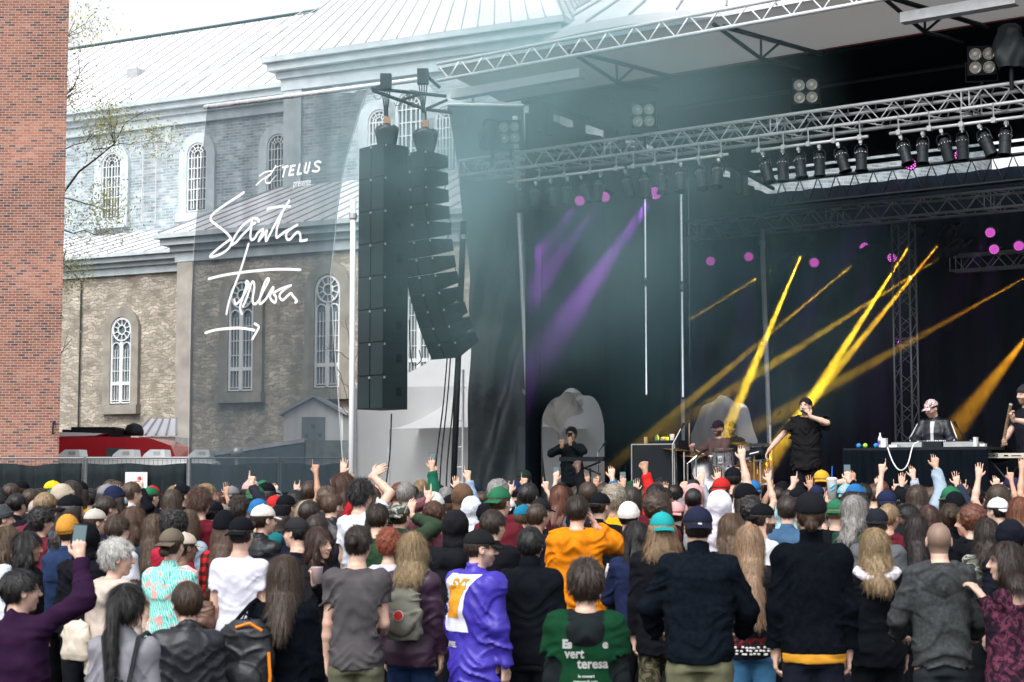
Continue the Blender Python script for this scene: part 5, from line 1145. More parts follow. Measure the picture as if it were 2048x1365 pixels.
def hair(P_,root,style,col,g=.007,seed=0,length=.3,hat=False,name='hair',back=.0,strands=4200):
    L=length; lo=[-.17,-.24,-.16]; hi=[.17,.17,.19]
    if style in('long','wavy','ponytail','dreads'): lo[2]=-.14-L-.05; lo[1]=-.26
    # long hair hangs in body space below the head; grid taken generously
    c=P_.hc; s=headgrid(P_,g,tuple(lo),tuple(hi)); M=P_.HM; S_=P_.hs
    def clip(th,short):
        def fn(d,x,y,z):
            X=x; Y=y-.014; Z=z+.025
            d=d-th*(.75+.5*np.clip(Z*6,0,1)) 
            a=np.arctan2(X,Y+.02)
            n1=vnoise(a*14+seed*7,Z*12,seed*3+0*Z)-.5; n2=vnoise(X*70+seed,Y*70,Z*26)-.5
            amp={'pixie':.012,'curly':.016,'wavy':.008,'afro':.014,'messy':.012}.get(style,.006)
            fr={'curly':1,'afro':1}.get(style,0)
            if hat: amp=.003
            if fr: n1=vnoise(X*55+seed,Y*55,Z*55)-.5; n2=vnoise(X*110,Y*110+seed,Z*110)-.5
            d=d-amp*n1-amp*.7*n2
            d=np.maximum(d,(Y-.0325-.75*Z-(.012 if style=='bald' else 0))*.8)
            if short: d=np.maximum(d,np.minimum((Z<.012)*1.0*(Y+.028)+(Z>=.012)*-1.,.05)); d=np.maximum(d,-.088-Z)
            return d
        return fn
    th={'short':.012,'crop':.005,'pixie':.020,'messy':.020,'curly':.030,'afro':.05,'bun':.010,'ponytail':.010,'long':.015,'wavy':.020,'dreads':.02,'bob':.018,'mop':.024}[style]
    short=style in('short','crop','pixie','messy','curly','bun','ponytail','mop')
    if hat: th=min(th,.006)
    s.ell(P_.head((0,-.014,.025)),tuple(np.array((.078,.099,.094))*S_),0,M,fn=clip(th,short))
    if style in('messy','mop') and not hat:
        for i in range(26):
            rr=random.Random(seed*31+i); a=rr.uniform(0,2*PI); el=rr.uniform(.35,1.4); p=np.array((.078*math.cos(a)*math.cos(el),-.014+.1*math.sin(a)*math.cos(el),.03+.09*math.sin(el))); d=nrm(p+[0,rr.uniform(-.04,.05),.02])
            s.cap(P_.head(p),P_.head(p+d*rr.uniform(.018,.036)+[rr.uniform(-.012,.012),rr.uniform(-.01,.02),0]),.010,.004,k=.012)
    if style=='bun': s.ell(P_.head((0,-.118,.035 if not hat else -.04)),(.036,.034,.033),.012,M,fn=lambda d,x,y,z:d-.006*(vnoise(x*60,y*60,z*60)-.5)*2)
    if style=='dreads':
        for i in range(46):
            rr=random.Random(seed+i); a=rr.uniform(.15,PI-.15)*(1 if i%2 else 1); x=.09*math.cos(a); y=-.02-.085*math.sin(a); p=np.array([x,y,.03]); q=np.array([x*1.15+rr.uniform(-.01,.01),y-.02,-.10]); e=np.array([x*1.2+rr.uniform(-.02,.02),y-.03,-.12-L*rr.uniform(.6,1)])
            s.cap(P_.head(p),P_.head(q),.010,.010,k=.004); s.cap(P_.head(q),P_.head(e),.010,.007,k=.004)
    if style in('long','wavy','bob'):
        LL=.10 if style=='bob' else L; hb=P_.HM; yaw=math.atan2(-hb[0][1],hb[1][1]); 
        # strand bundles from the skull down over the back
        nb=34
        for i in range(nb):
            rr=random.Random(seed*97+i); a=-.22*PI+ (1.44*PI)*(i/(nb-1)); x=.080*math.cos(a); y=-.014-.085*math.sin(a)
            if y>.035: y=.035
            p0=P_.head((x,y,.02)); p1=P_.head((x*1.08,y*1.06-.004,-.07)); fall=min(1,LL/.15)
            bx=x*(1.0-.25*fall)+rr.uniform(-.012,.012)
            yb_=P_.hc[1]; p2=np.array([P_.hc[0]*(1-.5*fall)+bx*1.1,min(p1[1],-.02)-(.035+back*.5)*fall if y<.02 else p1[1]-.012,P_.hc[2]-.10-LL*.35]); p3=np.array([P_.hc[0]*(1-fall)+bx*.9+rr.uniform(-.015,.015),min(p2[1],-.085)-(.045+back)*fall if y<.02 else p2[1]-.02,P_.hc[2]-.10-LL*rr.uniform(.82,1.06)])
            wv=.012 if style=='wavy' else 0; r=.019
            pts=[p0,p1,p2,p3]; k_=.014 if style!='wavy' else .010
            prev=p0
            for j in range(1,10):
                t=j/9*3; q=int(min(t,2.999)); f=t-q; c_=pts[q]*(1-f)+pts[q+1]*f
                if wv and j>2: c_=c_+np.array([wv*math.sin(j*1.9+i*2.1),wv*math.cos(j*1.7+i),0])
                s.cap(prev,c_,r*(1-.05*j),r*(1-.05*(j+1)) ,k=k_); prev=c_
    if style=='ponytail':
        p=P_.head((0,-.105,.045)); q=P_.head((0,-.15,.0)); prev=p; s.ell(p,(.024,.02,.02),.01,M)
        e=np.array([P_.hc[0]*.4,-.15,P_.hc[2]-.12-L]); 
        for j in range(1,12):
            t=j/11; c_=(1-t)**2*p+2*t*(1-t)*np.array([q[0],q[1]-.02,q[2]-.03])+t*t*e; s.cap(prev,c_,.030*(1-.35*t)+.004*math.sin(t*PI),.030*(1-.35*t),k=.01); prev=c_
    s.noise(.0035,(90,90,16),seed)
    V,Q=s.mesh()
    if not len(V): return None
    # fine locks lying along the surface
    rs=np.random.RandomState(seed+11); nst=int(strands*(1.6 if style in('long','wavy','ponytail') else 1)); pool=np.arange(len(Q))
    if hat:
        zz=P_.tohead(V[Q].mean(1))[:,2]; pool=pool[zz<.015]
        if not len(pool): pool=np.arange(len(Q))
    fq=pool[rs.randint(0,len(pool),nst)]; a=V[Q[fq]]; c0=a.mean(1); nn=np.cross(a[:,2]-a[:,0],a[:,3]-a[:,1]); nn/=np.linalg.norm(nn,axis=1)[:,None]+1e-9
    crown=P_.head((0,-.06,.12)); lng=style in('long','wavy','ponytail','bob','dreads'); fl=c0-crown
    if lng: fl=fl*.4+np.array([0,0,-.12])
    fl=fl-nn*(fl*nn).sum(1)[:,None]; fl/=np.linalg.norm(fl,axis=1)[:,None]+1e-9; fl+=rs.normal(0,.55 if style in('curly','afro','messy','mop') else .16,fl.shape)*.8; fl/=np.linalg.norm(fl,axis=1)[:,None]
    L0={'pixie':.034,'crop':.008,'short':.026,'bun':.03,'curly':.018,'afro':.02,'messy':.035,'mop':.035}.get(style,.075)
    if hat and not lng: L0=.014
    Ls=L0*rs.uniform(.6,1.3,nst); sd=np.cross(fl,nn); sd/=np.linalg.norm(sd,axis=1)[:,None]+1e-9; wd=rs.uniform(.0009,.0019,nst); VV=[V]; QQ=[Q]; base=len(V); lift=rs.uniform(.0,.22,nst) if style not in('curly','afro','messy','mop') else rs.uniform(.05,.45,nst)
    p=c0+nn*.0012; rows=[]
    for j,t in enumerate((0,.4,.75,1.)):
        q=p+fl*(Ls*t)[:,None]+nn*(Ls*(lift*t-.10*t*t*(1 if j>1 else 0)))[:,None]+(np.array([0,0,-1])*(Ls*t*t*.12)[:,None]); w_=(wd*(1-.75*t))[:,None]; rows.append((q-sd*w_,q+sd*w_))
    for l,r_ in rows: VV+= [l,r_]
    ids=np.arange(nst)
    for j in range(3): b0=base+j*2*nst; QQ.append(np.stack([b0+ids,b0+nst+ids,b0+3*nst+ids,b0+2*nst+ids],1))
    V=np.concatenate(VV); Q=np.concatenate(QQ)
    o=mesh_obj(name,P_.shear(V),Q,HAIR,root); setc(o,col); return o
def cap_hat(P_,root,col,back=False,m=CLOTH,g=.006,name='cap',brimcol=None,up=0,flat=False):
    s=headgrid(P_,g,(-.14,-.22,-.10),(.14,.22,.17)); M=P_.HM
    def fn(d,x,y,z): return np.maximum(d,-(z-.005+.10*(y if not back else -y)*-1*0)-0.0)
    s.ell(P_.head((0,-.012,.040)),(.088,.107,.092 if not flat else .098),0,M,fn=lambda d,x,y,z:np.maximum(d,-(z+.004+up)))
    if flat: pass
    sg=-1 if back else 1
    y0=sg*.085-.012; 
    def brim(d,x,y,z):
        return d
    sl=[(-.055,.0),(-.03,.0),(0,0),(.03,0),(.055,0)]
    for i in range(-5,6):
        x=i*.0125; ln=.072*math.sqrt(max(0,1-(x/.074)**2)); zb=.038-.012+(.0 if flat else -1.6*x*x*1.2)
        if back: zb-=.004
        s.cap(P_.head((x,sg*(.085-.25*abs(x))-.012,zb+.006)),P_.head((x*1.05,sg*(.092+ln)-.012,zb-(.014 if not flat else .004))),.0072,.0062,k=.006)
    s.cap(P_.head((0,-.012,.130)),P_.head((0,-.012,.136)),.007,.006,k=.004)
    if back is True: s.ell(P_.head((0,.090,.048)),(.030,.03,.020),.004,M,op='s')
    V,Q=s.mesh(); o=mesh_obj(name,P_.shear(V),Q,m,root); setc(o,col); return o
def beanie(P_,root,col,g=.008,fold=True,name='beanie',m=CLOTH,slouch=0):
    s=headgrid(P_,g,(-.14,-.20,-.12),(.14,.16,.2)); M=P_.HM
    s.ell(P_.head((0,-.018-slouch*.02,.045)),(.090,.108,.098+slouch*.02),0,M,fn=lambda d,x,y,z:np.maximum(d,-(z+.012+y*-.18))-.0015*np.sin(np.arctan2(x,y)*46))
    if fold: s.ell(P_.head((0,-.016,.040)),(.096,.115,.2),0.004,M,fn=lambda d,x,y,z:np.maximum(d,np.abs(z+.004-y*.18)-.024)-.0015*np.sin(np.arctan2(x,y)*46))
    V,Q=s.mesh(); o=mesh_obj(name,P_.shear(V),Q,m,root); setc(o,col); return o
def raised_hood(P_,root,col,g=.010,name='hood',m=CLOTH,seed=0):
    s=headgrid(P_,g,(-.17,-.22,-.24),(.17,.18,.19)); M=P_.HM
    s.ell(P_.head((0,-.028,.018)),(.108,.128,.124),.02,M); s.ell(P_.head((0,-.115,.055)),(.03,.035,.05),.05,M); s.ell(P_.head((0,-.03,-.13)),(.105,.100,.08),.05,M)
    s.ell(P_.head((0,.115,-.015)),(.072,.075,.100),.015,M,op='s'); s.noise(.010,(12,12,12),seed); s.noise(.006,(25,25,22),seed+2,ridge=True)
    V,Q=s.mesh(); o=mesh_obj(name,P_.shear(V),Q,m,root); setc(o,col); return o
def glasses(P_,root,col=(.01,.01,.012),up=0,sun=False):
    m=MB(); H=lambda p:Vector(P_.shear([P_.head(p)])[0])
    z0=.004+up*.085; y0=.104-up*.045
    for g in (-1,1):
        m.tube([H((g*.034+.022*math.cos(a),y0-.004*math.cos(a)*g,z0+.017*math.sin(a))) for a in np.linspace(0,2*PI,15)],.0022,5)
        m.tube([H((g*.056,y0-.004,z0+.006)),H((g*.080,.05-up*.03,z0+.008)),H((g*.081,-.005-up*.03,z0+.004))],.0022,5)
        if sun: m.add([H((g*.034+.021*math.cos(a),y0,z0+.016*math.sin(a))) for a in np.linspace(0,2*PI,13)[:-1]],[tuple(range(12))])
    m.tube([H((-.012,y0,z0+.005)),H((.012,y0,z0+.005))],.002,5)
    o=m.build('glasses',PLAIN,root,local=True); setc(o,col); return o
# ---- colours
SK={'fair':(.62,.40,.31),'mid':(.52,.31,.22),'tan':(.42,.24,.16),'brown':(.20,.11,.075),'dark':(.10,.055,.04)}
HC_={'black':(.012,.010,.011),'dark brown':(.035,.022,.016),'brown':(.062,.036,.022),'light brown':(.13,.08,.045),'blond':(.36,.25,.13),'auburn':(.18,.055,.025),'grey':(.30,.29,.28),'white':(.68,.67,.65)}
NAVY=(.010,.014,.028); BLK=(.005,.006,.009); 
# ================================================================ people in the crowd
CACHE={}
def cached(key,root,col,make):
    if key in CACHE and CACHE[key] is not None:
        o=CACHE[key].copy(); COL.objects.link(o); o.parent=root
    else:
        o=make(); CACHE[key]=o
    if o is not None: setc(o,col)
    return o
ALLP=[]
RM=dict(cap=lambda P_,r,c,**k:cap_hat(P_,r,c,**k),beanie=lambda P_,r,c,**k:beanie(P_,r,c,**k),hood=lambda P_,r,c,**k:raised_hood(P_,r,c,**k))
class Root:
    def __init__(s,px,py,Y,label,yaw=0,base=0.,H=None,short=None,group=None):
        s.px,s.Y=px,Y; top=HC+(945-py)*Y/F; s.H=H or (top-base); s.s=s.H/1.755
        x=(px-1024)/F*Y; s.o=thing('person',label,'person',(x,Y,base),group); s.o.rotation_euler.z=R(yaw); s.o.scale=(s.s,)*3; s.yaw=R(yaw); s.base=base
        ALLP.append([s,label,short])
    def T(s,px,py,dy=0):
        w=at(px,py,s.Y+dy); d=w-Vector(s.o.location); c,n=math.cos(-s.yaw),math.sin(-s.yaw)
        return ((d.x*c-d.y*n)/s.s,(d.x*n+d.y*c)/s.s,d.z/s.s)
FAN='people in the crowd watching the stage'
def hero(px,py,Y,label,short,yaw=-12,sex='m',skin='fair',hc='brown',hr='short',ln=.25,bulk=1.,top=(BLK,CLOTH),kind='hoodie',off=None,bot=BLK,bm=DENIM,hat=None,hatc=BLK,hatk={},R_=None,L_=None,hy=0,hp=0,hrr=0,fine=.0058,seed=None,hk={},tk={},bk={},base=0.,lean=(0,0),hs=1.,H=None,whole=True,tr=True,tm=None,group=FAN,fY=None):
    if fY is None: fY=1 if base>0 else (1.17 if Y<10.4 else 1.13)
    if fY>1: Y=max(Y,min(Y*fY,.44*F/max(py-945,1),20.6))
    r=Root(px,py,Y,label,yaw,base,H,short,group); seed=seed if seed is not None else int(px)%17
    f=lambda a:a(r) if callable(a) else a
    tk=dict(tk)
    if hr in('long','wavy','bob') and kind=='hoodie': tk['hood']=0
    P_=Pose(R_=f(R_),L_=f(L_),hy=hy,hp=hp,hr=hrr,sex=sex,bulk=bulk,lean=lean,hs=hs)
    hcol=HC_[hc] if isinstance(hc,str) else hc
    b=build_body(P_,r.o,SK[skin],hcol,fine=fine,stub=.75 if hr=='shaved' else 0,**bk)
    kd={'tee':dict(name='t_shirt',off=.010,sleeve='short',hem=.86),'hoodie':dict(name='hoodie',off=.024,hood=1,hem=.86,cuff=1),'jacket':dict(name='jacket',off=.028,hem=.83,collar=.35),'sweater':dict(name='sweater',off=.016,hem=.87,collar=.0),'turtle':dict(name='sweater',off=.018,hem=.85,collar=.7),'blazer':dict(name='jacket',off=.02,hem=.80,flare=.01,collar=.25)}[kind]
    kd=dict(kd); kd.update(tk)
    if off is not None: kd['off']=off
    g=wear(P_,r.o,kd.pop('name'),top[0],tm or top[1],seed=seed,**kd)
    if tr: trousers(P_,r.o,bot,bm,seed=seed); shoes(r.o)
    if hr and hr not in('shaved','none'): hair(P_,r.o,hr,hcol,seed=seed,length=ln,hat=hat is not None and hat!='none',back=hk.get('back',.03 if kind in('hoodie','jacket') else .0))
    if hat: RM[hat](P_,r.o,hatc,**hatk)
    r.P=P_; r.body=b; r.top=g; return r
def held(name,label,cat,r,p,fn,**k): ...
def loc2w(r,p):
    c,n=math.cos(r.yaw),math.sin(r.yaw); x,y,z=[v*r.s for v in p]; o=r.o.location
    return Vector((o.x+x*c-y*n,o.y+x*n+y*c,o.z+z))
def phone(r,side,label,tilt=0,dx=0):
    S,E,W,u,n,k,sg=r.P.arms[side]; W=r.P.shear([W])[0]; c=W+nrm(u)*.105+nrm(n)*.028
    p=loc2w(r,c+np.array([dx,0,0])); t=thing('phone',label,'phone',p); t.rotation_euler=(R(-8),R(tilt),r.yaw)
    m=MB(); m.box(-.037,.037,-.004,.004,-.075,.078); m.build('body',BLACKP,t,local=True); m=MB(); m.box(-.034,.034,-.0055,-.0042,-.070,.073); m.build('screen',mat('dim_screen',(.03,.06,.07),.1,spec=.6,emis=(.25,.40,.45),estr=.12),t,local=True)
    return t
dn=(0,0,-1)
UP=lambda px,py,dy=.1,u=(0,.1,1),n=(0,1,0),k='open',e=(1,-.1,-.6):(lambda r:dict(w=r.T(px,py,dy),u=u,n=n,k=k,e=e))
# ---- patterned cloths
def pattern_mat(name,fn):
    m=bpy.data.materials.new(name); m.use_nodes=True; n=m.node_tree; b=n.nodes['Principled BSDF']; b.inputs['Roughness'].default_value=.85; b.inputs['Specular IOR Level'].default_value=.15
    tc=n.nodes.new('ShaderNodeTexCoord'); fn(n,n.links,b,tc.outputs['Object']); return m
def ramp(n,stops,const=True):
    c=n.nodes.new('ShaderNodeValToRGB'); c.color_ramp.interpolation='CONSTANT' if const else 'LINEAR'; e=c.color_ramp.elements
    while len(e)<len(stops): e.new(.5)
    for i,(p,q) in enumerate(stops): e[i].position=p; e[i].color=(*q,1)
    return c
def floral(n,L,b,v):
    mp=n.nodes.new('ShaderNodeMapping'); mp.inputs['Rotation'].default_value=(0,R(35),0); mp.inputs['Scale'].default_value=(9,9,3.2); L.new(v,mp.inputs[0])
    w=n.nodes.new('ShaderNodeTexWave'); w.inputs['Scale'].default_value=2.6; w.inputs['Distortion'].default_value=9; w.inputs['Detail'].default_value=3; L.new(mp.outputs[0],w.inputs[0])
    c=ramp(n,[(0,(.05,.42,.38)),(.3,(.20,.62,.55)),(.52,(.62,.80,.74)),(.7,(.35,.70,.62))]); L.new(w.outputs['Fac'],c.inputs[0])
    z=n.nodes.new('ShaderNodeTexNoise'); z.inputs['Scale'].default_value=16; z.inputs['Detail'].default_value=1; L.new(v,z.inputs[0])
    c2=ramp(n,[(0,(0,0,0)),(.58,(1,1,1))]); L.new(z.outputs[0],c2.inputs[0]); mx=n.nodes.new('ShaderNodeMix'); mx.data_type='RGBA'; L.new(c2.outputs[0],mx.inputs['Factor']); L.new(c.outputs[0],mx.inputs['A']); mx.inputs['B'].default_value=(.72,.36,.33,1); L.new(mx.outputs['Result'],b.inputs['Base Color'])
FLORAL=pattern_mat('floral_cloth',floral)
def camo_(cols,sc=9):
    def f(n,L,b,v):
        z=n.nodes.new('ShaderNodeTexNoise'); z.inputs['Scale'].default_value=sc; z.inputs['Detail'].default_value=2; z.inputs['Distortion'].default_value=.8; L.new(v,z.inputs[0])
        k=len(cols); c=ramp(n,[(.36+.28*i/(k-1) if i else 0,q) for i,q in enumerate(cols)]); L.new(z.outputs[0],c.inputs[0]); L.new(c.outputs[0],b.inputs['Base Color'])
    return f
CAMO=pattern_mat('camouflage_cloth',camo_([(.012,.014,.012),(.06,.06,.035),(.16,.14,.09),(.03,.035,.02)],11))
TIEDYE=pattern_mat('pale_blotched_cloth',camo_([(.62,.66,.74),(.72,.73,.78),(.50,.57,.68),(.78,.78,.80)],7))
REDPAT=pattern_mat('wine_patterned_cloth',camo_([(.012,.006,.014),(.045,.010,.026),(.11,.028,.05),(.010,.010,.022)],17))
FLOWERC=pattern_mat('flowered_cap_cloth',camo_([(.08,.40,.50),(.12,.50,.60),(.65,.20,.14),(.7,.7,.62)],26))
BROWNCAMO=pattern_mat('olive_patterned_cloth',camo_([(.03,.035,.03),(.10,.11,.09),(.30,.30,.27),(.05,.06,.05)],10))
def plaid(n,L,b,v):
    s=n.nodes.new('ShaderNodeSeparateXYZ'); L.new(v,s.inputs[0]); out=[]
    for k in (0,2):
        a=n.nodes.new('ShaderNodeMath'); a.operation='PINGPONG'; a.inputs[1].default_value=.035; L.new(s.outputs[k],a.inputs[0]); g=n.nodes.new('ShaderNodeMath'); g.operation='GREATER_THAN'; g.inputs[1].default_value=.019; L.new(a.outputs[0],g.inputs[0]); out.append(g)
    a=n.nodes.new('ShaderNodeMath'); a.operation='ADD'; L.new(out[0].outputs[0],a.inputs[0]); L.new(out[1].outputs[0],a.inputs[1]); h=n.nodes.new('ShaderNodeMath'); h.operation='MULTIPLY'; h.inputs[1].default_value=.5; L.new(a.outputs[0],h.inputs[0])
    c=ramp(n,[(0,(.50,.02,.02)),(.4,(.16,.01,.01)),(.9,(.01,.01,.012))]); L.new(h.outputs[0],c.inputs[0]); L.new(c.outputs[0],b.inputs['Base Color'])
PLAID=pattern_mat('red_black_plaid',plaid)
# ---- near rows, left to right
GREYT=(.075,.070,.075)
r1=hero(45,1138,7.7,'person in a dark purple sweater holding a phone up, hair in a small bun','the phone raiser in the purple sweater',yaw=-14,sex='m',hc='black',hr='bun',top=((.022,.007,.028),CLOTH),kind='sweater',hy=-.75,hp=.05,
  R_=lambda r:dict(w=r.T(160,1118,.12),e=(1,-.1,-.9),u=(-.15,.05,1),n=(-.35,1,0),k='grip'),bulk=1.12,tk=dict(collar=.3,hem=.8)); glasses(r1.P,r1.o)
phone(r1,'R','black phone held up by the person in the purple sweater',3)
r2=hero(235,1080,8.3,'white-haired woman turning right in a beige hooded coat','the white-haired woman',yaw=-28,sex='f',hc='white',hr='pixie',top=((.50,.43,.37),LEATH),kind='hoodie',hy=-.75,hp=-.02,off=.03)
r3=hero(258,1166,7.3,'woman with a long black ponytail in a grey blazer, sunglasses on her head','the black ponytail woman',yaw=-8,sex='f',hc='black',hr='ponytail',ln=.34,top=((.22,.22,.25),CLOTH),kind='blazer',hy=-.25); glasses(r3.P,r3.o,up=1,sun=True)
r4=hero(383,1166,8.0,'brown-haired boy in a black leather jacket beside the floral shirt','the leather jacket boy',yaw=10,hc='brown',hr='short',top=((.010,.012,.018),LEATH),kind='jacket',hy=.35,hs=1.06,off=.026)
r5=hero(347,1058,9.2,'woman in an olive cap and a turquoise floral shirt with palm fronds','the floral shirt woman',yaw=-10,sex='f',hc='brown',hr='bun',top=((.5,.7,.7),CLOTH),tm=FLORAL,kind='tee',tk=dict(off=.022,name='shirt',collar=.2),hat='cap',hatc=(.12,.10,.075),hatk=dict(back=True),hy=-.15,bulk=1.08)
r6=hero(485,1035,9.2,'man in a plain white T-shirt and backwards black cap','the white T-shirt man',yaw=-8,hc='dark brown',hr='short',top=((.62,.62,.72),CLOTH),kind='tee',tk=dict(off=.014,hem=.80,wr=.004),hat='cap',hatc=BLK,hatk=dict(back=True),hy=-.1,bot=(.02,.025,.04))
r7=hero(572,1112,7.4,'long-haired person in a thick black coat with a black and orange backpack','the black coat wearer with the orange-trimmed backpack',yaw=-6,sex='f',hc='brown',hr='long',ln=.22,top=((.0035,.005,.008),FLEECE),kind='hoodie',off=.036,hk=dict(back=.05),hy=-.2,bulk=1.08,tk=dict(collar=.5))
r8=hero(717,1052,8.4,'man in a faded dark grey T-shirt with his hair tied in a knot','the grey T-shirt man',yaw=-4,hc='dark brown',hr='bun',top=(GREYT,CLOTH),kind='tee',tk=dict(off=.014,hem=.84,wr=.009),bulk=1.08,hy=-.2,bot=(.12,.12,.08),
  R_=dict(w=(.13,.24,1.04),e=(.3,-1,-.6),u=(-.8,.5,0),n=(0,0,-1),k='relax'))
r9=hero(640,1056,9.8,'smiling woman with auburn hair turned back toward the camera','the smiling auburn woman',yaw=-145,sex='f',hc=(.06,.028,.02),hr='wavy',ln=.16,top=((.012,.012,.016),CLOTH),kind='sweater',hy=.3,hp=-.05,hrr=.1,bk=dict(smile=True,lips=(.42,.08,.08)),
  L_=lambda r:dict(w=r.T(628,1165,-.25),e=(-.6,-.3,-1),u=(.1,.3,1),n=(0,-1,0),k='grip'))
r10=hero(826,1066,8.8,'blonde woman in a plum jacket with a small olive backpack','the blonde in the plum jacket',yaw=-12,sex='f',hc='blond',hr='long',ln=.11,top=((.035,.014,.035),LEATH),kind='jacket',off=.034,hy=-.15,bot=(.012,.03,.085),hk=dict(back=.05))
r11=hero(955,1060,8.3,'man in a bright blue and white windbreaker and black cap, facing right','the blue windbreaker man',yaw=-42,hc='dark brown',hr='crop',kind='jacket',top=((.040,.026,.33),LEATH),off=.032,hat='cap',hatc=(.010,.012,.012),hy=-.62,hp=-.02,bk=dict(beard=.35),tk=dict(hem=.66,wr=.011,flare=.01)); glasses(r11.P,r11.o)
r12=hero(1060,1055,8.6,'broad man with cropped black hair in a black rollneck','the black rollneck man',yaw=-6,hc='black',hr='short',top=((.0035,.005,.008),CLOTH),kind='turtle',bulk=1.16,hy=-.15)
r13=hero(1170,1126,7.6,'boy in a green T-shirt over a dark hoodie with white lettering on his back','the green T-shirt boy',yaw=-2,hc=(.04,.024,.016),hr='pixie',top=((.010,.014,.016),CLOTH),kind='hoodie',tk=dict(off=.020),hs=1.10,hy=-.05)
r14=hero(1153,993,11.2,'man in a bright orange hoodie with one hand at his face','the orange hoodie man',yaw=-10,hc=(.03,.018,.012),hr='short',top=((.66,.20,.006),CLOTH),kind='hoodie',off=.034,bulk=1.1,hy=-.1,tk=dict(wr=.009),
  R_=lambda r:dict(w=r.T(1190,1052,.10),e=(.8,-.1,-1.2),u=(-.35,.25,.9),n=(-1,0,0),k='relax'))
r15=hero(1272,1046,9.9,'person with black dreadlocks in a navy track jacket with white sleeve stripes','the dreadlocked person',yaw=-4,sex='m',skin='brown',hc='black',hr='dreads',ln=.16,top=((.012,.018,.055),CLOTH),kind='jacket',hy=.4,L_=lambda r:dict(w=r.T(1262,1205,.25),e=(-1,-.8,0),u=(.9,.4,.1),n=(0,0,-1),k='relax'),hk=dict(back=.0))
r16=hero(1323,1026,9.3,'person with shaggy blond hair under a turquoise backwards cap','the turquoise cap wearer',yaw=-4,hc=(.30,.19,.10),hr='wavy',ln=.05,top=(BLK,CLOTH),kind='tee',tk=dict(off=.03,hem=.78,sleeve='long',name='t_shirt'),hat='cap',hatc=(.015,.27,.28),hatk=dict(back=True),bot=(.05,.05,.04),hy=.1,bulk=1.03)
for c in r16.o.children:
    if c.name.startswith('trousers'): c.data.materials[0]=CAMO
r17=hero(1394,1015,8.1,'heavy man in a black fleece with a high collar and navy cap','the heavy black fleece man',yaw=-6,hc='dark brown',hr='short',top=((.005,.008,.013),FLEECE),kind='jacket',bulk=1.16,off=.026,tk=dict(collar=.75,hem=.86),hat='cap',hatc=(.012,.015,.035),hatk=dict(back='x'),bot=(.14,.14,.085),
  R_=dict(w=(.26,.24,.98),e=(1,-.6,-.5),u=(-.6,.7,0),n=(0,0,-1),k='relax'),L_=dict(w=(-.26,.24,.98),e=(-1,-.6,-.5),u=(.6,.7,0),n=(0,0,-1),k='relax'),hy=.05)
r18=hero(1496,1050,9.0,'woman with very long straight blond hair hanging down her back','the long-haired blonde',yaw=-4,sex='f',hc=(.40,.25,.15),hr='long',ln=.42,top=((.010,.010,.014),CLOTH),kind='jacket',off=.022,bot=(.05,.16,.30),hk=dict(back=.055))
r19=hero(1618,990,8.0,'tall person in a thick black coat, black cap and low brown bun','the tall black coat wearer',yaw=-4,hc='brown',hr='bun',top=((.0035,.005,.008),FLEECE),kind='jacket',bulk=.98,off=.030,tk=dict(collar=.85,hem=.84),hat='beanie',hatc=(.008,.009,.012),hatk=dict(fold=False),bot=(.008,.010,.02),hy=-.1,bk=dict(beard=.6))
r20=hero(1745,1060,8.7,'blonde woman in a black coat with a white fleece-lined hood','the blonde with the white hood lining',yaw=-4,sex='f',hc='blond',hr='wavy',ln=.15,top=((.0035,.005,.008),CLOTH),kind='jacket',off=.034,bulk=1.05,hk=dict(back=.04))
r21=hero(1872,1043,8.2,'man with a shaved head in a mottled dark grey hoodie','the shaved-head man',yaw=-6,hc=(.09,.065,.05),hr='shaved',top=((.050,.055,.058),FLEECE),kind='hoodie',bulk=1.0,off=.026,hy=-.05,tk=dict(wr=.009),bot=(.02,.025,.03),
  L_=dict(w=(-.24,.24,1.0),e=(-.7,-1,-.6),u=(.7,.7,0),n=(0,0,-1),k='relax'),R_=dict(w=(.24,.24,1.0),e=(.7,-1,-.6),u=(-.7,.7,0),n=(0,0,-1),k='relax'))
r22=hero(2008,1086,7.9,'woman facing left in a dark wine-patterned off-shoulder dress','the off-shoulder dress woman',yaw=55,sex='f',hc=(.03,.015,.012),hr='bob',top=((.05,.01,.03),CLOTH),tm=REDPAT,kind='sweater',tk=dict(name='dress',neck=1.36,hem=.6,off=.02,off_shoulder=True,flare=.03),hy=.5,bk=dict(smile=True),bulk=1.1,
  L_=lambda r:dict(w=r.T(1962,1190,.1),e=(-.3,-1,-.8),u=(.2,.6,.6),n=(0,0,-1),k='relax'))
# ---- second and third rows
def H2(px,py,Y,label,short,**k): k.setdefault('fine',.0072); return hero(px,py,Y,label,short,**k)
H2(60,1066,10.4,'woman with thick dark curls smiling over her shoulder to the right','the dark-curled smiling woman',yaw=-110,sex='f',hc='black',hr='wavy',ln=.14,top=((.01,.01,.014),CLOTH),kind='sweater',bk=dict(smile=True),skin='tan',hy=.35)
r=H2(18,1056,10.0,'light brown haired woman in glasses and a pale patterned top','the left-edge woman in glasses',yaw=-70,sex='f',hc='light brown',hr='wavy',ln=.18,top=((.3,.4,.5),CLOTH),tm=TIEDYE,kind='sweater',skin='fair',hy=-.1); glasses(r.P,r.o)
H2(143,1037,10.8,'person in a mustard beanie and a dark blue jacket','the mustard beanie wearer',yaw=-18,hc='brown',hr='short',hat='beanie',hatc=(.52,.24,.04),hatk=dict(slouch=1),top=((.018,.035,.09),CLOTH),kind='jacket')
H2(178,1050,9.8,'person hidden in a raised black hood behind the phone','the black-hooded person behind the phone',yaw=-14,hc='black',hr='none',hat='hood',hatc=BLK,top=(BLK,CLOTH),kind='hoodie',bulk=1.1)
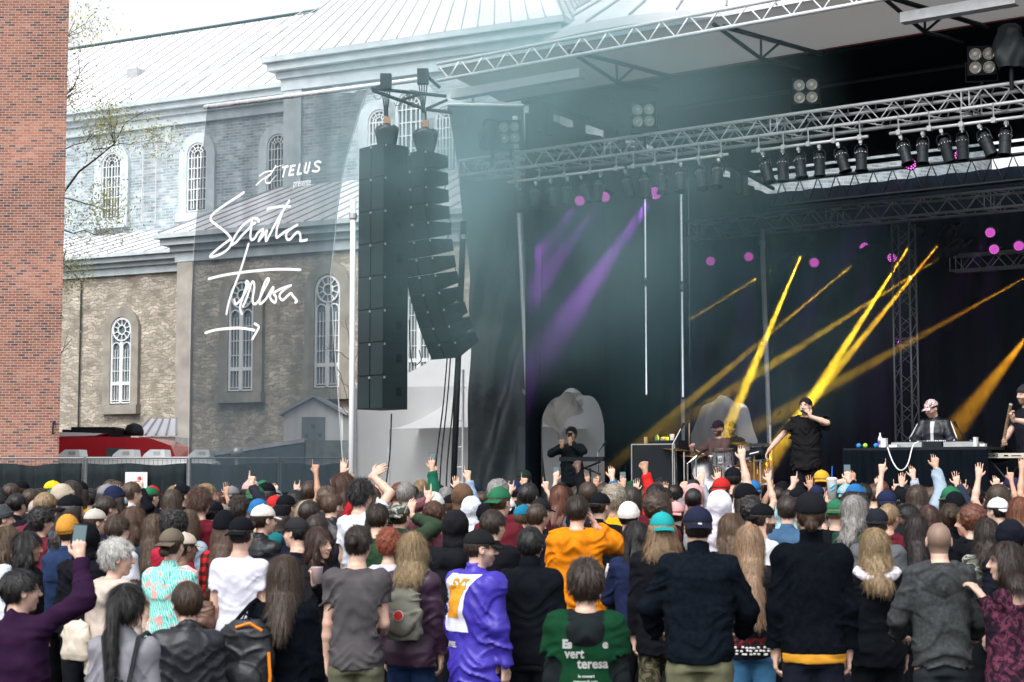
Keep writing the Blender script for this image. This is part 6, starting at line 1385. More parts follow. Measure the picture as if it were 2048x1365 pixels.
H2(237,1031,10.9,'man with neat brown hair in a white top','the neat brown-haired man',yaw=-22,hc='brown',hr='short',top=((.55,.57,.62),CLOTH),kind='tee',hy=-.2)
H2(193,1019,12.4,'person in a pale grey cap facing right','the pale grey cap wearer',yaw=-40,hc='brown',hr='short',hat='cap',hatc=(.45,.42,.38),top=((.02,.02,.025),CLOTH),kind='jacket',hy=-.3)
H2(86,1019,12.2,'man with black curls in a maroon hoodie','the curly man in maroon',yaw=-30,hc='black',hr='curly',top=((.13,.015,.03),CLOTH),kind='hoodie',hy=-.3)
H2(77,997,14.0,'man with thinning grey hair in a wine sweatshirt','the thinning-haired man',yaw=-10,hc='grey',hr='shaved',top=((.12,.02,.04),CLOTH),kind='hoodie')
H2(8,1013,12.8,'person in a dark grey knitted beanie at the left frame edge','the grey beanie wearer',yaw=-60,hc='brown',hr='short',hat='beanie',hatc=(.05,.055,.065),top=(BLK,CLOTH),kind='jacket')
H2(35,995,14.8,'bearded man in a black cap facing right','the bearded black-cap man',yaw=-70,hc='brown',hr='short',hat='cap',hatc=BLK,top=(BLK,CLOTH),kind='jacket',bk=dict(beard=.8))
H2(27,981,17.5,'person in an orange-yellow cap with sunglasses on it','the orange cap wearer',yaw=-60,hc='brown',hr='short',hat='cap',hatc=(.62,.34,.03),top=((.02,.02,.03),CLOTH),kind='jacket')
H2(108,963,20.0,'person in a bright yellow cap against the black fence','the bright yellow cap wearer',yaw=-80,hc='brown',hr='short',hat='cap',hatc=(.75,.48,.02),top=(BLK,CLOTH),kind='jacket')
H2(270,1016,12.2,'woman with long chestnut waves behind the white-haired woman','the chestnut-haired woman',yaw=-20,sex='f',hc=(.13,.065,.035),hr='wavy',ln=.2,top=(BLK,CLOTH),kind='sweater')
H2(312,1030,12.0,'woman with long sandy hair','the sandy-haired woman',yaw=-10,sex='f',hc='light brown',hr='long',ln=.25,top=((.02,.03,.05),CLOTH),kind='sweater')
H2(351,1028,11.6,'person with a tall black curly topknot','the curly topknot person',yaw=-10,sex='f',hc='black',hr='afro',top=((.35,.02,.04),CLOTH),kind='sweater',skin='brown')
H2(372,1066,10.4,'person in a pale cap and glasses behind the floral shirt woman','the pale cap wearer in glasses',yaw=-50,sex='f',hc='black',hr='bun',hat='cap',hatc=(.50,.42,.36),top=((.6,.6,.6),CLOTH),kind='tee',skin='brown')
H2(380,1021,12.3,'woman with long light brown hair left of the maroon hoodie','the light brown haired woman',yaw=-10,sex='f',hc='light brown',hr='long',ln=.3,top=((.3,.4,.5),CLOTH),kind='sweater')
H2(402,979,12.8,'tall brown-haired man in a dark maroon hoodie','the tall man in maroon',yaw=-16,hc=(.10,.05,.03),hr='messy',top=((.10,.008,.016),CLOTH),kind='hoodie',bulk=1.05)
H2(455,1031,10.6,'person in a slouchy black beanie and red plaid shirt','the plaid shirt wearer',yaw=-14,sex='f',hc=(.14,.08,.05),hr='long',ln=.35,hat='beanie',hatc=BLK,hatk=dict(fold=False,slouch=1.5),top=((.4,.02,.02),CLOTH),tm=PLAID,kind='jacket')
H2(527,1011,11.3,'person in a white patterned cap with a low bun and black jacket','the white patterned cap wearer',yaw=-40,sex='f',hc='dark brown',hr='bun',hat='cap',hatc=(.62,.58,.52),top=(BLK,LEATH),kind='jacket',hy=-.2)
H2(598,1036,10.7,'young man in a charcoal cap looking left','the charcoal cap man',yaw=35,hc='black',hr='short',hat='cap',hatc=(.02,.02,.024),top=(BLK,CLOTH),kind='tee',hy=.5)
H2(442,1014,13.6,'person with fluffy pale grey hair','the fluffy grey-haired person',yaw=-10,hc=(.45,.38,.33),hr='curly',top=((.03,.03,.04),CLOTH),kind='jacket')
H2(480,996,14.0,'man with dark hair below a raised pointing arm','the dark-haired man below the pointing arm',yaw=-20,hc='dark brown',hr='messy',top=((.02,.02,.03),CLOTH),kind='sweater',R_=lambda r:dict(w=r.T(503,972,.1),u=(0,.05,1),n=(0,1,0),k='point',e=(1,-.2,-.5)),L_=None)
H2(573,991,13.4,'person in a backwards black cap with a white strap','the strapped black cap wearer',yaw=-30,hc='black',hr='short',hat='cap',hatc=BLK,hatk=dict(back=True),top=(BLK,CLOTH),kind='jacket')
H2(614,1004,13.2,'person with bleached straight hair and a teal headband','the bleached-haired person',yaw=-20,sex='f',hc=(.62,.52,.36),hr='bob',top=((.02,.10,.09),CLOTH),kind='jacket')
H2(665,987,12.8,'man with a close brown fade in a black jacket','the man with a close fade',yaw=-30,hc=(.10,.055,.035),hr='crop',top=((.010,.012,.018),LEATH),kind='jacket',hy=-.2,bk=dict(beard=.5),bulk=1.1)
H2(722,963,12.6,'tall man with thick black hair in a navy and white raglan top, arm raised','the tall man in the raglan top',yaw=-30,hc='black',hr='messy',top=((.35,.40,.50),CLOTH),tm=TIEDYE,kind='tee',R_=UP(745,952,.2,k='relax',u=(.6,.2,.5)))
H2(687,949,15.0,'person with long wavy auburn hair, arm up','the wavy auburn person',yaw=-40,sex='f',hc=(.10,.04,.025),hr='wavy',ln=.12,top=((.45,.02,.03),CLOTH),kind='sweater',R_=UP(697,975,.2,k='relax'))
H2(800,1007,11.9,'person in a blue patterned cap with both hands up','the blue patterned cap wearer',yaw=-25,hc='brown',hr='short',hat='cap',hatc=(.10,.16,.20),hatk=dict(back=True,m=BROWNCAMO),top=((.03,.05,.03),CLOTH),kind='jacket',R_=UP(822,1030,.2,k='relax'),L_=lambda r:dict(w=r.T(797,1038,.1),e=(-1,-.4,-.6),u=(.1,.2,1),n=(0,-1,0),k='fist'))
H2(757,1009,11.5,'man with a brown headband in a dark green sweater','the headband man in green',yaw=-18,hc='dark brown',hr='short',top=((.02,.05,.025),CLOTH),kind='sweater',bulk=1.1)
H2(779,1062,10.4,'person with short coppery curls in a pale top','the copper-curled person',yaw=-6,sex='f',hc=(.30,.07,.03),hr='curly',top=((.55,.52,.60),CLOTH),kind='tee')
H2(868,1003,12.2,'person with an auburn topknot raising one arm in a mauve sweatshirt','the mauve sweatshirt wearer',yaw=-14,sex='f',hc=(.12,.05,.03),hr='bun',top=((.18,.07,.09),CLOTH),kind='hoodie',L_=lambda r:dict(w=r.T(857,1003,.1),e=(-1,-.3,-.4),u=(-.1,.1,1),n=(0,1,0),k='rock'))
H2(912,1024,10.6,'person in a raised black hood near the centre of the crowd','the black-hooded person near the windbreaker',yaw=-8,hc='black',hr='none',hat='hood',hatc=(.010,.010,.013),top=((.008,.009,.012),CLOTH),kind='hoodie',bulk=1.12)
H2(984,1021,10.5,'man with a wide head of cropped brown hair in black','the cropped-haired man in black',yaw=-26,hc=(.04,.025,.018),hr='short',top=(BLK,CLOTH),kind='jacket',bulk=1.12,hy=-.2)
H2(944,996,14.0,'person in a raised pale tie-dye hood','the pale tie-dye hood wearer',yaw=-14,hc='brown',hr='none',hat='hood',hatc=(.6,.6,.68),hatk=dict(m=TIEDYE),top=((.6,.6,.7),CLOTH),tm=TIEDYE,kind='hoodie')
H2(1014,997,14.2,'person in a clean white cap worn backwards','the clean white cap wearer',yaw=-14,hc='brown',hr='short',hat='cap',hatc=(.66,.66,.68),hatk=dict(back=True),top=((.4,.3,.5),CLOTH),kind='tee')
H2(1046,1011,12.8,'person in a bright blue cap turned right','the bright blue cap wearer',yaw=-50,hc='light brown',hr='short',hat='cap',hatc=(.01,.14,.24),top=(BLK,CLOTH),kind='tee')
H2(1080,998,12.6,'man in a large black cap right of the bright blue cap','the large black cap man',yaw=-40,hc='black',hr='short',hat='cap',hatc=(.012,.014,.018),top=(BLK,CLOTH),kind='tee')
H2(1226,975,13.2,'person with bleached curly top and yellow T-shirt','the yellow T-shirt wearer',yaw=-12,hc=(.42,.36,.28),hr='curly',top=((.78,.42,.01),CLOTH),kind='tee',skin='tan')
H2(1256,1007,11.7,'person in a thick white cuffed beanie','the white beanie wearer',yaw=-12,hc='black',hr='short',hat='beanie',hatc=(.62,.58,.56),top=(BLK,CLOTH),kind='jacket')
H2(1310,970,13.4,'man with smooth black hair in a maroon jacket','the smooth black-haired man',yaw=-8,hc='black',hr='short',top=((.10,.01,.02),CLOTH),kind='jacket')
H2(1386,971,15.0,'person in a raised dusty pink hood','the dusty pink hood wearer',yaw=-14,hc='brown',hr='none',hat='hood',hatc=(.55,.30,.30),top=((.5,.28,.28),CLOTH),kind='hoodie')
H2(1349,1005,13.0,'person in a pink cap beside the heavy fleece man','the pink cap wearer',yaw=-14,hc='brown',hr='short',hat='cap',hatc=(.60,.30,.30),hatk=dict(back=True),top=((.3,.3,.3),CLOTH),kind='tee')
H2(1437,985,12.2,'person in a raised bright white hood with dark printed marks','the bright white hood wearer',yaw=-10,hc='brown',hr='none',hat='hood',hatc=(.68,.66,.74),top=((.68,.66,.74),CLOTH),kind='hoodie')
H2(1458,1030,10.8,'person with loose brown curls left of the long-haired blonde','the loose-curled person',yaw=-8,sex='f',hc=(.14,.08,.045),hr='wavy',ln=.2,top=(BLK,CLOTH),kind='tee')
H2(1520,1009,11.4,'bearded man in a backwards black cap and white T-shirt','the bearded man in white',yaw=-62,hc='dark brown',hr='short',hat='cap',hatc=BLK,hatk=dict(back=True),top=((.62,.62,.66),CLOTH),kind='tee',bk=dict(beard=.9),hy=-.15)
H2(1570,1003,12.5,'person in a raised pale turquoise hood','the pale turquoise hood wearer',yaw=-20,hc='brown',hr='none',hat='hood',hatc=(.36,.58,.62),top=((.36,.58,.62),CLOTH),kind='hoodie')
H2(1708,992,13.0,'man with a dense black afro in a grey jacket','the man with the afro',yaw=-10,hc='black',hr='afro',top=((.13,.13,.14),CLOTH),kind='jacket',skin='tan')
H2(1770,982,12.6,'man in a navy cap and a black shirt with white shoulders','the navy cap man with white shoulders',yaw=-8,hc='dark brown',hr='short',hat='cap',hatc=(.012,.018,.05),hatk=dict(back='x'),top=((.012,.014,.02),CLOTH),kind='tee',bulk=1.08)
H2(1750,1020,10.8,'man in a flat black cap with a small white patch','the patched black cap man',yaw=-20,hc='brown',hr='short',hat='cap',hatc=(.012,.014,.02),hatk=dict(back=True,flat=True),top=((.09,.10,.11),DENIM),kind='jacket')
H2(1828,1030,11.4,'woman with long straight dark hair left of the shaved head','the long dark-haired woman',yaw=-6,sex='f',hc=(.025,.014,.014),hr='long',ln=.34,top=(BLK,CLOTH),kind='sweater')
H2(1853,1012,13.0,'woman with smooth auburn hair behind the long dark hair','the smooth auburn woman',yaw=-6,sex='f',hc=(.09,.04,.03),hr='bob',top=((.3,.25,.2),CLOTH),kind='sweater')
H2(1896,1009,12.2,'person with a high brown bun in a black top','the high brown bun wearer',yaw=-6,sex='f',hc='brown',hr='bun',top=(BLK,CLOTH),kind='turtle')
H2(1934,1019,12.0,'person with golden hair and a red collar','the golden-haired person in red',yaw=30,sex='f',hc=(.30,.18,.08),hr='bun',top=((.5,.03,.03),CLOTH),kind='sweater',hy=.4)
H2(1968,1040,10.3,'person with wavy dark hair in an olive patterned jacket','the olive patterned jacket wearer',yaw=-6,sex='f',hc='dark brown',hr='wavy',ln=.14,top=((.1,.1,.08),CLOTH),tm=BROWNCAMO,kind='jacket')
H2(2014,1043,9.8,'person in a raised black hood at the right side','the black-hooded person at the right',yaw=10,hc='black',hr='none',hat='hood',hatc=(.006,.008,.014),top=((.006,.008,.014),CLOTH),kind='hoodie',bulk=1.1)
H2(1992,997,13.0,'man in a white cap worn backwards near the right edge','the backwards white cap man',yaw=30,hc='black',hr='short',hat='cap',hatc=(.66,.64,.66),hatk=dict(back=True),top=((.05,.45,.5),CLOTH),kind='tee')
H2(2034,996,12.4,'woman with long copper hair at the right edge','the copper-haired woman',yaw=-6,sex='f',hc=(.22,.07,.03),hr='long',ln=.3,top=((.35,.05,.15),CLOTH),kind='sweater')
H2(2022,956,16.5,'person in a navy cap and a turquoise patterned shirt','the turquoise shirt wearer',yaw=40,hc='black',hr='short',hat='cap',hatc=(.02,.02,.05),top=((.2,.5,.5),CLOTH),tm=FLORAL,kind='tee')
H2(1689,970,15.0,'person in a light blue cap covered in red flowers','the flowered cap wearer',yaw=-14,hc='brown',hr='short',hat='cap',hatc=(.2,.5,.6),hatk=dict(back=True,m=FLOWERC),top=((.2,.2,.2),CLOTH),kind='tee')
r=H2(1641,942,17.5,'person in a mustard cap pressing a hand to it','the mustard cap wearer',yaw=-14,hc='brown',hr='short',hat='cap',hatc=(.52,.30,.03),hatk=dict(back=True),top=((.03,.03,.03),CLOTH),kind='tee',R_=lambda r:dict(w=r.T(1660,968,.0),e=(1.5,-.3,-.2),u=(-.8,-.1,.5),n=(-.2,1,0),k='open'))
H2(1482,944,17.2,'person in a plain pale grey cap in front of the drum kit','the pale grey cap wearer by the drums',yaw=-14,hc='brown',hr='short',hat='cap',hatc=(.5,.48,.46),hatk=dict(back=True),top=((.1,.1,.1),CLOTH),kind='tee')
H2(1465,936,16.9,'person in a black cap below the snare drum with long dark hair','the black cap wearer below the snare',yaw=10,hc='black',hr='short',hat='cap',hatc=BLK,top=(BLK,CLOTH),kind='tee',bk=dict(beard=.8))
H2(1048,941,19.4,'person in a dark green-black cap at the foot of the silver mast','the cap wearer at the mast foot',yaw=-10,hc='dark brown',hr='short',hat='cap',hatc=(.012,.02,.018),top=(BLK,CLOTH),kind='tee')
H2(875,970,16.0,'man in a black cap turned right below the white marquee','the black cap man below the marquee',yaw=-50,hc='dark brown',hr='short',hat='cap',hatc=(.015,.02,.02),top=((.2,.25,.3),DENIM),kind='jacket',bk=dict(beard=.5))
H2(1812,1010,12.6,'dark-skinned person with short hair turned toward the left','the dark-skinned person turned left',yaw=80,skin='dark',hc='black',hr='short',top=(BLK,CLOTH),kind='sweater',hy=.2)
H2(1612,1000,15.0,'person with tousled brown hair behind the tall black coat','the tousled-haired person',yaw=-12,hc='brown',hr='messy',top=((.2,.2,.22),CLOTH),kind='jacket')
H2(243,992,15.0,'person in a bucket-like cap with a turquoise flower print','the turquoise print cap wearer',yaw=-12,hc='brown',hr='short',hat='cap',hatc=(.2,.5,.5),hatk=dict(back=True,m=FLOWERC),top=(BLK,CLOTH),kind='tee')
H2(366,970,15.6,'person in a backwards black cap with a visible cheek','the black cap wearer near the exit sign',yaw=-50,hc='black',hr='short',hat='cap',hatc=BLK,hatk=dict(back=True),top=(BLK,CLOTH),kind='jacket')
H2(632,978,17.0,'person in a red headscarf behind the bleached hair','the red cap wearer',yaw=-60,hc='black',hr='short',hat='cap',hatc=(.5,.03,.02),top=(BLK,CLOTH),kind='tee')
# ---- faces of the crowd further back, with raised arms
HANDS=[(149,968,'open','R',18.5,None),(223,968,'open','R',18.5,None),(268,950,'rock','R',18,BLK),(622,914,'point','R',16.5,None),(680,914,'open','L',17,(.5,.02,.02)),(745,930,'open','R',17.5,None),(805,953,'fist','R',18,BLK),
(853,907,'half','R',17.5,(.01,.10,.06)),(868,925,'relax','L',18.5,(.22,.02,.04)),(930,927,'point','R',17,(.25,.35,.5)),(590,957,'rock','L',19,BLK),(998,953,'point','R',19.5,None),(1016,957,'rock','L',19,None),(1037,942,'point','R',18,(.5,.52,.56)),(1112,935,'half','L',19.3,None),(1149,907,'fist','R',17.5,BLK),
(1166,940,'open','R',18,BLK),(1188,945,'relax','L',18.5,(.02,.12,.2)),(1216,926,'relax','R',17.5,(.03,.14,.25)),(1240,945,'half','R',19.5,None),(1286,907,'fist','R',16,(.55,.02,.02)),(1393,935,'open','R',17,(.35,.35,.4)),(1428,933,'open','R',17.5,(.2,.35,.5)),(1333,962,'open','L',19.5,None),
(1474,884,'relax','R',16.5,None),(1530,935,'open','R',18,None),(1544,952,'half','L',18.6,None),(1587,939,'point','L',18.5,None),(1753,945,'half','L',19.5,BLK),(1763,913,'point','L',16.5,None),(1822,925,'relax','R',17.5,(.4,.45,.6)),(1808,943,'open','L',18.5,BLK),(1862,900,'half','R',16,(.33,.42,.52)),(1957,923,'open','L',16.5,None),(2014,931,'point','R',17.5,None),(2047,908,'open','L',16.5,None),(2044,950,'open','R',18.5,None),(440,962,'open','R',18.5,None),(540,960,'half','R',18.8,None),(660,955,'open','R',19,(.02,.02,.03)),(905,950,'open','R',18.8,None),(1085,950,'point','R',19,None),(1270,955,'open','L',19,None),(1365,950,'fist','R',18.6,None),(1610,948,'open','R',18.6,(.3,.02,.03)),(1790,955,'point','R',18.8,None),(1905,940,'open','R',18,(.02,.03,.05)),(1925,955,'rock','L',18.8,None),(1985,945,'half','R',18.4,None),(340,965,'point','R',18.8,None),(1700,935,'relax','R',18.4,None)]
VAR={0:(.20,.12,1.93),1:(.25,.16,1.77),2:(.27,.20,1.64)}
POSES={}
def far_pose(var,side,kind,turn,sex):
    k=(var,side,kind,turn,sex)
    if k not in POSES:
        a=None
        if var is not None:
            w=VAR[var]; sg=1 if side=='R' else -1; a=dict(w=(sg*w[0],w[1],w[2]),e=(sg,-.2,-.5),u=(-sg*.08,.08,1),n=(0,1,0),k=kind)
        POSES[k]=Pose(R_=a if side=='R' else None,L_=a if side=='L' else None,hy=turn,sex=sex)
    return k,POSES[k]
def far(px,Y,H,label,pose,sex,skin,hc,hr,topc,kind,hat,hatc,botc,yaw,ln=.2,fine=.010):
    r=Root(px,0,Y,label,yaw,0,H,None,FAN); pk,P_=pose
    sd=(int(px)*7)%3; b=cached(('b',pk,skin,hr=='shaved',hc if hr=='shaved' else 0),r.o,SK[skin],lambda:build_body(P_,r.o,SK[skin],HC_[hc] if isinstance(hc,str) else hc,fine=fine,coarse=.022,stub=.75 if hr=='shaved' else 0))
    kd={'tee':dict(name='t_shirt',off=.012,sleeve='short',hem=.84),'hoodie':dict(name='hoodie',off=.024,hood=1,hem=.84),'jacket':dict(name='jacket',off=.028,hem=.82,collar=.4)}[kind]
    cached(('t',pk,kind,sd),r.o,topc,lambda:wear(P_,r.o,kd['name'],topc,CLOTH,grid=.016,seed=sd,**{a:b for a,b in kd.items() if a!='name'}))
    cached(('p',sex),r.o,botc,lambda:trousers(P_,r.o,botc,DENIM,grid=.024)); cached(('s',),r.o,(1,1,1),lambda:shoes(r.o))
    hcol=HC_[hc] if isinstance(hc,str) else hc; turn=pk[3]
    if hr not in('shaved','none'): cached(('h',sex,turn,hr,hat is not None,sd,ln),r.o,hcol,lambda:hair(P_,r.o,hr,hcol,g=.010,seed=sd,length=ln,hat=hat is not None,strands=1100))
    if hat: cached(('c',sex,turn,hat),r.o,hatc,lambda:{'cap':lambda:cap_hat(P_,r.o,hatc,g=.007),'bcap':lambda:cap_hat(P_,r.o,hatc,back=True,g=.007),'beanie':lambda:beanie(P_,r.o,hatc,g=.010),'hood':lambda:raised_hood(P_,r.o,hatc,g=.013)}[hat]())
    r.P=P_; return r
rr=random.Random(21)
TOPS=[('black',(.005,.006,.009),15),('navy',(.010,.014,.034),5),('dark grey',(.03,.032,.035),4),('grey',(.14,.145,.15),2),('maroon',(.10,.012,.02),2),('white',(.60,.61,.64),2),('dark green',(.015,.05,.03),2),('denim blue',(.05,.11,.20),2),('mustard',(.50,.27,.03),1),('olive',(.08,.08,.045),1),('red',(.40,.02,.02),1),('pink',(.5,.22,.24),1),('brown',(.12,.07,.045),1),('teal',(.01,.14,.15),1)]
HAIRS=[('black',(.012,.010,.011),6),('dark brown',(.035,.022,.016),6),('brown',(.06,.036,.022),5),('light brown',(.10,.062,.036),2),('blond',(.34,.23,.12),2),('auburn',(.16,.05,.025),1),('grey',(.28,.27,.26),1)]
HATC=[('black',BLK,6),('navy',(.012,.018,.05),2),('grey',(.18,.18,.19),2),('white',(.6,.6,.6),1),('red',(.4,.02,.02),1),('green',(.02,.12,.06),1),('blue',(.02,.12,.3),1),('pink',(.55,.3,.3),1),('beige',(.4,.34,.27),1)]
def pick(l): 
    w=sum(x[2] for x in l); k=rr.uniform(0,w)
    for x in l:
        k-=x[2]
        if k<=0: return x
    return l[-1]
FARS=[]
def rand_far(px,Y,H,hand=None,topc=None):
    sex='f' if rr.random()<.42 else 'm'; tn,tc_,_=pick(TOPS)
    if topc is not None and topc[0]==1:
        tc_=topc[1] 
    kind=rr.choice(['tee','hoodie','jacket','jacket','hoodie']) if topc is None else ('tee' if topc[0]==0 else rr.choice(['hoodie','jacket']))
    hn,hcv,_=pick(HAIRS); hat=rr.choice([None]*7+['cap','bcap','bcap','beanie','hood']); 
    if kind!='hoodie' and hat=='hood': hat=None
    hr=rr.choice(['short','short','messy','curly','crop','short','bun'] if sex=='m' else ['long','wavy','bun','long','ponytail','bob'])
    if hat and sex=='m': hr='short'
    if hat=='hood': hr='none'
    if hat and sex=='f' and hr in('ponytail','bun'): hr='long'
    skin=rr.choices(['fair','mid','tan','brown','dark'],[10,4,2,1,1])[0]; turn=rr.choice([0,-.45,.3,-.2]); hcn,hcc,_=pick(HATC)
    if hat=='hood': hcn,hcc=tn,tc_
    if kind=='hoodie' and hr in('long','wavy','bob','ponytail'): kind='jacket'
    return dict(px=px,Y=Y,H=H,sex=sex,skin=skin,hn=hn,hcv=hcv,hr=hr,tn=tn if topc is None or topc[0]==0 else None,tc=tc_,kind=kind,hat=hat,hatn=hcn,hatc=hcc,turn=turn,hand=hand,yaw=-18+rr.uniform(-22,18) if px>500 else -30+rr.uniform(-18,18),ln=rr.choice([.15,.25]),bot=rr.choice([(.012,.014,.02),(.02,.04,.09),(.05,.05,.05)]))
COLN=lambda c:None
taken=[(p[0].o.location.x,p[0].o.location.y,.42) for p in ALLP]
for px,py,kind,side,Y,slv in HANDS:
    z=HC+(945-py)*Y/F; best=min(VAR,key=lambda v:abs(z/(VAR[v][2]+.175)-.985)); s_=z/(VAR[best][2]+.175); s_=min(max(s_,.86),1.12)
    sg=1 if side=='R' else -1; x=(px-1024)/F*Y-sg*VAR[best][0]*s_*.9+.02; ppx=1024+x/Y*F
    d=rand_far(ppx,Y,1.755*s_,hand=(best,side,kind),topc=(0,None) if slv is None else (1,slv)); d['slv']=slv; d['yaw']=rr.uniform(-14,6); FARS.append(d); taken.append((x,Y,.40))
Yr=13.2; k=0
while Yr<21.2:
    x0=(-30-1024)/F*Yr; x1=(2080-1024)/F*Yr; x=x0+rr.uniform(0,.4)
    while x<x1:
        xx=x+rr.uniform(-.10,.10); YY=Yr+rr.uniform(-.16,.16)
        front=ST(0,-.9,0); dd=(Vector((xx,YY,0))-S0).dot(SB)
        if dd<-1.0 and all((xx-a)**2+(YY-b)**2>(c*(.9 if b>13 else 1.05))**2 for a,b,c in taken):
            Hh=rr.gauss(1.71 if YY<15 else 1.79,.06); Hh=min(max(Hh,1.58),1.85)
            pxx=1024+xx/YY*F
            FARS.append(rand_far(pxx,YY,Hh)); taken.append((xx,YY,.40))
        x+=.50
    Yr+=.60
budget=296-len(ALLP)-6
hands=[f for f in FARS if f['hand']]; rest=[f for f in FARS if not f['hand']]
rest.sort(key=lambda f:f['Y']); 
print('far candidates',len(hands),len(rest),'heroes',len(ALLP))
if len(rest)>budget-len(hands): rest=[rest[int(i*len(rest)/(budget-len(hands)))] for i in range(budget-len(hands))]
SLN={}
def colname(c):
    if c is None: return None
    best=min(TOPS,key=lambda t:sum((a**.5-b**.5)**2 for a,b in zip(t[1],c))); return best[0]
anch=[(p[0],p[2]) for p in ALLP if p[2]]
built=[]
for f in hands+rest:
    tn=f['tn'] or colname(f['tc']); kd={'tee':'T-shirt','hoodie':'hoodie','jacket':'jacket'}[f['kind']]
    hd={'cap':'%s cap'%f['hatn'],'bcap':'backwards %s cap'%f['hatn'],'beanie':'%s beanie'%f['hatn'],'hood':'raised hood'}.get(f['hat']) or {'long':'long %s hair','wavy':'wavy %s hair','bun':'%s bun','ponytail':'%s ponytail','bob':'%s bob','short':'short %s hair','messy':'tousled %s hair','curly':'%s curls','crop':'cropped %s hair'}[f['hr']]%f['hn']
    ps='' if not f['hand'] else {'open':', open hand raised','rock':', horns sign raised','point':', pointing up','fist':', fist raised','half':', hand half raised','relax':', hand raised'}[f['hand'][2]]
    h=f['hand']; pose=far_pose(*( (h[0],h[1],h[2]) if h else (None,'R','x')),f['turn'],f['sex'])
    r=far(f['px'],f['Y'],f['H'],'x',pose,f['sex'],f['skin'],f['hcv'],f['hr'],f['tc'],f['kind'],f['hat'],f['hatc'],f['bot'],f['yaw'],f['ln'])
    desc='%s, %s %s%s'%(hd,tn,kd,ps); ypx=945+(HC-f['H'])*F/f['Y']
    best=None
    a=min(anch,key=lambda q:abs(q[0].px-f['px'])*1.0+abs(q[0].Y-f['Y'])*22)
    dx=f['px']-a[0].px; dy=f['Y']-a[0].Y
    rel='behind' if dy>.8 and abs(dx)<30 else ('in front of' if dy<-.8 and abs(dx)<30 else ('just right of' if dx>0 else 'just left of'))
    if dy>2.2: rel='well '+rel if rel=='behind' else 'behind and right of' if dx>0 else 'behind and left of'
    r.o['label']='%s, %s %s'%(desc,rel,a[1]); built.append(r)
from collections import defaultdict
g_=defaultdict(list)
for r in built: g_[r.o['label']].append(r)
for l,rs in g_.items():
    if len(rs)>1:
        rs.sort(key=lambda r:r.Y); 
        for i,r in enumerate(rs): r.o['label']=l+(', the nearer one' if i==0 else ', the farther one' if i==len(rs)-1 else ', the one between')
for r in built:
    w_=r.o['label'].split()
    if len(w_)>16: r.o['label']=r.o['label'].replace(', the nearer one',', nearer').replace(', the farther one',', farther').replace('behind and left of','back left of').replace('behind and right of','back right of').replace('just left of','left of').replace('just right of','right of')
    for q_ in (', hand half raised',' raised',' wearer',' turned left','below the marquee','near the exit sign',' half',', open hand',', fist',', horns sign',' just',' raised'):
        if len(r.o['label'].split())>16: r.o['label']=r.o['label'].replace(q_,'')
for r in built:
    l=r.o['label']
    if len(l.split())>16:
        l=l.replace(', the farther one',', farther').replace(', the nearer one',', nearer').replace(', the one between',', middle one').replace(' the ',' '); r.o['label']=l
phs=[(r,f) for r,f in zip(built,hands)]
# ================================================================ performers
PERF='performers on the stage'
def aimT(px,py,dy,e,u,n,k): return lambda r:dict(w=r.T(px,py,dy),e=e,u=u,n=n,k=k)
sg_=hero(1612,797,23.4,'singer in a black T-shirt and backwards cap holding a microphone to his mouth',None,yaw=168,hc='dark brown',hr='short',top=((.010,.010,.012),CLOTH),kind='tee',tk=dict(off=.035,hem=.76,wr=.012),hat='cap',hatc=(.02,.015,.02),hatk=dict(back=True),bot=(.008,.009,.014),base=DZ,bulk=1.12,hy=-.35,hp=.08,bk=dict(beard=.25),lean=(-.0,0),fine=.0065,group=PERF,
  L_=dict(w=(-.06,.24,1.49),e=(-1,.2,-.35),u=(.5,.1,.85),n=(.2,-.9,.3),k='grip'),R_=dict(w=(.52,.12,1.02),e=(.6,-1,.2),u=(.45,.2,-.9),n=(-1,.2,0),k='relax'))
def mic(r,p0,p1,label):
    a=loc2w(r,p0); b=loc2w(r,p1); t=thing('microphone',label,'microphone',a); MB().tube([a,b],[.017,.012],10).build('body',BLACKP,t,smooth=True)
    d=(a-b).normalized(); MB(Frm(a+d*.012,(1,0,0),(0,1,0))).lathe([(.004,-.026),(.022,-.014),(.026,0),(.022,.014),(.004,.026)],12).build('head',STEEL,t,smooth=True)
W_=sg_.P.arms['L'][2]; hd=sg_.P.head((0,.135,-.07)); mic(sg_,hd,hd+nrm(np.array(W_)+[.05,.06,.04]-hd)*.22,'microphone in the hand of the singer')
dj=hero(1868,808,22.6,'turntable player in a black track jacket with white sleeve stripes and a patterned cap',None,yaw=150,hc='dark brown',hr='crop',top=((.008,.010,.016),LEATH),kind='jacket',tk=dict(off=.026),hat='cap',hatc=(.4,.2,.2),hatk=dict(m=pattern_mat('red_white_cap_cloth',camo_([(.65,.6,.6),(.25,.03,.04),(.7,.66,.66),(.02,.01,.02)],24))),base=DZ,hy=-.5,hp=-.3,bk=dict(beard=.5),fine=.0065,group=PERF,H=1.78,
  R_=dict(w=(.12,.33,1.06),e=(1,-.3,-.3),u=(-.6,.6,-.3),n=(0,0,-1),k='relax'),L_=dict(w=(-.16,.32,1.06),e=(-1,-.3,-.3),u=(.3,.7,-.3),n=(0,0,-1),k='relax'))

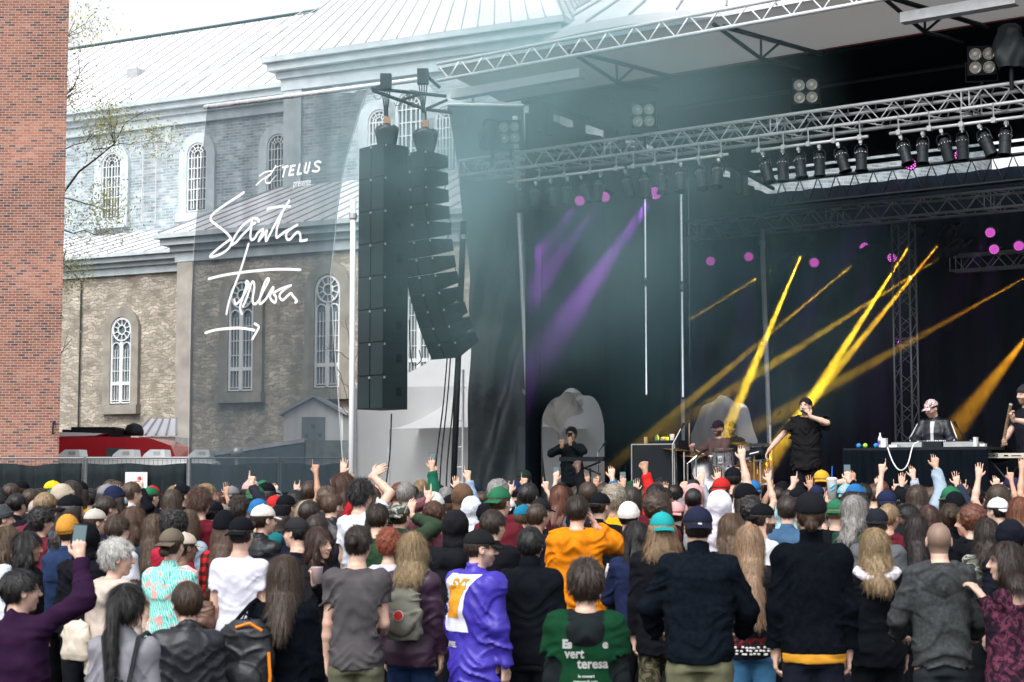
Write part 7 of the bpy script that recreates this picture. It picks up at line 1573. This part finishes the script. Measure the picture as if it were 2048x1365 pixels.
# sleeve stripes that follow the arm
def stripes(r,side,n=3,col=(.75,.75,.78),gap=.018,out=.062,w=.0045,wrist=.9,off=.026):
    S,E,W,u,nn,k,sg=r.P.arms[side]; f=1 if r.P.sex=='m' else .88; f*=r.P.bulk**.7; m=MB()
    od=nrm(np.array([sg*1.,-.25,.55]))
    for i in range(n):
        o_=(i-(n-1)/2)*gap; pts=[]
        for seg,(a,b,ra,rb) in enumerate(((S,E,.048*f+off,.041*f+off*1.05),(E,E+(W-E)*wrist,.043*f+off*1.05,.032*f+off*.8))):
            d=nrm(b-a); q=np.array([sg,-.2,.25]); q=nrm(q-d*(q@d)); c=np.cross(d,q)
            for j in range(7):
                if seg and j==0: continue
                t=j/6; rad=ra+(rb-ra)*t+.009; ang=o_/rad; pts.append(tuple(np.array(a)+(np.array(b)-a)*t+(q*math.cos(ang)+c*math.sin(ang))*rad))
        m.tube(pts,w*1.3,6)
    m.build('sleeve_stripe',mat('white_stripe_cloth',(.75,.75,.78),.7),r.o,local=True)
stripes(dj,'L'); stripes(dj,'R')
stripes(r15,'L',gap=.024,w=.0065,off=.03); 
drm=hero(1436,842,25.2,'bearded drummer in a brown sweater and dark cap swinging his sticks',None,yaw=130,hc='dark brown',hr='short',top=((.10,.06,.06),CLOTH),kind='sweater',tk=dict(off=.022),hat='cap',hatc=(.03,.015,.03),base=DZ-.22,hy=.25,bk=dict(beard=.9),fine=.0075,group=PERF,
  R_=dict(w=(.22,.36,1.30),e=(1,-.3,-.6),u=(-.2,.5,.8),n=(-1,0,0),k='grip'),L_=dict(w=(-.34,.38,1.08),e=(-1,-.4,-.5),u=(-.3,.8,0),n=(0,0,-1),k='grip'))
cre=hero(1463,848,27.2,'bearded man in a dark cap standing behind the drummer',None,yaw=170,hc='dark brown',hr='short',top=((.012,.014,.018),CLOTH),kind='hoodie',hat='cap',hatc=(.012,.015,.018),base=DZ,bk=dict(beard=.9),fine=.009,group=PERF,H=1.6,skin='tan')
pho=hero(1143,855,27.0,'dark-clothed person behind the first curtain gap raising a phone',None,yaw=165,hc='black',hr='short',top=((.010,.014,.018),CLOTH),kind='jacket',base=.9,fine=.009,group=PERF,skin='tan',
  L_=dict(w=(-.05,.34,1.48),e=(-1,-.3,-.6),u=(0,.2,1),n=(0,-1,0),k='grip'),R_=dict(w=(.08,.33,1.44),e=(1,-.3,-.6),u=(0,.2,1),n=(0,-1,0),k='grip'))
phone(pho,'L','phone held by the person behind the first curtain gap')
gui=hero(2052,772,22.0,'bearded guitarist cut by the right frame edge',None,yaw=100,hc='brown',hr='short',top=((.012,.012,.02),CLOTH),kind='tee',base=DZ,hy=.2,bk=dict(beard=.7),fine=.007,group=PERF,hat='beanie',hatc=(.03,.03,.035),
  L_=dict(w=(-.30,.33,1.32),e=(-1,-.3,-.6),u=(-.1,.5,.7),n=(0,-1,.2),k='grip'),R_=dict(w=(.02,.30,1.06),e=(1,-.3,-.3),u=(-.8,.5,-.1),n=(0,-1,0),k='half'))
a=loc2w(gui,(-.38,.40,1.50)); b=loc2w(gui,(.10,.28,.98)); t=thing('electric_guitar','dark electric guitar played at the right frame edge','guitar',b)
MB().tube([a,b],.022,6).build('neck',mat('maple',(.45,.27,.13),.4),t); m=MB(); dd=(b-a).normalized()
for i in range(14): c=a.lerp(b,i/16); m.tube([c-dd*.003,c+dd*.003],.0245,6)
m.build('fret',STEEL,t); fr=Frm(b,dd,dd.cross(Vector((0,-1,.2))).normalized(),Vector((0,-1,.2)).normalized())
m=MB(fr); poly=[(.34*math.cos(q)*(1 if math.cos(q)>0 else .5)*.55+.1,.17*math.sin(q)*(1+.15*math.cos(2*q))) for q in np.linspace(0,2*PI,25)[:-1]]
m.add([(x,y,z) for z in (-.02,.02) for x,y in poly],[tuple(range(24))[::-1],tuple(range(24,48))]+[(i,(i+1)%24,24+(i+1)%24,24+i) for i in range(24)]); m.build('body',mat('guitar_lacquer',(.02,.015,.02),.2,coat=.6),t)
# ================================================================ stage furniture
def zfloor(): return DZ
CHR=mat('chrome',(.65,.65,.66),.18,.95)
p=at(1885,895,22.15); c=Frm((p.x,p.y,0),SA,SB); top=p.z
t=thing('turntable_table','black draped table holding the mixer and turntables','table',c(0,0,DZ))
MB(c).box(-.95,.75,-.35,.35,top-.04,top).build('table_top',BLACKP,t)
m=MB(c); m.grid(lambda u,v:(-.96+1.72*u,-.37+.02*math.sin(u*60),DZ+.01+(top-.05-DZ)*v),80,4); m.build('drape',BLACKF,t,smooth=True)
for lab,x in (('left','deck nearer the truss tower'),('right','deck farther from the truss tower')):
    ox=-.45 if lab=='left' else .30
    d=thing('turntable','turntable %s'%x,'turntable',c(ox,0,top+.002)); MB(c).box(ox-.22,ox+.22,-.18,.18,top+.002,top+.07).build('plinth',STEEL,d)
    MB(Frm(c(ox-.03,0,top+.07),SA,SB)).lathe([(.001,0),(.15,0),(.15,.015),(.001,.016)],24).build('platter',BLACKP,d); MB(c).tube([(ox+.16,.12,top+.09),(ox+.12,-.08,top+.09)],.008,6).build('tone_arm',CHR,d)
d=thing('dj_mixer','small black mixer between the turntables','mixer',c(-.08,0,top+.002)); MB(c).box(-.20,.05,-.17,.17,top+.002,top+.08).build('body',BLACKP,d)
m=MB(c)
for i in range(4):
    for j in range(4): m.lathe([(.011,0),(.009,.018)],8,fr=Frm(c(-.17+.06*i,-.12+.07*j,top+.08),SA,SB))
m.build('knob',CHR,d)
for i,(ox,h,w_) in enumerate(((-.74,.12,.07),(-.60,.03,.12),(.56,.12,.04),(.66,.03,.07))):
    d=thing('white_box',['small white box at the left end of the turntable table','flat white box next to the cable on the turntable table','upright white carton behind the right turntable','flat white packet at the right end of the turntable table'][i],'box',c(ox,-.25,top+.002)); m=MB(c); m.box(ox-w_/2,ox+w_/2,-.30,-.22,top+.002,top+h); m.box(ox-w_/2-.003,ox+w_/2+.003,-.303,-.217,top+h,top+h+.008); m.build('carton',WHITEP,d)
p0=at(1822,880,22.0); cable('white_cable','white cable looping down in front of the turntable table',[at(1838,884,22),at(1826,892,22),at(1815,930,21.8),at(1800,941,21.7),at(1786,925,21.8),at(1775,895,21.9)],.010,mat('white_rubber',(.7,.7,.7),.5))
# low table left of the turntables with coloured cloths and a bottle
p=at(1744,897,22.8); c=Frm((p.x,p.y,0),SA,SB); t=thing('side_table','dark side table with two bright balls and a bottle','table',c(0,0,DZ)); MB(c).box(-.35,.85,-.2,.2,p.z-.03,p.z).build('table_top',BLACKP,t)
m=MB(c); m.grid(lambda u,v:(-.36+1.22*u,-.22+.02*math.sin(u*50),DZ+.01+(p.z-.04-DZ)*v),60,3); m.build('drape',BLACKF,t,smooth=True)
for i,(ox,cc,l) in enumerate(((-.20,(.02,.25,.65),'blue ball at the left end of the side table'),(-.10,(.35,.60,.05),'lime green ball next to the left blue ball'),(.06,(.02,.25,.65),'blue ball beside the bottle'),(.16,(.35,.60,.05),'lime green ball right of the bottle'))):
    o=MB(Frm(c(ox,0,p.z+.038),SA,SB)).lathe([(.003,-.036),(.025,-.026),(.036,0),(.025,.026),(.003,.036)],14).build('ball',mat('ball_%d'%(i%2),cc,.5),smooth=True); tag(o,l,'ball')
t=thing('water_bottle','clear plastic bottle with a violet label on the side table','bottle',c(.10,.05,p.z)); MB(Frm(c(.10,.06,p.z+.001),SA,SB)).lathe([(.03,0),(.033,.01),(.033,.13),(.025,.16),(.012,.18),(.012,.2)],14).build('bottle',mat('clear_plastic',(.6,.65,.7),.1,spec=.7),t,smooth=True); MB(Frm(c(.10,.06,p.z+.05),SA,SB)).lathe([(.0345,0),(.0345,.06)],14,cap=False).build('label_band',mat('violet_label',(.25,.08,.4),.5),t); MB(Frm(c(.10,.06,p.z+.2),SA,SB)).lathe([(.014,0),(.014,.02)],10).build('cap',WHITEP,t)
# keyboard board at right
p=at(2008,912,21.7); t=thing('keyboard','pale electronic keyboard seen from its back on a dark stand','keyboard',p); c=Frm(p,SA,SB); MB(c).box(-.30,.35,0,.28,-.03,.035).build('body',mat('pale_panel',(.55,.52,.45),.5),t); MB(c).box(.36,.50,.0,.28,-.03,.03).build('end_block',STEEL,t)
text_mesh('KORG',.05,c(-.22,-.004,-.012),SA,(0,0,1),BLACKP,t,'lettering',bold=.0008); m=MB(c); m.box(.0,.06,-.004,-.001,-.008,.012); m.box(.10,.24,-.004,-.001,-.006,.006); m.build('socket',BLACKP,t)
m=MB(c); m.tube([(-.25,.1,-.03),(.3,.1,-.68)],.015,6); m.tube([(.25,.1,-.03),(-.3,.1,-.68)],.015,6); m.build('stand',BLACKM,t)
# drum kit
def stand(name,label,px,py,Y,arms=(),cat='stand',base=DZ):
    p=at(px,py,Y); t=thing(name,label,cat,(p.x,p.y,base)); m=MB(); m.tube([(p.x,p.y,base+.15),(p.x,p.y,p.z)],.013,8); m.build('pole',CHR,t)
    m=MB()
    for k in range(3): a=2*PI*k/3+.4; m.tube([(p.x,p.y,base+.42),(p.x+.26*math.cos(a),p.y+.26*math.sin(a),base+.012)],.01,6)
    m.build('leg',CHR,t); return t,p
CYM=mat('bronze_cymbal',(.40,.28,.12),.25,.9)  # plain bronze metal colour shared by every cymbal
def cymbal(px,py,Y,r,label,tilt=(6,0)):
    t,p=stand('cymbal',label,px,py,Y,cat='cymbal'); q=Euler((R(tilt[0]),R(tilt[1]),0)).to_matrix(); fr=Frm(p,q@Vector((1,0,0)),q@Vector((0,1,0)),q@Vector((0,0,1)))
    MB(fr).lathe([(.004,.035),(.04,.022),(.06,.010),(r*.7,-.002),(r,-.014),(r,-.017),(.05,.0)],30).build('plate',CYM,t,smooth=True); MB(fr).lathe([(.012,.035),(.012,.07)],8).build('wing_nut',BLACKM,t)
cymbal(1352,898,24.9,.22,'cymbal at the far left of the drum kit',(4,5)); cymbal(1392,908,24.8,.27,'wide low cymbal beside the drummer',(6,-3)); cymbal(1488,887,25.3,.24,'cymbal lit magenta behind the raised arm',(8,4)); cymbal(1478,932,24.6,.17,'small low cymbal right of the snare',(5,0))
def drum(px,py,Y,r,h,label,shell,skinc=WHITEP,tilt=8):
    p=at(px,py,Y); t=thing('drum',label,'drum',(p.x,p.y,DZ)); q=Euler((R(tilt),R(-4),0)).to_matrix(); fr=Frm(p,q@Vector((1,0,0)),q@Vector((0,1,0)),q@Vector((0,0,1)))
    MB(fr).lathe([(r,-h/2),(r,h/2)],28).build('shell',shell,t,smooth=False); MB(fr).lathe([(r+.008,h/2-.02),(r+.012,h/2+.012),(r-.004,h/2+.012)],28).build('hoop',CHR,t); MB(fr).lathe([(r+.008,-h/2+.02),(r+.012,-h/2-.012),(r-.004,-h/2-.012)],28).build('hoop',CHR,t)
    MB(fr).lathe([(.001,h/2+.003),(r-.004,h/2+.003),(r-.004,h/2+.006)],28).build('head',skinc,t); m=MB(fr)
    for k in range(8): a=2*PI*k/8; m.tube([((r+.014)*math.cos(a),(r+.014)*math.sin(a),-h/2),((r+.014)*math.cos(a),(r+.014)*math.sin(a),h/2)],.005,5); m.box((r+.006)*math.cos(a)-.01,(r+.006)*math.cos(a)+.01,(r+.006)*math.sin(a)-.01,(r+.006)*math.sin(a)+.01,-.03,.03)
    m.build('lug',CHR,t); m=MB(); m.tube([(p.x,p.y,p.z-h/2),(p.x,p.y,DZ+.3)],.014,6)
    for k in range(3): a=2*PI*k/3; m.tube([(p.x,p.y,DZ+.35),(p.x+.22*math.cos(a),p.y+.22*math.sin(a),DZ+.01)],.01,6)
    m.build('stand',CHR,t); return t,fr
SPK=mat('silver_sparkle',(.30,.31,.33),.3,.4,var=.5,vscale=60)
t,fr=drum(1446,916,24.5,.155,.24,'silver sparkle snare drum with the number 63 in front of the drummer',SPK)
MB(fr).box(-.095,-.035,-.163,-.157,-.06,.05).build('number_plate',WHITEP,t); text_mesh('63',.085,fr(-.092,-.166,-.035),fr(1,0,0)-fr(0,0,0),fr(0,0,1)-fr(0,0,0),BLACKP,t,'lettering',bold=.002,scx=.62)
drum(1520,905,24.6,.15,.22,'dark tom drum beside the singer',BLACKP); drum(1510,945,25,.24,.38,'wood-toned floor tom at the right of the kit',mat('wood_shell',(.22,.11,.04),.4,var=.3,vscale=9),tilt=0); drum(1420,950,25.2,.28,.42,'dark wine bass drum below the snare',mat('wine_shell',(.10,.02,.03),.4),tilt=80)
MB(ST)
p=at(1508,905,24.3); t=thing('sample_pad','small dark pad with white markings on a stand beside the snare','drum pad',(p.x,p.y,DZ)); m=MB(Frm(p,(1,0,.25),(0,1,.3))); m.box(-.16,.12,-.1,.1,-.02,.015); m.build('pad',BLACKP,t); m=MB(Frm(p,(1,0,.25),(0,1,.3))); m.box(-.08,.06,-.103,-.06,.016,.02); m.build('marking',WHITEP,t); m=MB(); m.tube([p,(p.x,p.y,DZ+.05)],.015,6); m.build('stand',mat('brass_stand',(.5,.35,.12),.3,.9),t)
# drumsticks
for side,lab,d_ in (('R','upright wooden drumstick in the drummer\'s raised hand',(-.05,.05,.36)),('L','wooden drumstick in the drummer\'s lower hand',(.22,.2,.16))):
    W_=drm.P.arms[side][2]; a=loc2w(drm,tuple(np.array(W_)+np.array([0,.06,.05]))); b=loc2w(drm,tuple(np.array(W_)+np.array([0,.06,.05])+np.array(d_)))
    o=MB().tube([a,b],[.009,.006],8).build('drumstick',mat('pale_wood',(.55,.40,.24),.5),smooth=True); tag(o,lab,'drumstick')
def micstand(px,py,Y,label,boom=None):
    t,p=stand('mic_stand',label,px,py,Y,cat='mic stand')
    if boom:
        q=at(boom[0],boom[1],Y); MB().tube([p,q],.009,6).build('boom',BLACKM if boom[2] else CHR,t); MB().tube([q,q+(q-p).normalized()*.10],[.013,.02],8).build('microphone',BLACKP,t)
micstand(1345,890,24.4,'mic stand with a boom left of the drum kit',(1362,858,0)); micstand(1375,928,24.1,'low chrome mic stand with a boom toward the drums',(1394,912,0)); micstand(1935,885,23.6,'mic stand with a boom behind the turntable table',(1915,855,1)); micstand(1368,905,24.0,'chrome stand at the stage corner',None); micstand(1196,905,26.2,'short mic stand in the first curtain gap',(1205,893,1)); micstand(1540,850,24.9,'mic stand with crossed clamps on the silver pole',(1554,832,1))
p=at(1180,918,26.0); t=thing('keyboard_stand','dark keyboard on a stand in the first curtain gap','keyboard',(p.x,p.y,DZ)); m=MB(Frm(p,SA,SB)); m.box(-.5,.35,-.15,.15,-.04,.03); m.build('body',BLACKP,t); m=MB(Frm(p,SA,SB)); m.tube([(-.4,0,-.05),(.2,0,-.25)],.015,6); m.tube([(.2,0,-.05),(-.4,0,-.25)],.015,6); m.tube([(0,0,-.15),(0,0,DZ-p.z+.02)],.02,6); m.build('stand',BLACKM,t)
# shelf with cups and bottles on the side wall, flight case
p=at(1318,889,25.3); c=Frm((p.x,p.y,0),SA,SB); t=thing('flight_case','tall black flight case by the side curtain with drinks on top','case',c(0,0,DZ)); m=MB(c); m.box(-.35,.42,-.25,.25,DZ,p.z); m.build('body',BLACKP,t); m=MB(c)
for x in (-.35,.42): m.box(x-.008,x+.008,-.26,-.24,DZ,p.z)
m.box(-.35,.42,-.258,-.242,p.z-.012,p.z+.004); m.build('edge_trim',STEEL,t)
for i,(ox,cc,hh,l,nm,ct) in enumerate(((-.18,(.45,.30,.15),.10,'amber tin at the left end of the flight case','tin','tin'),(.02,(.05,.2,.08),.13,'dark green bottle on the flight case','bottle','bottle'),(.12,(.3,.3,.3),.09,'grey can beside the green bottle','drink_can','can'),(.20,(.55,.50,.05),.09,'yellow can at the right end of the flight case','drink_can','can'))):
    o=MB(Frm(c(ox,-.1,p.z+.005),SA,SB)).lathe([(.03,0),(.032,.01),(.032,hh*.75),(.018 if nm=='bottle' else .03,hh),(.015 if nm=='bottle' else .028,hh+.01)],12).build(nm,mat('tin_%d'%i,cc,.4),smooth=True); tag(o,l,ct)
p=at(1344,875,25.2); t=thing('paper_cup','white paper cup standing on a dark speaker near the kit','cup',p); MB(Frm(p,(1,0,0),(0,1,0))).lathe([(.028,-.05),(.038,.05),(.035,.05),(.026,-.045)],14).build('cup',WHITEP,t); 
t=thing('monitor_speaker','dark speaker cabinet under the paper cup','speaker',(p.x,p.y,DZ)); MB(Frm((p.x,p.y,0),SA,SB)).box(-.22,.22,-.2,.2,DZ,p.z-.051).build('cabinet',BLACKP,t); MB(Frm((p.x,p.y,0),SA,SB)).box(-.19,.19,-.207,-.2,DZ+.05,p.z-.1).build('grille',BOXM,t)
# ================================================================ things carried in the crowd
def onback(r,x,y,z): return loc2w(r,(x,y,z))
def backpack(r,label,mat_,w,h,d,z0,ox=0,yb=-.17,strap=BLACKF,pocket=None,round_=.3,handle=True,logo=None,shoulder=True):
    t=thing('backpack',label,'backpack',r.o.location); t.rotation_euler.z=r.yaw; t.scale=(r.s,)*3
    s=Sdf(axis(-w/2-.05,w/2+.05,.009),axis(yb-d-.09,yb+.06,.007),axis(z0-.04,z0+h+.06,.008))
    n=6; s.loft([(z0,w*.42,d*.40,yb-d/2),(z0+.04,w*.50,d*.52,yb-d/2),(z0+h*.6,w*.49,d*.5,yb-d/2),(z0+h*.88,w*.42,d*.42,yb-d/2+.01),(z0+h,w*.25,d*.25,yb-d/2+.02)],.02)
    if pocket is None: s.ell((0,yb-d-.004,z0+h*.30),(w*.36,.040,h*.22),.015)
    s.noise(.008,(11,11,9),3); s.crease(.014,5); V,Q=s.mesh(); V[:,0]+=ox
    o=mesh_obj('bag',V,Q,mat_[1],t); setc(o,mat_[0]); m=MB()
    if shoulder:
        for g in (-1,1): m.tube([(ox+g*w*.25,yb-.02,z0+h*.95),(ox*.5+g*.10,-.09,1.475),(ox*.3+g*.12,.0,1.495),(g*.14,.09,1.44)],.013,6); 
        m.tube([(ox-.03,yb-d*.4,z0+h*.97),(ox,yb-d*.45,z0+h+.035),(ox+.03,yb-d*.4,z0+h*.97)],.007,6); o_=m.build('strap',strap,t,local=True); setc(o_,(.012,.012,.015))
    return t
t=backpack(r10,'small olive grey backpack with a round white and red patch',((.17,.17,.14),CLOTH),.25,.36,.11,1.02,.0,-.165,mat('olive_strap',(.12,.12,.10),.8))
yb=-.165-.11-.072; m=MB(Frm((0,yb,1.20),(1,0,0),(0,0,1),(0,-1,0))); m.lathe([(.001,0),(.035,0),(.035,.006),(.001,.007)],24); m.build('patch',WHITEP,t,local=True); m=MB(Frm((0,yb-.008,1.20),(1,0,0),(0,0,1),(0,-1,0))); m.lathe([(.027,0),(.032,0),(.032,.003),(.027,.003)],24); m.tube([(-.012,-.006,0),(-.004,.010,.001),(.010,.010,.001),(.012,-.004,.001),(.0,-.004,.001),(-.004,-.014,.001)],.005,5); m.build('emblem',mat('patch_red',(.55,.03,.03),.6),t,local=True)
t=backpack(r7,'black backpack with orange strap trim slung on the black coat',((.012,.014,.018),LEATH),.34,.50,.17,.90,-.16,-.19,BLACKF)
m=MB(); m.tube([(-.20,-.345,1.36),(-.12,-.335,1.385),(-.05,-.315,1.34)],.010,6); m.tube([(.0,-.345,1.22),(.012,-.35,1.08),(.0,-.345,.96)],.010,6); m.build('orange_trim',mat('orange_nylon',(.75,.22,.01),.6),t,local=True)
m=MB(); m.box(-.27,-.25,-.415,-.395,1.18,1.20); m.box(-.20,-.18,-.43,-.41,1.02,1.035); m.build('tag',mat('orange_nylon2',(.7,.3,.05),.6),t,local=True)
t=backpack(r3,'small black leather backpack with a gold chain handle',((.010,.012,.016),LEATH),.24,.26,.09,.98,.03,-.14,LEATH)
m=MB()
for i in range(22): m.lathe([(.006,-.004),(.010,0),(.006,.004)],8,fr=Frm((-.07+.0085*i,-.245,1.235+.006*math.sin(i*.15*PI)),(1,0,0),(0,1,0)))
m.build('chain',mat('gold',(.7,.45,.2),.3,.95),t,local=True)
t=backpack(r2,'cream leather bag at the side of the white-haired woman',((.52,.46,.38),LEATH),.22,.26,.09,.95,-.20,-.10,LEATH,shoulder=False,pocket=False)
t=backpack(r5,'red and tan bag strap behind the floral shirt',((.10,.05,.03),LEATH),.16,.20,.08,1.02,.26,.05,LEATH,shoulder=False); t['label']='small brown bag at the hip of the floral shirt woman'
# windbreaker panels and lettering
r=r11
WP=mat('white_nylon',(.66,.66,.76),.5,bump=.4,bscale=20,bdist=.006); OP=mat('orange_nylon_panel',(.72,.30,.02),.5,bump=.4,bscale=20,bdist=.006)
def drape_panel(r,name,pts,m_,eps=.004,parent=None,n=14,side=-1):
    """a cloth panel laid on the garment surface: polygon strip in (x,z), projected onto the back of the garment"""
    from mathutils.bvhtree import BVHTree
    me=r.top.data; key='bvh'; 
    if not hasattr(r,'bvh'): r.bvh=BVHTree.FromPolygons([v.co for v in me.vertices],[p.vertices[:] for p in me.polygons])
    L0,R0=pts; mb=MB()
    def fn(u,v):
        z=L0[0][1]+(L0[-1][1]-L0[0][1])*v
        xl=np.interp(v,np.linspace(0,1,len(L0)),[p[0] for p in L0]); xr_=np.interp(v,np.linspace(0,1,len(R0)),[p[0] for p in R0]); x=xl+(xr_-xl)*u
        h=r.bvh.ray_cast(Vector((x,side*1.,z)),Vector((0,-side*1.,0)))
        return tuple(h[0]+h[1]*eps) if h[0] else (x,side*.1,z)
    mb.grid(fn,n,n*2); return mb.build(name,m_,r.o,smooth=True,local=True)
drape_panel(dj,'undershirt',([(-.030,1.44),(-.022,1.3),(-.02,1.1)],[(.030,1.44),(.018,1.3),(.024,1.1)]),mat('white_cotton',(.5,.5,.52),.8),eps=.004,side=1)
drape_panel(r,'white_back_panel',([(-.15,1.47),(-.20,1.36),(-.20,1.2),(-.19,1.10)],[(.12,1.47),(.03,1.36),(.02,1.2),(.05,1.10)]),WP)
drape_panel(r,'orange_back_panel',([(-.12,1.40),(-.14,1.30),(-.15,1.19)],[(.03,1.40),(-.01,1.30),(-.03,1.19)]),OP,eps=.007)
def surf_text(r,body,size,x,z,m_,name='lettering',shear=0,bold=.002,scx=1,eps=.006,align='CENTER',rot=0):
    from mathutils.bvhtree import BVHTree
    if not hasattr(r,'bvh'): me=r.top.data; r.bvh=BVHTree.FromPolygons([v.co for v in me.vertices],[p.vertices[:] for p in me.polygons])
    o=text_mesh(body,size,(0,0,0),(1,0,0),(0,0,1),m_,None,name,shear=shear,bold=bold,scx=scx,align=align,depth=.002); o.parent=r.o; o.location=(0,0,0)
    for v in o.data.vertices:
        X=x+v.co.x*math.cos(rot)-v.co.z*math.sin(rot); Z=z+v.co.z*math.cos(rot)+v.co.x*math.sin(rot); h=r.bvh.ray_cast(Vector((X,-1,Z)),Vector((0,1,0))); v.co=(X,(h[0].y if h[0] else -.15)-eps,Z)
    return o
WL=mat('white_print',(.72,.72,.72),.8)
surf_text(r,'SVT',.085,-.02,1.385,mat('yellow_print',(.75,.45,.05),.6),bold=.004,eps=.012); surf_text(r,'OFFIEL',.045,-.12,1.0,WL,bold=.003)
# green T-shirt over the hoodie, with its lettering
o=wear(r13.P,r13.o,'t_shirt',(.004,.038,.015),CLOTH,off=.036,sleeve='short',hem=.84,neck=1.44,seed=int(1170)%17,grid=.0105); r13.top=o
if hasattr(r13,'bvh'): del r13.bvh
for body,sz,x,z,sx,bd_ in (('Es',.062,-.105,1.305,.95,.004),('e',.062,.105,1.305,.95,.004),('vert',.075,-.065,1.25,.85,.0022),('teresa',.075,.035,1.195,.9,.0022),('le concert',.022,.0,1.145,1,.001),('mercredi soir',.024,-.005,1.115,1,.001),('Sainte-Thérèse',.024,.0,1.092,1,.001),('une soirée verte et gratuite',.019,-.01,1.045,1,.001),('au centre-ville',.019,-.01,1.022,1,.001)):
    surf_text(r13,body,sz,x,z,WL,bold=bd_,scx=sx,eps=.006)
drape_panel(r19,'orange_hem',([(-.17,.885),(-.17,.86),(-.165,.835)],[(.17,.885),(.17,.86),(.165,.835)]),mat('yellow_jersey',(.6,.28,.02),.8),eps=.005)
# little marks on caps, jackets
def mark(r,p,w,h,name,m_=WL,curve=0):
    c=r.P.head(p) if not isinstance(p,tuple) or len(p)==3 else p; m=MB(Frm(tuple(c),(1,0,0),(0,1,0))); m.box(-w/2,w/2,-.004,.002,-h/2,h/2); return m.build(name,m_,r.o,local=True)
mark(r17,(.005,-.121,.028),.022,.016,'cap_badge'); 
# white lining of the fur hood and cup, drink
s=Sdf(axis(-.25,.25,.010),axis(-.30,.05,.010),axis(1.32,1.58,.010)); pr=None
for i in range(15):
    a=PI*(-.15+1.3*i/14); q=np.array([.135*math.cos(a),-.015-.125*max(0,math.sin(a))-.02,1.475-.045*max(0,math.sin(a))])
    if pr is not None: s.cap(pr,q,.030,.030,k=.01)
    pr=q
s.noise(.012,(40,40,40),2); V,Q=s.mesh(); o=mesh_obj('hood_lining',V,Q,FLEECE,r20.o); setc(o,(.62,.60,.66))
# blond woman's patterned hem
drape_panel(r18,'flame_print_hem',([(-.20,.97),(-.20,.93),(-.19,.90)],[(.20,.97),(.20,.93),(.19,.90)]),pattern_mat('red_flame_cloth',camo_([(.01,.01,.012),(.10,.01,.012),(.22,.015,.02),(.02,.01,.01)],18)),eps=.006)
m=MB()
rr2=random.Random(4)
for i in range(34):
    x=-.17+.34*(i%12)/11+rr2.uniform(-.012,.012); z=.905-.022*(i//12)+rr2.uniform(-.004,.004); h=r18.bvh.ray_cast(Vector((x,-1,z)),Vector((0,1,0))); y=(h[0].y if h[0] else -.16)
    m.lathe([(.002,-.008),(.011,-.004),(.012,.004),(.003,.009)],7,fr=Frm((x,y-.008,z),(1,0,0),(0,1,0)))
m.build('white_pompom_row',WL,r18.o,local=True)
# drink cup held up, phones
def handheld(r,side,builder): S,E,W,u,n,k,sg=r.P.arms[side]; return loc2w(r,tuple(r.P.shear([W])[0]+nrm(u)*.10+nrm(n)*.04))
p=at(1664,975,15.4); t=thing('drink_cup','tall white takeaway cup with a blue straw held above the crowd','cup',p); fr=Frm(p,(1,0,0),(0,1,0)); MB(fr).lathe([(.038,-.11),(.050,.07),(.052,.075)],20).build('cup',WHITEP,t,smooth=True); MB(fr).lathe([(.054,.072),(.054,.082),(.035,.095),(.01,.096)],20).build('lid',WHITEP,t); MB(fr).tube([(0,0,.09),(.005,0,.20)],.006,8).build('straw',mat('blue_straw',(.01,.12,.5),.4),t)
m=MB(fr); m.tube([(-.03,-.05,-.01),(0,-.054,.01),(.03,-.05,.03)],.006,5); m.tube([(-.03,-.047,-.04),(0,-.051,-.025),(.03,-.047,-.005)],.005,5); m.build('swoosh',mat('blue_green_print',(.03,.35,.5),.5),t)
ck=hero(1640,1003,15.5,'person with short brown hair raising a takeaway cup','the cup raiser',fY=1,yaw=-10,hc='brown',hr='short',top=(BLK,CLOTH),kind='tee',fine=.0072,R_=lambda r:dict(w=r.T(1655,1003,-.0),e=(1,-.2,-.6),u=(.3,.1,1),n=(0,-1,.1),k='grip'))
t=thing('plastic_cup','clear plastic cup in the hand of the smiling woman','cup',at(634,1152,r9.Y-.36)); p=at(634,1150,r9.Y-.36); MB(Frm(p,(1,0,0),(0,1,0))).lathe([(.03,-.06),(.042,.05),(.044,.055)],16).build('cup',mat('cloudy_plastic',(.55,.42,.42),.2,spec=.6),t,smooth=True)
i=0
for r,f in phs:
    if f['hand'][2]=='fist' and i<1 or (r.px>1700 and f['hand'][2]=='half' and i<2): i+=1
for (r,f),lab in zip([q for q in phs if q[1]['hand'][2]=='half'][:3],('phone raised in the middle of the crowd below the mast','phone raised near the green T-shirt side of the crowd','phone raised below the drum kit')): phone(r,f['hand'][1],lab)
p=at(1691,943,17.8)
ph=hero(1690,985,17.6,'person holding a phone straight up before the dark stage front',None,fY=1,yaw=-8,hc='dark brown',hr='short',top=(BLK,CLOTH),kind='jacket',fine=.009,R_=lambda r:dict(w=r.T(1697,962,.05),e=(1,-.2,-.6),u=(-.1,.1,1),n=(0,1,0),k='grip')); phone(ph,'R','phone held straight up before the dark stage front')
